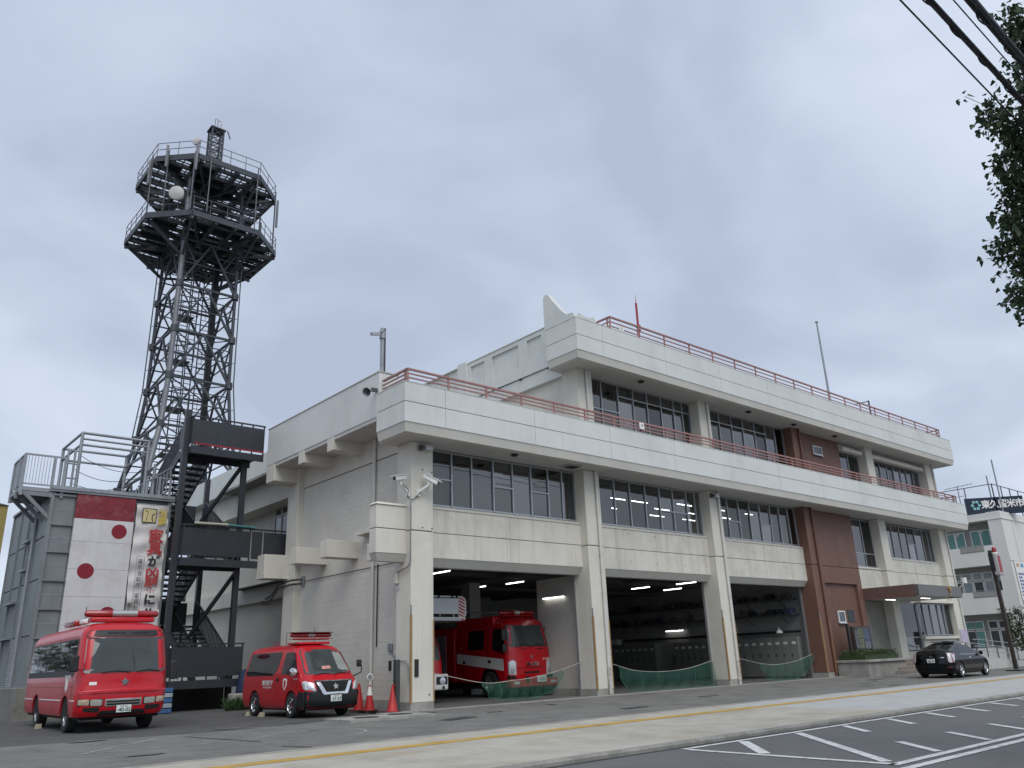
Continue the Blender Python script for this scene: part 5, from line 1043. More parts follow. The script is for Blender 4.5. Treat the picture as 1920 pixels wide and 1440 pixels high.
for x in (0, -2.555):
    for s_ in (-1, 1): wheel(van, x, s_*.75, .335, .2, rim=.66, slots=7, sm_=chrome)
B(-1.15, -.5, 1.98, -.35, .5, 2.05).build('bar_mount', red, van, bevel=.02)
lb = lightbar(van, -.62, 2.16, .66, [(.42, redl), (.16, silver), (.42, redl)], .07); B(-.80, -.62, 2.13, -.44, .62, 2.15).build('bar_cover', redl, van); B(-.76, -.66, 2.31, -.46, .66, 2.335).build('bar_cap', mat('dark_red', (.12, .01, .015), .3, coat=.5), van, bevel=.01)
MB().cyl((-1.1, -.55, 1.98), (-1.1, -.55, 2.36), .008, 6).build('aerial', black, van); MB().cyl((-1.0, .3, 1.98), (-1.0, .3, 2.5), .008, 6).build('aerial', black, van)
# ---- black hatchback car
car = thing('black_car', 'black hatchback car parked in front of the entrance', 'car', (27.36, -5.02, zg(-5.0)), local=True, rz=R(.45))
V = Veh(hw=[(.2, .80), (.35, .86), (.6, .873), (.85, .865), (.98, .80), (1.15, .725), (1.3, .65), (1.42, .55), (1.475, .42), (1.49, .25)],
        front=[(.2, .78), (.35, .86), (.55, .86), (.68, .78), (.76, .6), (.86, .2), (.93, -.12), (1.05, -.42), (1.2, -.78), (1.35, -1.12), (1.45, -1.35), (1.49, -1.55)],
        rear=[(.25, -3.5), (.4, -3.6), (.65, -3.62), (.9, -3.56), (1.08, -3.50), (1.12, -3.38), (1.2, -3.0), (1.3, -2.62), (1.4, -2.25), (1.46, -2.0), (1.49, -1.8)], zb=.2, arches=[(0, .31, .36), (-2.7, .31, .36)], Rf=.3, Rr=.22, cf=.2, cr=.10)
blackp = mat('black_car_paint', (.002, .0025, .004), .08, var=0, coat=0, spec=.4)
V.body('body', blackp, car, nu=90, nv=32)
B(-3.3, -.7, .16, .6, .7, .55).build('underbody', under, car)
for x in (0, -2.7): B(x-.42, -.78, .22, x+.42, .78, .62).build('wheel_well', under, car)
V.patch('rear_glass', vglass, car, [(-.62, 1.13), (.62, 1.13), (.50, 1.40), (-.50, 1.40)], 'r', rnd=.06); V.patch('lower_rear_glass', vglass, car, [(-.58, .98), (.58, .98), (.58, 1.07), (-.58, 1.07)], 'r', rnd=.03)
for sgn in ('R', 'L'):
    V.patch('rear_window', vglass, car, [(-2.45, 1.0), (-1.5, .95), (-1.42, 1.36), (-2.0, 1.34)], sgn, rnd=.06); V.patch('front_window', vglass, car, [(-1.42, .95), (-.35, .95), (-1.1, 1.33), (-1.36, 1.36)], sgn, rnd=.05); V.patch('window_trim', chrome, car, [(-2.5, .955), (-.35, .915), (-.35, .93), (-2.5, .97)], sgn, off=.008, rnd=0, rings=1)
    for (xa, za, xb, zb_) in ((-1.45, .3, -1.45, .95), (-.32, .35, -.36, .9)): V.patch('door_seam', under, car, [(xa-.005, za), (xa+.005, za), (xb+.005, zb_), (xb-.005, zb_)], sgn, off=.003, rnd=0, rings=1)
    V.patch('door_handle', chrome, car, [(-1.75, .80), (-1.55, .80), (-1.55, .83), (-1.75, .83)], sgn, off=.025, rnd=.01, rings=2)
tl = mat('tail_lens', (.55, .50, .52), .1, var=.2, scale=25, coat=1)
for s_ in (-1, 1): V.patch('tail_light', tl, car, [(s_*.83, .62), (s_*.70, .66), (s_*.66, 1.02), (s_*.78, 1.04)], 'r', off=.014, rnd=.04, rings=6); V.patch('tail_light_edge', redl, car, [(s_*.86, .64), (s_*.835, .64), (s_*.80, 1.03), (s_*.825, 1.02)], 'r', off=.016, rnd=.01, rings=2)
for sgn in ('R', 'L'): V.patch('tail_light', tl, car, [(-3.42, .62), (-3.30, .75), (-3.05, 1.0), (-3.38, 1.0)], sgn, off=.010, rnd=.03)
V.patch('emblem', chrome, car, [(-.06, .86), (.06, .86), (.08, .9), (.0, .95), (-.08, .9)], 'r', off=.012, rnd=.02, rings=2); V.patch('badge', chrome, car, [(-.55, .83), (-.40, .83), (-.40, .86), (-.55, .86)], 'r', off=.01, rnd=0, rings=1); V.patch('bumper_slot', under, car, [(-.6, .26), (.6, .26), (.6, .36), (-.6, .36)], 'r', off=.008, rnd=.02)
V.patch('reflector', redl, car, [(-.8, .42), (-.62, .42), (-.62, .46), (-.8, .46)], 'r', off=.008, rnd=0, rings=1)
plate(car, V, 'r', .0, .72, '43-71', '多摩 300', off=.03)
B(-2.15, -.5, 1.47, -2.0, .5, 1.495).build('spoiler', blackp, car, bevel=.01); MB().tube([(-2.0, 0, 1.49), (-2.15, 0, 1.6)], .008, 5).build('aerial', black, car)
MB().lathe((-.45, -.93, .98), (1, 0, 0), [(0, -.05), (.08, -.04), (.09, .02), (.05, .09), (0, .1)], 12).build('mirror', blackp, car, smooth=True)
for x in (0, -2.7):
    for s_ in (-1, 1): wheel(car, x, s_*.77, .315, .19, rim=.68, slots=5)
# ---- fire engine in the left bay
eng = thing('fire_engine', 'red fire engine with white side stripe in the left bay', 'fire truck', (7.3, 2.75, .006), local=True, rz=R(-93)); eng.scale = (1.04, 1.04, 1.04)
V = Veh(hw=[(.5, 1.03), (.8, 1.05), (1.6, 1.05), (2.0, 1.03), (2.4, .97), (2.6, .93), (2.72, .84), (2.78, .7), (2.80, .5)],
        front=[(.5, -.02), (.7, .04), (1.2, .05), (1.65, .0), (1.75, -.03), (2.2, -.14), (2.5, -.23), (2.65, -.32), (2.75, -.45), (2.80, -.7)],
        rear=[(.5, -3.3), (1.0, -3.35), (2.4, -3.3), (2.7, -3.25), (2.80, -3.1)], zb=.52, arches=[(-1.15, .48, .58)], Rf=.22, Rr=.08, cf=.08)
V.body('cab', red, eng, nu=60, nv=26)
V.patch('windscreen', wsglass, eng, [(-.93, 1.72), (.93, 1.72), (.86, 2.5), (-.86, 2.5)], 'f', rnd=.12)
for s_, sgn in ((-1, 'R'), (1, 'L')):
    V.patch('door_window', vglass, eng, [(-.95, 1.65), (-.2, 1.5), (-.22, 2.05), (-.35, 2.38), (-.95, 2.38)], sgn, rnd=.05); V.patch('rear_door_window', vglass, eng, [(-2.55, 1.68), (-1.5, 1.68), (-1.5, 2.38), (-2.55, 2.38)], sgn, rnd=.05)
    V.patch('white_stripe', white, eng, [(-3.28, 1.22), (-.28, .92), (-.28, 1.32), (-3.28, 1.58)], sgn, off=.005, rnd=0)
    for x in (-1.22, -2.85): V.patch('door_seam', under, eng, [(x-.006, .75), (x+.006, .75), (x+.006, 2.5), (x-.006, 2.5)], sgn, off=.007, rnd=0, rings=1)
    for x in (-1.05, -2.7): V.patch('door_handle', black, eng, [(x-.16, 1.2), (x, 1.2), (x, 1.3), (x-.16, 1.3)], sgn, off=.02, rnd=.02, rings=2)
    V.patch('headlight', lampg, eng, [(s_*.98, .78), (s_*.70, .76), (s_*.72, 1.22), (s_*.86, 1.28), (s_*.99, 1.2)], 'f', off=.016, rnd=.03, rings=5); V.patch('headlight_bulb', chrome, eng, [(s_*.93, .83), (s_*.77, .83), (s_*.77, .98), (s_*.93, .98)], 'f', off=.024, rnd=.05, rings=2)
    MB().tube([(V.front(2.3, s_*.9)-.05, s_*.98, 2.4), (.22, s_*1.25, 2.5), (.25, s_*1.3, 2.1), (.15, s_*1.2, 1.5)], .018, 6).build('mirror_arm', black, eng); B(.16, s_*1.34-.12, 1.95, .24, s_*1.34+.12, 2.35).build('mirror', black, eng, bevel=.03); B(.12, s_*1.3-.1, 1.55, .2, s_*1.3+.1, 1.82).build('mirror', black, eng, bevel=.03)
V.patch('grille_line', under, eng, [(-.62, .98), (.62, .98), (.62, 1.0), (-.62, 1.0)], 'f', off=.006, rnd=0, rings=2); V.patch('grille_slot', under, eng, [(-.34, .80), (.34, .80), (.34, .87), (-.34, .87)], 'f', off=.008, rnd=.02); V.patch('vent', under, eng, [(-.45, 1.63), (-.2, 1.63), (-.2, 1.66), (-.45, 1.66)], 'f', off=.008, rnd=0, rings=1); V.patch('vent', under, eng, [(.3, 1.63), (.6, 1.63), (.6, 1.66), (.3, 1.66)], 'f', off=.008, rnd=0, rings=1)
text('maker_lettering', 'ISUZU', .17, chrome, eng, (.075, .02, 1.12), rx=(0, 1, 0), bold=.006, ext=.01, sx=1.25)
V.patch('emblem', chrome, eng, [(.08*math.cos(math.pi/2+i*math.pi/5)*(1 if i % 2 == 0 else .5), 1.37+.09*math.sin(math.pi/2+i*math.pi/5)*(1 if i % 2 == 0 else .5)) for i in range(10)], 'f', off=.02, rnd=0, rings=2); text('lettering', '東久留米1', .09, white, eng, (.055, .72, 1.28), rx=(0, 1, 0))
B(-.1, -1.1, .34, .22, 1.1, .62).build('bumper', mat('bumper_red', (.36, .02, .022), .35, var=.1, coat=.4), eng, bevel=.04); B(-.3, -1.0, .62, .0, 1.0, .74).build('bumper_gap', under, eng)
for y in (-.85, .85): B(.2, y-.13, .44, .235, y+.13, .54).build('fog_lamp', lampg, eng, bevel=.01)
B(.2, -.42, .52, .26, -.3, .72).build('tow_hook', black, eng); plate(eng, V, 'f', .28, .60, '6 02', '八王子 830', w_=.44, h=.22, off=.24)
B(-7.4, -1.1, .55, -3.4, 1.1, 2.55).build('equipment_body', red, eng, bevel=.03); B(-7.2, -.9, .3, -.4, .9, .55).build('chassis', under, eng); B(-3.38, -1.0, 2.5, -.9, 1.0, 2.86).build('cab_roof_rack', red, eng, bevel=.05)
for x in (-4.4, -5.4, -6.4): B(x-.42, -1.115, .8, x+.42, -1.1, 2.3).build('roller_shutter', alu, eng)
for i in range(5): B(-7.0+i*.6, -1.0, 2.56, -6.6+i*.6, .6, 2.75+.08*(i % 3)).build('roof_gear', gear[i % 5], eng, bevel=.03)
lightbar(eng, -.75, 2.88, .85, [(.42, redl), (.14, hl_), (.44, redl)], .085); MB().lathe((-1.5, .1, 2.9), (0, 0, 1), [(0, 0), (.14, 0), (.14, .14), (0, .2)], 14).build('beacon', redl, eng, smooth=True)
for (p, q_) in (((-3.2, -.95, 2.9), (-3.2, .95, 2.9)), ((-3.2, -.95, 3.15), (-3.2, .95, 3.15))): MB().cyl(p, q_, .025, 6).build('roof_rail', alu, eng)
for y0, y1 in ((-.6, .05), (.05, .6)): MB().tube([(V.front(1.74, y1)+.03, y1, 1.74), (V.front(1.8, y0)+.04, (y0+y1)/2, 1.83), (V.front(1.74, y0)+.03, y0, 1.72)], .012, 6).build('wiper', black, eng)
for x in (-1.15, -5.3):
    for s_ in (-1, 1): wheel(eng, x, s_*.92, .45, .28, slots=8)
# ---- ladder truck beside it, mostly behind the corner pillar
lad = thing('ladder_truck', 'ladder truck with striped rescue bucket half hidden by corner pillar', 'fire truck', (2.35, 3.15, .006), local=True, rz=R(-90))
V = Veh(hw=[(.45, 1.18), (.8, 1.22), (1.7, 1.22), (2.2, 1.16), (2.45, 1.1), (2.55, .98), (2.6, .7)], front=[(.45, .0), (.8, .06), (1.3, .05), (1.5, .0), (2.2, -.22), (2.45, -.34), (2.6, -.7)], rear=[(.45, -2.4), (2.6, -2.4)], zb=.5, arches=[(-1.3, .5, .6)], Rf=.25, Rr=.05, cf=.1)
V.body('cab', red, lad, nu=50, nv=24); V.patch('windscreen', wsglass, lad, [(-1.05, 1.4), (1.05, 1.4), (.98, 2.3), (-.98, 2.3)], 'f', rnd=.12)
for sgn in ('L', 'R'): V.patch('door_window', vglass, lad, [(-1.4, 1.45), (-.3, 1.4), (-.4, 2.25), (-1.4, 2.25)], sgn, rnd=.06)
B(-.15, -1.24, .42, .16, 1.24, .95).build('bumper', white, lad, bevel=.05)
for s_ in (-1, 1): MB().lathe((.16, s_*.98, .72), (1, 0, 0), [(.13, 0), (.12, .02), (.0, .03)], 16).build('headlight', lampg, lad, smooth=True); MB().lathe((.16, s_*1.02, .5), (1, 0, 0), [(.06, 0), (.0, .02)], 12).build('fog_lamp', black, lad); B(.15, s_*.95-.24, .6, .165, s_*.95+.24, .86).build('headlight_bezel', black, lad, bevel=.005)
B(-9, -1.2, .6, -2.5, 1.2, 2.4).build('equipment_body', red, lad, bevel=.03); B(-8.6, -1, .3, -.5, 1, .6).build('chassis', under, lad)
for x in (-1.3, -6.5):
    for s_ in (-1, 1): wheel(lad, x, s_*1.0, .5, .3, slots=8)
# rescue bucket (front overhang) with hazard stripes
bk = B(-.9, -.2, 2.72, .55, 1.72, 2.8).build('bucket', alu, lad, bevel=.02)
B(.52, -.2, 2.98, .56, 1.42, 3.5).build('bucket_panel', mat('bucket_white', (.62, .64, .66), .4, var=.03), bk); B(-.9, 1.69, 2.98, .5, 1.73, 3.5).build('bucket_panel', MATS['bucket_white'], bk)
for i in range(7):
    z0 = 2.82+i*.115; MB().add([(.57, 1.42, z0), (.57, 1.70, z0-.12+.0), (.57, 1.70, z0-.06), (.57, 1.42, z0+.06)], [(0, 1, 2, 3)]).build('hazard_stripe', mat('stripe_red', (.45, .02, .03), .4), bk)
B(.53, 1.42, 2.78, .565, 1.72, 3.52).build('stripe_field', white, bk)
MB().tube([(.55, -.2, 2.82), (.55, 1.62, 2.82), (.55, 1.74, 2.94), (.55, 1.74, 3.42), (.55, 1.6, 3.56), (.55, -.2, 3.56)], .03, 8).build('bucket_rail', white, bk, smooth=True); MB().cyl((.55, -.2, 2.98), (.55, 1.42, 2.98), .02, 6).build('bucket_rail', white, bk)
for y in (.0, .6, 1.2): MB().cyl((.56, y, 2.82), (.56, y, 2.98), .015, 6).build('bucket_bar', white, bk); 
MB().bar((-.8, .7, 2.9), (-8, .7, 2.7), .7, .4).build('ladder_boom', alu, lad); [B(.45, y, 3.5, .62, y+.06, 3.6).build('clip', black, bk) for y in (.5, 1.1, 1.3)]
# ------------------------------------------------------------------ fittings on and around the station
def horn_profile(r_): return [(r_*.25, -.1), (r_*.3, .0), (r_*.45, .1), (r_, .26), (r_*1.04, .27)]
# mini bay cabinet on the side wall
cb = thing('wall_cabinet', 'cream box cabinet with sloped underside on the corner side wall', 'cabinet', (-.5, .7, 5.4))
B(-1.13, .27, 4.62, -.001, .66, 5.37).build('shell', cream, cb, bevel=.008); B(-1.13, .27, 5.395, -.001, .66, 6.12).build('shell', cream, cb, bevel=.008); B(-1.11, .29, 5.36, -.001, .65, 5.40).build('seam', groovem, cb)
MB().add([(-1.13, .27, 4.61), (0, .27, 4.61), (0, .66, 4.61), (-1.13, .66, 4.61), (-1.0, .40, 4.38), (0, .40, 4.38), (0, .66, 4.38), (-1.0, .66, 4.38)], [(0, 1, 5, 4), (1, 2, 6, 5), (2, 3, 7, 6), (3, 0, 4, 7), (4, 5, 6, 7)]).build('sloped_bottom', lipm, cb, fixn=True)
MB().add([(-1.17, .23, 6.13), (0, .23, 6.13), (0, .7, 6.13), (-1.17, .7, 6.13), (-1.05, .35, 6.22), (0, .35, 6.22), (0, .7, 6.22), (-1.05, .7, 6.22)], [(0, 1, 5, 4), (1, 2, 6, 5), (2, 3, 7, 6), (3, 0, 4, 7), (4, 5, 6, 7), (3, 2, 1, 0)]).build('cap', cream, cb, fixn=True)
B(-1.10, .67, 4.4, -.9, .85, 4.95).build('side_box', cream, cb, bevel=.03)
# cameras on the corner pillar
def cctv(label, base, c, d):
    t = thing('security_camera', label, 'camera', base, 'cameras on the corner pillar'); d = Vector(d).normalized(); c = Vector(c); s_ = d.cross(Vector((0, 0, 1))).normalized(); u = s_.cross(d)
    hs = MB(); 
    def ob(o, L0, L1, w_, h): o.add([c+d*a+s_*b_+u*e_ for a in (L0, L1) for b_, e_ in ((-w_, -h), (w_, -h), (w_, h), (-w_, h))], [(0, 1, 2, 3), (7, 6, 5, 4), (0, 4, 5, 1), (1, 5, 6, 2), (2, 6, 7, 3), (3, 7, 4, 0)]); return o
    ob(hs, -.28, .26, .085, .075).build('housing', white, t, bevel=.03, fixn=True); h2 = MB(); c2 = c; c = c+u*.09; ob(h2, -.24, .36, .105, .012).build('sunshield', white, t, fixn=True); c = c2
    MB().cyl(c+d*.25, c+d*.28, .05, 12).build('lens', black, t)
    MB().bar(c-u*.08, c-u*.2, .07).bar(c-u*.2, base, .09, .07).build('bracket', white, t); B(base[0]-.07, base[1]-.05, base[2]-.1, base[0]+.07, base[1]+.06, base[2]+.1).build('mount', white, t)
    return t
cctv('left security camera on the corner pillar, aimed along the side yard', (-.03, .12, 6.55), (-.42, .05, 6.98), (-.9, -.28, -.22)); cctv('right security camera on the corner pillar, aimed at the forecourt', (.22, -.04, 6.55), (.52, -.36, 6.95), (.62, -.62, -.5))
MB().tube([(-.40, .1, 6.85), (-.3, .0, 6.75), (-.12, -.03, 6.6), (-.17, -.02, 6.4), (-.1, -.03, 6.33), (-.05, -.03, 6.3)], .014, 6).build('camera_cable', black, st); MB().tube([(.45, -.28, 6.85), (.3, -.12, 6.6), (.1, -.05, 6.35), (-.05, -.03, 6.3)], .014, 6).build('camera_cable', black, st); MB().tube([(-.05, -.03, 6.32), (-.05, -.03, 4.35), (-.09, .05, 4.2), (-.09, .5, 4.12), (-.06, .75, 4.1), (-.06, .78, 3.7), (-.03, .7, 3.55)], .025, 8).build('conduit', steelg, st, smooth=True); B(-.1, .7, 3.75, -.005, .88, 4.15).build('junction_box', cream, st, bevel=.01)
def flood(label, x, y, z):
    t = thing('flood_light', label, 'light', (x, y, z), 'floodlights under the soffit'); B(x-.16, y-.10, z-.08, x+.16, y-.02, z+.10).build('body', alu, t, bevel=.015); B(x-.11, y-.112, z-.05, x+.11, y-.10, z+.07).build('lens', mat('flood_lens', (.6, .62, .64), .15, metal=.2, var=.1), t); B(x-.24, y-.05, z-.04, x-.2, y+.12, z+.06).build('bracket', alud, t); MB().bar((x-.2, y+.02, z), (x, y, z), .04).build('arm', alud, t); B(x-.3, y+.0, z-.08, x-.2, y+.12, z+.1).build('driver_box', alud, t)
flood('square floodlight at the top of the corner pillar', .56, -.14, 8.05); flood('square floodlight at the top of the pillar between middle and right bays', 16.35, -.14, 8.02)
t = thing('horn_speaker', 'grey horn loudspeaker on the left end of the lower balcony', 'speaker', (-.95, .95, 10.1)); MB().lathe((-1.0, .98, 10.1), (-.8, -.35, -.45), horn_profile(.15), 20).build('horn', steelg, t, smooth=True); B(-.98, .92, 10.08, -.76, 1.02, 10.2).build('bracket', alud, t)
t = thing('camera_mast', 'steel roof mast with a small camera above the left parapet', 'mast', (-.42, 1.24, 10.8)); MB().cyl((-.42, 1.24, 10.7), (-.42, 1.24, 12.6), .075, 10).build('pole', steelg, t, smooth=True); MB().tube([(-.42, 1.15, 12.5), (-.6, 1.1, 12.35), (-.72, 1.08, 12.3)], .03, 6).build('arm', steelg, t); MB().bar((-.65, 1.1, 12.28), (-1.0, 1.02, 12.18), .12, .1).build('camera', alu, t); MB().cyl((-.34, 1.2, 10.7), (-.34, 1.2, 12.6), .03, 6).build('cable', black, t); MB().cyl((-.42, 1.24, 12.2), (-.42, 1.24, 12.5), .11, 8).build('collar', steelg, t)
t = thing('red_roof_mast', 'short red lightning mast behind the upper railing', 'mast', (11.8, 0, 14.1)); MB().cyl((11.8, -.3, 14.1), (11.8, -.3, 16.3), .05, 10).build('pole', mat('mast_red', (.33, .03, .035), .5, var=.1), t, smooth=True); MB().cyl((11.8, -.3, 16.3), (11.8, -.3, 16.75), .02, 6, .004).build('tip', MATS['mast_red'], t); [MB().cyl((11.8, -.3, z), (11.8, -.3, z+.05), .12, 8).build('collar', MATS['mast_red'], t) for z in (14.95, 15.15)]
t = thing('flagpole', 'tall thin flagpole on the station roof without a flag', 'flagpole', (32.8, 2, 14.1)); MB().cyl((32.8, 2, 14.1), (32.8, 2, 21.45), .085, 10, .05).build('pole', steelg, t, smooth=True); MB().lathe((32.8, 2, 21.4), (0, 0, 1), [(0, 0), (.1, .05), (.1, .12), (0, .18)], 10).build('finial', steelg, t, smooth=True)
t = thing('roof_pipe_frame', 'small dark pipe frame near the right end of the roof', 'frame', (35.5, 1, 14.1)); MB().bar((35.9, 1, 14.1), (35.9, 1, 16.4), .08).build('post', alud, t); MB().bar((35.9, 1, 16.36), (34.3, 1.2, 15.9), .06).build('arm', alud, t)
t = thing('wall_camera', 'small white camera on an arm beside the entrance pillar', 'camera', (40.9, -.2, 4.7)); MB().tube([(40.9, 0, 4.55), (40.9, -.4, 4.75), (40.7, -.6, 4.9)], .03, 6).build('arm', white, t); MB().cyl((40.75, -.65, 4.85), (40.75, -.65, 5.2), .14, 12).build('housing', white, t, bevel=.02)
# electric box + bell plate on the corner pillar side, black wall plates
B(.42, 1.75, 1.72, .495, 1.98, 1.98).build('junction_box', steelg, st, bevel=.01); MB().tube([(.45, 1.85, 1.72), (.45, 1.6, 1.55), (.4, .9, 1.45), (-.03, .84, 1.42), (-.06, .2, 1.42), (-.06, .06, 1.3), (-.04, .04, .8)], .018, 6).build('conduit', steelg, st, smooth=True)
B(.47, 1.85, 1.15, .492, 1.99, 1.45).build('meter_plate', black, st); B(.13, -.03, .95, .27, -.002, 1.45).build('rubber_bumper', black, st)
for i, (x, z) in enumerate(((.43, 7.35), (.8, 7.3), (.43, 5.45), (.8, 5.45), (.68, .42))): MB().disc((x, -.003, z), (0, -1, 0), .028, 10).build('tie_hole', black, st)
t = thing('gate_post', 'dark square gate post standing at the foot of the corner pillar', 'post', (-.42, .12, 0)); B(-.49, .05, -.05, -.34, .2, 1.46).build('post', mat('post_charcoal', (.045, .05, .05), .5, var=.15), t, bevel=.01); MB().cyl((-.5, .12, .7), (-.54, .12, .75), .05, 8).build('latch', redl, t)
# cones
orange = mat('cone_red', (.42, .025, .025), .5, var=.15, scale=6, dirt=(.3, .05, .04), dscale=8, damt=.3)
def cone(label, x, y, sc_=1, mirror=False, z=0, lean=0):
    t = thing('traffic_cone', label, 'cone', (x, y, z), 'red cones beside the van')
    MB().lathe((x, y, z+.03), (lean, 0, 1), [(.17*sc_, 0), (.15*sc_, .02), (.03*sc_, .68*sc_), (.0, .69*sc_)], 18).build('cone', orange, t, smooth=True); B(x-.2*sc_, y-.2*sc_, z, x+.2*sc_, y+.2*sc_, z+.035).build('base', mat('cone_base', (.16, .02, .02), .7, var=.2), t, bevel=.01)
    if mirror:
        MB().lathe((x, y, z+.45), (0, 0, 1), [(.095, 0), (.04, .25), (.0, .26)], 16).build('collar', white, t, smooth=True); MB().cyl((x, y, z+.7), (x, y, z+.85), .02, 6).build('stem', white, t); MB().lathe((x, y, z+.98), (-.3, -1, 0), [(0, .02), (.10, .02), (.11, 0), (.10, -.02), (0, -.02)], 18).build('round_sign', white, t); MB().disc((x-.008, y-.026, z+.98), (-.3, -1, 0), .075, 16).build('sign_face', steelg, t)
cone('tall red traffic cone in front of the gate post', -.62, .02, 1.0); cone('red traffic cone with a round white sign on top', -.35, 1.75, 1.05, True); cone('red traffic cone squeezed next to the van nose', -.35, 2.4, 1.12)
# wheel chocks
def chock(label, x, y, m_): 
    t = MB().prism([(0, 0), (.2, 0), (.06, .12), (0, .12)], 'x', 0, .14); me = t.mesh('wheel_chock'); o = link('wheel_chock', me, m_); o.location = (x, y, 0); tag(o, label, 'chock', 'wheel chocks')
chm = mat('chock_cream', (.55, .50, .36), .7, var=.15)
chock('pale wheel chock in front of the van rear wheel', -3.3, 3.05, chm); chock('pale wheel chock behind the van rear wheel', -3.3, 4.0, chm); chock('pale wheel chock at the minibus rear wheel', -8.75, 5.4, chm)
# cables along the side
for i, dz in enumerate((0, .16)): MB().tube([(.44, 8.2, 4.45+dz), (.1, 8.5, 4.43+dz), (.1, 9.6, 4.38+dz), (.9, 12, 4.15+dz), (1.4, 14, 4.1+dz)], .035, 8).build('side_cable', black, st, smooth=True)
B(.4, 8.1, 4.35, .49, 8.3, 4.72).build('cable_bracket', steelg, st)
# clutter below the stairs
t = thing('blue_crate_stack', 'stack of blue and white crates under the staircase', 'crates', (-4.1, 9.6, 0))
for i in range(5): B(-4.35, 9.35, .02+i*.17, -3.75, 9.75, .16+i*.17).build('crate', mat('crate_blue', (.05, .14, .32), .55, var=.2, scale=5) if i % 2 == 0 else mat('crate_pale', (.34, .40, .47), .55, var=.2), t, bevel=.01)
t = thing('concrete_block', 'pale concrete block on the ground behind the van', 'block', (-1.6, 8.6, 0)); B(-1.95, 8.4, 0, -1.1, 8.9, .55).build('block', conc, t, bevel=.04)
t = thing('blue_tarp_bundle', 'blue tarp bundle behind the van beside the stairs', 'tarp', (-1.0, 9.2, 1.0)); MB().lathe((-1.1, 9.4, .02), (0, 0, 1), [(.3, 0), (.34, .5), (.3, 1.0), (.24, 1.25), (.1, 1.35), (0, 1.36)], 12).build('bundle', mat('tarp_blue', (.018, .032, .075), .6, var=.3, scale=4), t, smooth=True)
gm_ = mat('weed_green', (.035, .07, .02), .7, var=.3, scale=5, obj=.1)
w_ = MB(); rn = random.Random(5)
for i in range(160):
    a = rn.uniform(0, 6.28); x, y = -1.9+rn.uniform(-.35, .45), 8.2+rn.uniform(-.2, .2); h = rn.uniform(.2, .5); d = Vector((math.cos(a), math.sin(a), 0)); b0 = Vector((x, y, 0)); s_ = Vector((-d.y, d.x, 0))*.012
    w_.add([b0-s_, b0+s_, b0+d*.1+Vector((0, 0, h*.6))+s_*.8, b0+d*.28+Vector((0, 0, h)), b0+d*.1+Vector((0, 0, h*.6))-s_*.8], [(0, 1, 2, 3, 4)])
tag(w_.build('grass_tuft', gm_), 'tuft of tall weeds between the stairs and the van', 'grass', kind=None)
# ------------------------------------------------------------------ hedge in planter, ramp, sign pole
leafm = [mat('hedge_leaf_%d' % i, c, .6, var=.25, scale=9) for i, c in enumerate(((.035, .065, .02), (.05, .085, .028), (.075, .10, .035)))]
def leaf_cloud(mb, fn, n, size, rn):
    for i in range(n):
        p = Vector(fn(rn)); a = Vector((rn.gauss(0, 1), rn.gauss(0, 1), rn.gauss(0, 1))).normalized(); b = a.cross(Vector((rn.gauss(0, 1), rn.gauss(0, 1), rn.gauss(0, 1)))).normalized(); s_ = size*rn.uniform(.6, 1.3)
        mb.add([p, p+a*s_*.5+b*s_*.32, p+a*s_, p+a*s_*.5-b*s_*.32], [(0, 1, 2, 3)])
hd = thing('planter_hedge', 'low clipped green hedge in the ribbed planter', 'hedge', (26.8, -.8, .74)); rn = random.Random(3)
for k in range(3):
    m_ = MB(); leaf_cloud(m_, lambda r: (r.uniform(24.98, 28.5), r.uniform(-1.5, -.05), .72+(.42+.06*math.sin(r.random()*9))*r.random()**.6), 1500, .075, rn); m_.build('foliage', leafm[k], hd)['kind'] = 'stuff'
B(25.0, -1.45, .7, 28.4, -.1, .95).build('core', leafm[0], hd)
rp = thing('access_ramp', 'pale concrete access ramp with metal handrails behind the black car', 'ramp', (36, -2.4, 0)); rampm = mat('ramp_paint', (.50, .50, .47), .75, var=.08, streak=.2, dirt=(.36, .35, .32), dscale=1.2, damt=.4)
MB().prism([(33.5, -.1), (43.5, -.1), (43.5, .06), (34.6, .62), (33.5, .62)], 'y', -3.1, -2.85).build('outer_wall', rampm, rp, fixn=True); MB().prism([(33.5, -.1), (43.5, -.1), (43.5, .01), (34.6, .5), (33.5, .5)], 'y', -2.85, -1.5).build('slope', conc, rp, fixn=True); MB().prism([(33.5, -.1), (43.5, -.1), (43.5, .2), (34.6, .75), (33.5, .75)], 'y', -1.5, -1.3).build('inner_wall', rampm, rp, fixn=True)
for y in (-3.0, -1.4):
    for dz in (.55, .9): MB().tube([(34.0, y, .6+dz), (34.8, y, .6+dz), (43.2, y, .1+dz), (43.4, y, .0+dz*.8)], .025, 8).build('handrail', alu, rp, smooth=True)
    for i in range(7): x = 34.2+i*1.45; z = .6 if x < 34.8 else .6-.5*(x-34.8)/8.6; MB().cyl((x, y, z-.1), (x, y, z+.9), .025, 8).build('post', alud, rp)
for (x, y, z, col, lab) in ((38.5, -.2, .0, (.05, .22, .27), 'teal bin behind the ramp handrail'), ): 
    t = thing('teal_bin', lab, 'bin', (x, y, z)); B(x-.45, y-.4, 0, x+.45, y+.4, 1.1).build('body', mat('teal', col, .5, var=.2), t, bevel=.05); B(x-.48, y-.43, 1.1, x+.48, y+.43, 1.18).build('lid', mat('teal_lid', (.04, .15, .19), .5), t, bevel=.03)
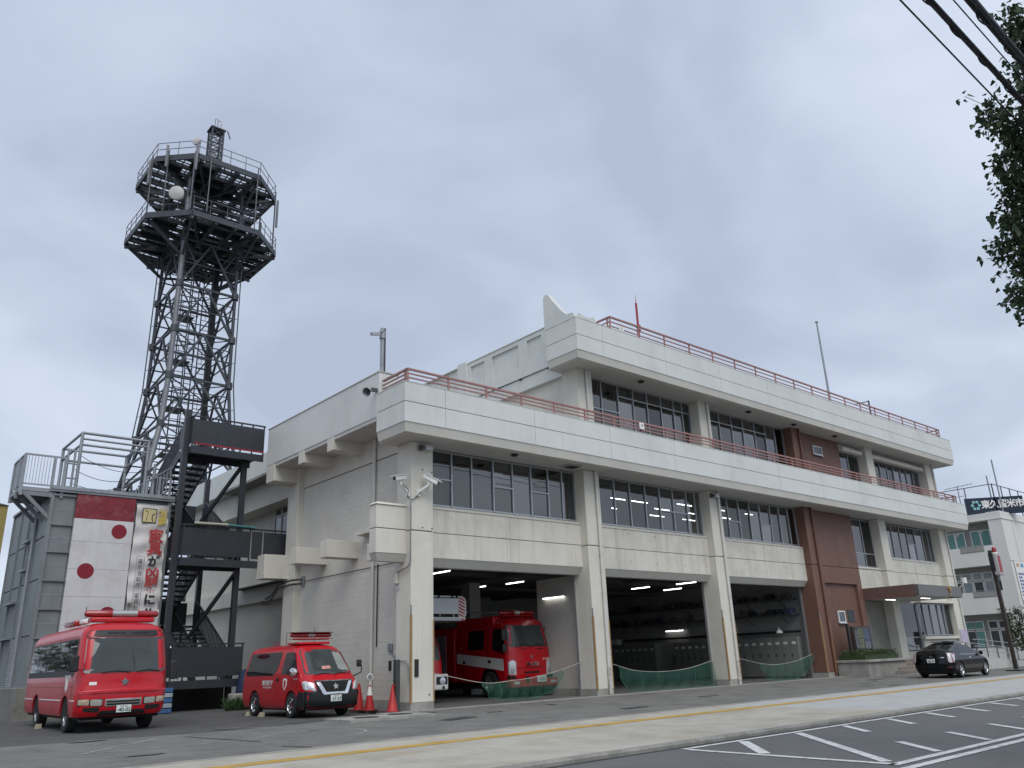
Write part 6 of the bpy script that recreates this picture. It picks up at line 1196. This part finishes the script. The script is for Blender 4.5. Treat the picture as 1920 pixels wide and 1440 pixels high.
t = thing('lilac_notice', 'pale lilac notice board above the ramp handrail', 'sign', (38, -1.0, 0)); B(37.6, -1.02, 1.35, 38.6, -.98, 2.1).build('board', mat('lilac', (.48, .43, .55), .6, var=.06), t); MB().cyl((38.1, -.98, 0), (38.1, -.98, 1.4), .03).build('post', alud, t)
sp = thing('alarm_sign_pole', 'tall dark pole with a red panel sign box and red beacon', 'sign', (32.9, -5.2, zg(-5.2))); PX, PY = 32.9, -5.2
polem = mat('pole_brown', (.045, .036, .03), .55, var=.2)
B(PX-.5, PY-.35, -.2, PX+.5, PY+.35, zg(PY)+.06).build('foot', black, sp, bevel=.02); B(PX-.09, PY-.09, 0, PX+.09, PY+.09, 5.9).build('pole', polem, sp, bevel=.02)
B(PX-.3, PY-.36, 4.6, PX+.3, PY-.1, 5.7).build('sign_box', mat('sign_box_grey', (.42, .40, .40), .5, var=.05), sp, bevel=.03); B(PX-.2, PY-.375, 4.75, PX+.12, PY-.36, 5.58).build('red_panel', mat('panel_red', (.30, .02, .03), .4, var=.15, scale=8), sp); B(PX-.34, PY-.2, 4.8, PX-.31, PY+.02, 5.7).build('side_fin', black, sp)
MB().lathe((PX, PY-.22, 5.7), (0, 0, 1), [(.15, 0), (.15, .08), (.11, .08), (.11, .28), (.08, .34), (0, .36)], 16).build('beacon', redl, sp, smooth=True); MB().lathe((PX, PY-.22, 5.7), (0, 0, 1), [(.16, 0), (.16, .07), (0, .071)], 16).build('beacon_base', white, sp)
# small tree behind the sign pole
tr = thing('small_street_tree', 'small leafy tree growing behind the dark sign pole', 'tree', (38.5, -4.0, 0)); bark = mat('bark', (.06, .048, .036), .9, var=.25, scale=8, bump=.5)
MB().tube([(38.5, -4, -.1), (38.55, -4.02, .8), (38.4, -3.95, 1.6), (38.5, -4, 2.6)], .06, 7, [.07, .055, .045, .02]).build('trunk', bark, tr, smooth=True); m_ = MB(); rn = random.Random(11)
cls = [(rn.uniform(-.6, .6), rn.uniform(-.6, .6), rn.uniform(1.0, 3.0)) for _ in range(26)]
def fn(r): c = r.choice(cls); return (38.5+c[0]+r.gauss(0, .13), -4+c[1]+r.gauss(0, .13), c[2]+r.gauss(0, .12))
leaf_cloud(m_, fn, 1800, .13, rn); m_.build('crown', mat('tree_leaf_olive', (.05, .065, .025), .6, var=.3, scale=5), tr)['kind'] = 'stuff'
for i, (x, y, s_) in enumerate(((44.5, -3.4, .7), (47, -2.5, .9), (50.5, -2.0, 1.0))):
    t = thing('roadside_shrub', ['low green shrub at the ramp end', 'middle green shrub beyond the ramp', 'farthest green shrub before the neighbouring building'][i], 'shrub', (x, y, 0), 'shrubs beyond the ramp'); m_ = MB(); leaf_cloud(m_, lambda r: (x+r.gauss(0, .5)*s_, y+r.gauss(0, .5)*s_, abs(r.gauss(0, .45))*s_), 1500, .12, rn); m_.build('foliage', leafm[2], t)['kind'] = 'stuff'; MB().tube([(x, y, -.05), (x, y, .5)], .05, 6).build('stem', bark, t)
# ------------------------------------------------------------------ neighbouring three storey building
nb_ = thing('neighbour_building', 'pale three storey building with balconies right of the station', 'building', (60, 6, 0))
nw = mat('neighbour_wall', (.66, .65, .62), .75, var=.05, scale=.4, streak=.2, sdark=.8); nd = mat('neighbour_recess', (.30, .29, .27), .8, var=.08); teal = mat('teal_curtain_glass', (.14, .30, .28), .12, var=.1, scale=.8, coat=.4); ndg = mat('neighbour_dark_glass', (.05, .06, .065), .08, var=.2, scale=.5, coat=.5); npale = mat('neighbour_pale_glass', (.28, .33, .34), .12, var=.15, coat=.4)
NX_, NY_ = 60.0, 2.81; YE = 22
B(NX_+1.2, NY_+.3, -.3, 84, YE, 11.1).build('core', nd, nb_)
B(NX_+.0, NY_+1.05, 11.1, 84, YE, 11.62).build('parapet', nw, nb_); B(NX_, NY_, -.3, 84, NY_+1.05, 11.66).build('street_wall', nw, nb_)
B(NX_-.06, NY_-.06, 11.02, 84, YE, 11.1).build('drip_band', nw, nb_)
for (z0, z1) in ((7.38, 8.98), (3.55, 5.32)): B(NX_, NY_+1.05, z0, NX_+.15, YE, z1).build('balcony_wall', nw, nb_); B(NX_+.15, NY_+1.05, z0, NX_+1.2, YE, z0+.15).build('balcony_slab', nw, nb_)
B(NX_+.05, NY_+1.05, -.3, NX_+.2, YE, .9).build('terrace_wall', nw, nb_)
def nwin(y0, y1, z0, z1, gm, x=NX_+1.15, fr_=white):
    w_ = MB().box(x-.06, y0, z0, x+.02, y0+.07, z1).box(x-.06, y1-.07, z0, x+.02, y1, z1).box(x-.06, y0+.07, z0, x+.02, y1-.07, z0+.07).box(x-.06, y0+.07, z1-.07, x+.02, y1-.07, z1).build('window', fr_, nb_); MB().quad((x-.03, y1-.06, z0+.06), (x-.03, y0+.06, z0+.06), (x-.03, y0+.06, z1-.06), (x-.03, y1-.06, z1-.06)).build('pane', gm, w_)
for y in (4.25, 5.05, 6.3, 7.1, 8.6, 9.4): nwin(y, y+.78, 7.6, 10.4, teal)
for i, y in enumerate((3.95, 4.75, 5.6, 6.45, 7.3, 8.15)): nwin(y, y+.8, 4.7, 6.25, [ndg, npale, ndg, npale, ndg, npale][i]); nwin(y, y+.8, 6.32, 6.95, npale)
for i, y in enumerate((4.4, 5.2, 6.3, 7.0, 7.8)): nwin(y, y+.75, .3, 2.3, [ndg, ndg, teal, ndg, teal][i]); nwin(y, y+.75, 2.38, 3.05, [ndg, ndg, teal, teal, ndg][i])
for y in (5.0, 6.9, 3.5, 8.8):
    MB().lathe((NX_+1.1, y, 10.25), (-1, 0, 0), [(0, .02), (.12, .02), (.2, .0), (.2, -.05)], 16).build('vent_hood', alu, nb_)
for y0, y1, z in ((4.6, 6.5, 8.95), (4.3, 6.2, 5.3)): MB().bar((NX_-.02, y0, z+.1), (NX_-.02, y1, z+.1), .04).build('balcony_rail', alu, nb_); MB().bar((NX_-.02, y0, z-.35), (NX_-.02, y1, z-.35), .03).build('balcony_rail', alu, nb_); B(NX_-.012, y0, z-.45, NX_+.16, y1, z+.02).build('balcony_gap', nd, nb_)
# low brick-like wall bands on the street face
B(NX_-.02, NY_-.03, 3.8, 84, NY_, 3.95).build('band', nd, nb_); B(NX_+.0, NY_-.025, 7.55, 84, NY_, 7.6).build('band', nd, nb_); B(62.2, NY_-.012, 7.6, 62.24, NY_, 11.0).build('band', nd, nb_)
for i in range(8):
    for j in range(10): B(NX_+.05+j*.9+(.45 if i % 2 else 0), NY_-.03, .0+i*.3, NX_+.93+j*.9+(.45 if i % 2 else 0), NY_-.002, .28+i*.3).build('stone', mat('street_stone', (.42, .41, .38), .85, var=.12, obj=.1), nb_)
# hanging notice banner on the street face
t = thing('wall_banner', 'white vertical banner with blue lettering on the neighbouring building', 'banner', (61.2, 2.7, 6)); B(60.5, NY_-.09, 4.1, 63.0, NY_-.05, 7.55).build('sheet', white, t); B(60.5, NY_-.095, 4.1, 63.0, NY_-.09, 4.45).build('blue_strip', mat('banner_blue', (.03, .04, .25), .6), t)
tb = mat('banner_ink', (.10, .12, .30), .7)
B(60.7, NY_-.095, 7.1, 61.4, NY_-.09, 7.4).build('tan_patch', mat('tan', (.5, .38, .25), .7), t); B(61.7, NY_-.095, 7.1, 62.3, NY_-.09, 7.4).build('sky_patch', mat('skyblue', (.12, .32, .5), .7), t)
for i in range(7):
    for j in range(5):
        if (i*5+j) % 11 == 7: continue
        B(60.75+j*.4, NY_-.095, 6.45-i*.28, 61.05+j*.4, NY_-.09, 6.63-i*.28).build('character', tb, t)
# roof sign, fence and aerials
sg = thing('roof_sign', 'navy roof sign with white characters on the neighbouring building', 'sign', (60.3, 4.6, 11.6)); d_ = Vector((.66, -.75, 0)).normalized(); a_ = Vector((60.05, 5.25, 0)); n_ = Vector((-.75, -.66, 0)).normalized(); Lg = 4.6
navy = mat('sign_navy', (.012, .022, .045), .4, var=.1)
P4 = [a_, a_+d_*Lg, a_+d_*Lg-n_*.25, a_-n_*.25]
MB().add([(p.x, p.y, 11.62) for p in P4]+[(p.x, p.y, 13.05) for p in P4], [(0, 1, 5, 4), (1, 2, 6, 5), (2, 3, 7, 6), (3, 0, 4, 7), (4, 5, 6, 7)]).build('board', navy, sg, fixn=True)
for i, c in enumerate('東久留米市'):
    p = a_+d_*(1.55+i*.68)+n_*.02; text('character', c, .74, white, sg, (p.x, p.y, 12.42), rx=d_, bold=.02)
p = a_+d_*.75+n_*.02
for k in range(6):
    q_ = p+d_*.28*math.cos(k*1.047); MB().cyl((q_.x, q_.y, 12.42+.32*math.sin(k*1.047)), (q_.x+n_.x*.03, q_.y+n_.y*.03, 12.42+.32*math.sin(k*1.047)), .13, 10).build('emblem', mat('emblem_teal', (.22, .45, .45), .5), sg)
fe = thing('roof_fence', 'thin dark pipe fence round the neighbouring roof', 'fence', (62, 5, 11.66)); fp = [(57.8+2.4, 14), (60.2, 3.0), (74, 3.0)]
for (p, q_) in zip(fp, fp[1:]):
    P, Q = Vector((*p, 0)), Vector((*q_, 0)); MB().bar(P+Vector((0, 0, 13.95)), Q+Vector((0, 0, 13.95)), .06).build('rail', alud, fe); n = int((Q-P).length/1.9)
    for i in range(n+1): s_ = P+(Q-P)*i/n; MB().bar(s_+Vector((0, 0, 11.6)), s_+Vector((0, 0, 13.95)), .07).build('post', alud, fe)
for i, (x, y, h) in enumerate(((62.5, 4.0, 15.1), (61.5, 3.0, 16.2))): tag(MB().cyl((x, y, 11.6), (x, y, h), .06, 8).build('roof_pole', steelg), ['shorter pale pole on the neighbouring roof', 'taller pale pole on the neighbouring roof'][i], 'pole', 'poles on the neighbouring roof')
t = thing('tv_aerial', 'small television aerial beside the navy roof sign', 'aerial', (61, 6.0, 11.6)); MB().cyl((61, 6.0, 11.6), (61, 6.0, 14.4), .04, 6).build('mast', steelg, t); MB().bar((60.6, 6.9, 14.2), (61.4, 4.9, 14.45), .05).build('boom', steelg, t); [MB().bar((60.6+i*.13-.3, 6.9-i*.33-.15, 14.2+i*.04), (60.6+i*.13+.3, 6.9-i*.33+.15, 14.2+i*.04), .025).build('element', steelg, t) for i in range(7)]; MB().bar((60.7, 6.3, 13.4), (61.3, 5.7, 13.5), .05).build('boom', steelg, t)
# sliver of a yellow house far left and house rows behind the camera side
t = thing('yellow_house', 'sliver of a yellow wall beyond the drill tower', 'building', (-5.5, 43, 0)); B(-6.6, 40, -.3, -5.0, 46, 12.2).build('wall', mat('yellow_render', (.30, .24, .08), .8, var=.1), t); MB().prism([(-6.7, 12.2), (-4.95, 12.2), (-6.0, 12.4)], 'y', 39.9, 46.3).build('roof', mat('roof_grey', (.12, .12, .12), .7), t, fixn=True)
# ------------------------------------------------------------------ street side: utility pole, cables, ginkgo
up = thing('utility_pole', 'concrete utility pole on the pavement opposite the station', 'pole', (-.5, -19.95, 0)); MB().cyl((-.5, -19.95, -.3), (-.5, -19.95, 16), .2, 12, .12).build('pole', conc, up, smooth=True)
for z in (15.6, 14.6): MB().bar((-.5, -21.0, z), (-.5, -18.9, z), .12).build('crossarm', steelg, up); [MB().cyl((-.5, -21.0+i*.7, z), (-.5, -21.0+i*.7, z+.2), .05, 8).build('insulator', white, up) for i in range(4)]
MB().cyl((-.5, -19.5, 12.4), (-.5, -19.5, 13.5), .28, 14).build('transformer', steelg, up, smooth=True)
cabm = mat('cable_black', (.018, .02, .022), .6, var=.1)
def cable(label, y, z, r_, sag, grp=True):
    P = [(x, y, z+sag*((x+6)/25)**2) for x in range(-40, 42, 2)]; o = MB().tube(P, r_, 8).build('overhead_cable', cabm, smooth=True); tag(o, label, 'cable', 'overhead cables at the upper right'); return o
for i, (y, z) in enumerate(((-20.9, 15.8), (-20.2, 15.8), (-19.0, 15.8), (-20.5, 14.8), (-19.3, 14.8), (-19.9, 11.5))):
    o = MB().tube([(x, y, z-1.2+1.2*((x+.5)/30-1 if x > -.5 else (x+.5)/30+1)**2) for x in range(-30, 31, 2)], .02, 6).build('power_line', cabm); tag(o, ['power line on the outer end of the upper crossarm', 'power line next to the outer end of the upper crossarm', 'power line on the street end of the upper crossarm', 'power line on the outer half of the lower crossarm', 'power line on the street half of the lower crossarm', 'single power line below the transformer'][i], 'cable', 'power lines on the utility pole')
cable('thin overhead wire, lowest left of the set', -19.715, 6.5, .008, .25); cable('thin overhead wire between the two thick bundles', -19.99, 6.55, .006, .25)
for lab, y, z, r_ in (('thick overhead cable bundle, left of the two', -19.875, 6.5, .027), ('thick overhead cable bundle at the top right corner', -20.1, 6.5, .040)):
    t = thing('cable_bundle', lab, 'cable', (0, y, z), 'overhead cables at the upper right'); f_ = lambda x: z+.25*((x+6)/25)**2
    MB().tube([(x, y, f_(x)) for x in range(-40, 42, 2)], r_, 10).build('main_cable', cabm, t, smooth=True)
    MB().tube([(-12+i*.05, y+r_*.9*math.sin(i*.5), f_(-12+i*.05)-r_*1.0-r_*.55*abs(math.sin(i*.21))) for i in range(240)], .007, 6).build('lashed_wire', cabm, t, smooth=True); MB().tube([(-12+i*.05, y-r_*.6, f_(-12+i*.05)-r_*1.5-.05*abs(math.sin(i*.13+1))) for i in range(240)], .006, 6).build('lashed_wire', cabm, t, smooth=True)
    for i in range(24):
        x = -12+i*.5; MB().tube([(x-.03, y, f_(x)+r_*.8), (x, y, f_(x)+r_*2.6), (x+.06, y, f_(x)+r_*1.0)], .007, 5).build('hanger_clip', cabm, t)
# ginkgo tree
gk = thing('ginkgo_tree', 'ginkgo street tree reaching into the upper right corner', 'tree', (-.9, -19.2, 0)); TB = Vector((-.9, -19.2, 0)); rn = random.Random(21)
trunk = [TB+Vector((0, 0, -.2)), TB+Vector((.05, .02, 2)), TB+Vector((-.05, .05, 4.5)), TB+Vector((0, 0, 7)), TB+Vector((.05, 0, 10.5))]
MB().tube(trunk, .15, 10, [.22, .18, .14, .1, .03]).build('trunk', bark, gk, smooth=True)
def camray(px, py, dist):
    d = (_r2*((px-960)/1516.12) + _u2*(-(py-720)/1516.12) + _fw); return CAM + d.normalized()*dist
tips = [camray(1858, 201, 10.4), camray(1868, 300, 10.6), camray(1884, 398, 10.7), camray(1868, 458, 10.8), camray(1902, 551, 11.0), camray(1898, 24, 10.2), camray(1905, 128, 10.3), camray(1890, 236, 10.7), camray(1900, 339, 10.8), camray(1905, 433, 10.9), camray(1915, 512, 11.0), camray(1925, 68, 10.5), camray(1920, 265, 10.9), camray(1925, 374, 11.0), camray(1930, 472, 11.2), camray(1935, 177, 10.8)]
for i in range(120):
    a = rn.uniform(0, 6.283); z = rn.uniform(4.6, 10.8); r_ = (1.0+1.7*math.sin(max(0, (z-3.2))/8.0*math.pi))*rn.uniform(.7, 1.0); p = TB+Vector((math.cos(a)*r_, math.sin(a)*r_, z))
    q_ = p-CAM; w_ = q_.dot(_fw); 
    if w_ > 0 and 960+1516.12*q_.dot(_r2)/w_ < 1905 and 720-1516.12*q_.dot(_u2)/w_ < 1100: continue
    if w_ > 0 and 960+1516.12*q_.dot(_r2)/w_ < 2050 and 720-1516.12*q_.dot(_u2)/w_ > 470: continue
    tips.append(p)
shoots = []; tw = []
for tp in tips:
    z0 = max(2.6, min(9.8, tp.z-rn.uniform(.5, 1.4))); st0 = TB+Vector((0, 0, z0)); mid_ = (st0+tp)/2+Vector((0, 0, rn.uniform(-.1, .15))); P = catmull([st0, mid_, tp], 6); L_ = (tp-st0).length
    MB().tube(P, .02, 5, [max(.004, .035*(1-k/(len(P)-1))+.004) for k in range(len(P))]).build('branch', bark, gk); 
    n = int(L_*28)
    for k in range(n):
        t_ = rn.uniform(.2, 1)**.8*(len(P)-1); j = min(len(P)-2, int(t_)); c = P[j]+(P[j+1]-P[j])*(t_-j)+Vector((rn.gauss(0, .08), rn.gauss(0, .08), rn.gauss(0, .08)))*(.5+.9*(1-k/n)); shoots.append(c); tw.append((P[j]+(P[j+1]-P[j])*(t_-j), c))
    shoots += [tp+Vector((rn.gauss(0, .04), rn.gauss(0, .04), rn.gauss(0, .04))) for _ in range(3)]
twm = MB()
for p, q_ in tw: twm.tube([p, (p+q_)/2+Vector((0, 0, .01)), q_], .004, 4)
twm.build('twigs', bark, gk)['kind'] = 'stuff'
lm = [MB(), MB(), MB()]
for c in shoots:
    for k in range(rn.randint(5, 8)):
        a = rn.uniform(0, 6.283); d = Vector((math.cos(a), math.sin(a), rn.uniform(-.9, .5))).normalized(); s_ = rn.uniform(.042, .068); b0 = c+d*rn.uniform(.03, .06); n_ = Vector((rn.gauss(0, 1), rn.gauss(0, 1), rn.gauss(0, 1))); e_ = d.cross(n_).normalized(); f_ = d+Vector((0, 0, -.25))
        V_ = [c, b0, b0+f_*s_*.75-e_*s_*.62, b0+f_*s_*1.0-e_*s_*.22, b0+f_*s_*.85, b0+f_*s_*1.0+e_*s_*.22, b0+f_*s_*.75+e_*s_*.62]
        lm[rn.randrange(3)].add(V_, [(1, 4, 3, 2), (1, 6, 5, 4)])
for i, c in enumerate(((.045, .078, .035), (.058, .095, .044), (.072, .112, .054))): lm[i].build('crown', mat('ginkgo_leaf_%d' % i, c, .6, var=.2, scale=6), gk)['kind'] = 'stuff'

# trees along the left boundary, seen only as reflections in the minibus glass
for i, (x, y, h) in enumerate(((-13.5, 24, 5.5), (-15, 33, 6.5), (-17.5, 43, 8))):
    t = thing('boundary_tree', ['round green tree left of the yard, nearest the road', 'round green tree left of the yard, middle one', 'round green tree left of the yard, farthest back'][i], 'tree', (x, y, 0), 'trees along the left boundary'); MB().tube([(x, y, -.2), (x+.1, y, h*.5), (x, y+.1, h*.8)], .14, 7, [.16, .12, .05]).build('trunk', bark, t, smooth=True)
    rn = random.Random(40+i); m_ = MB(); cl = [(rn.gauss(0, 1.3), rn.gauss(0, 1.3), h*.62+rn.gauss(0, 1.1)) for _ in range(30)]
    def fn(r): c = r.choice(cl); return (x+c[0]+r.gauss(0, .4), y+c[1]+r.gauss(0, .4), max(.8, c[2]+r.gauss(0, .4)))
    leaf_cloud(m_, fn, 2600, .22, rn); m_.build('crown', leafm[1], t)['kind'] = 'stuff'
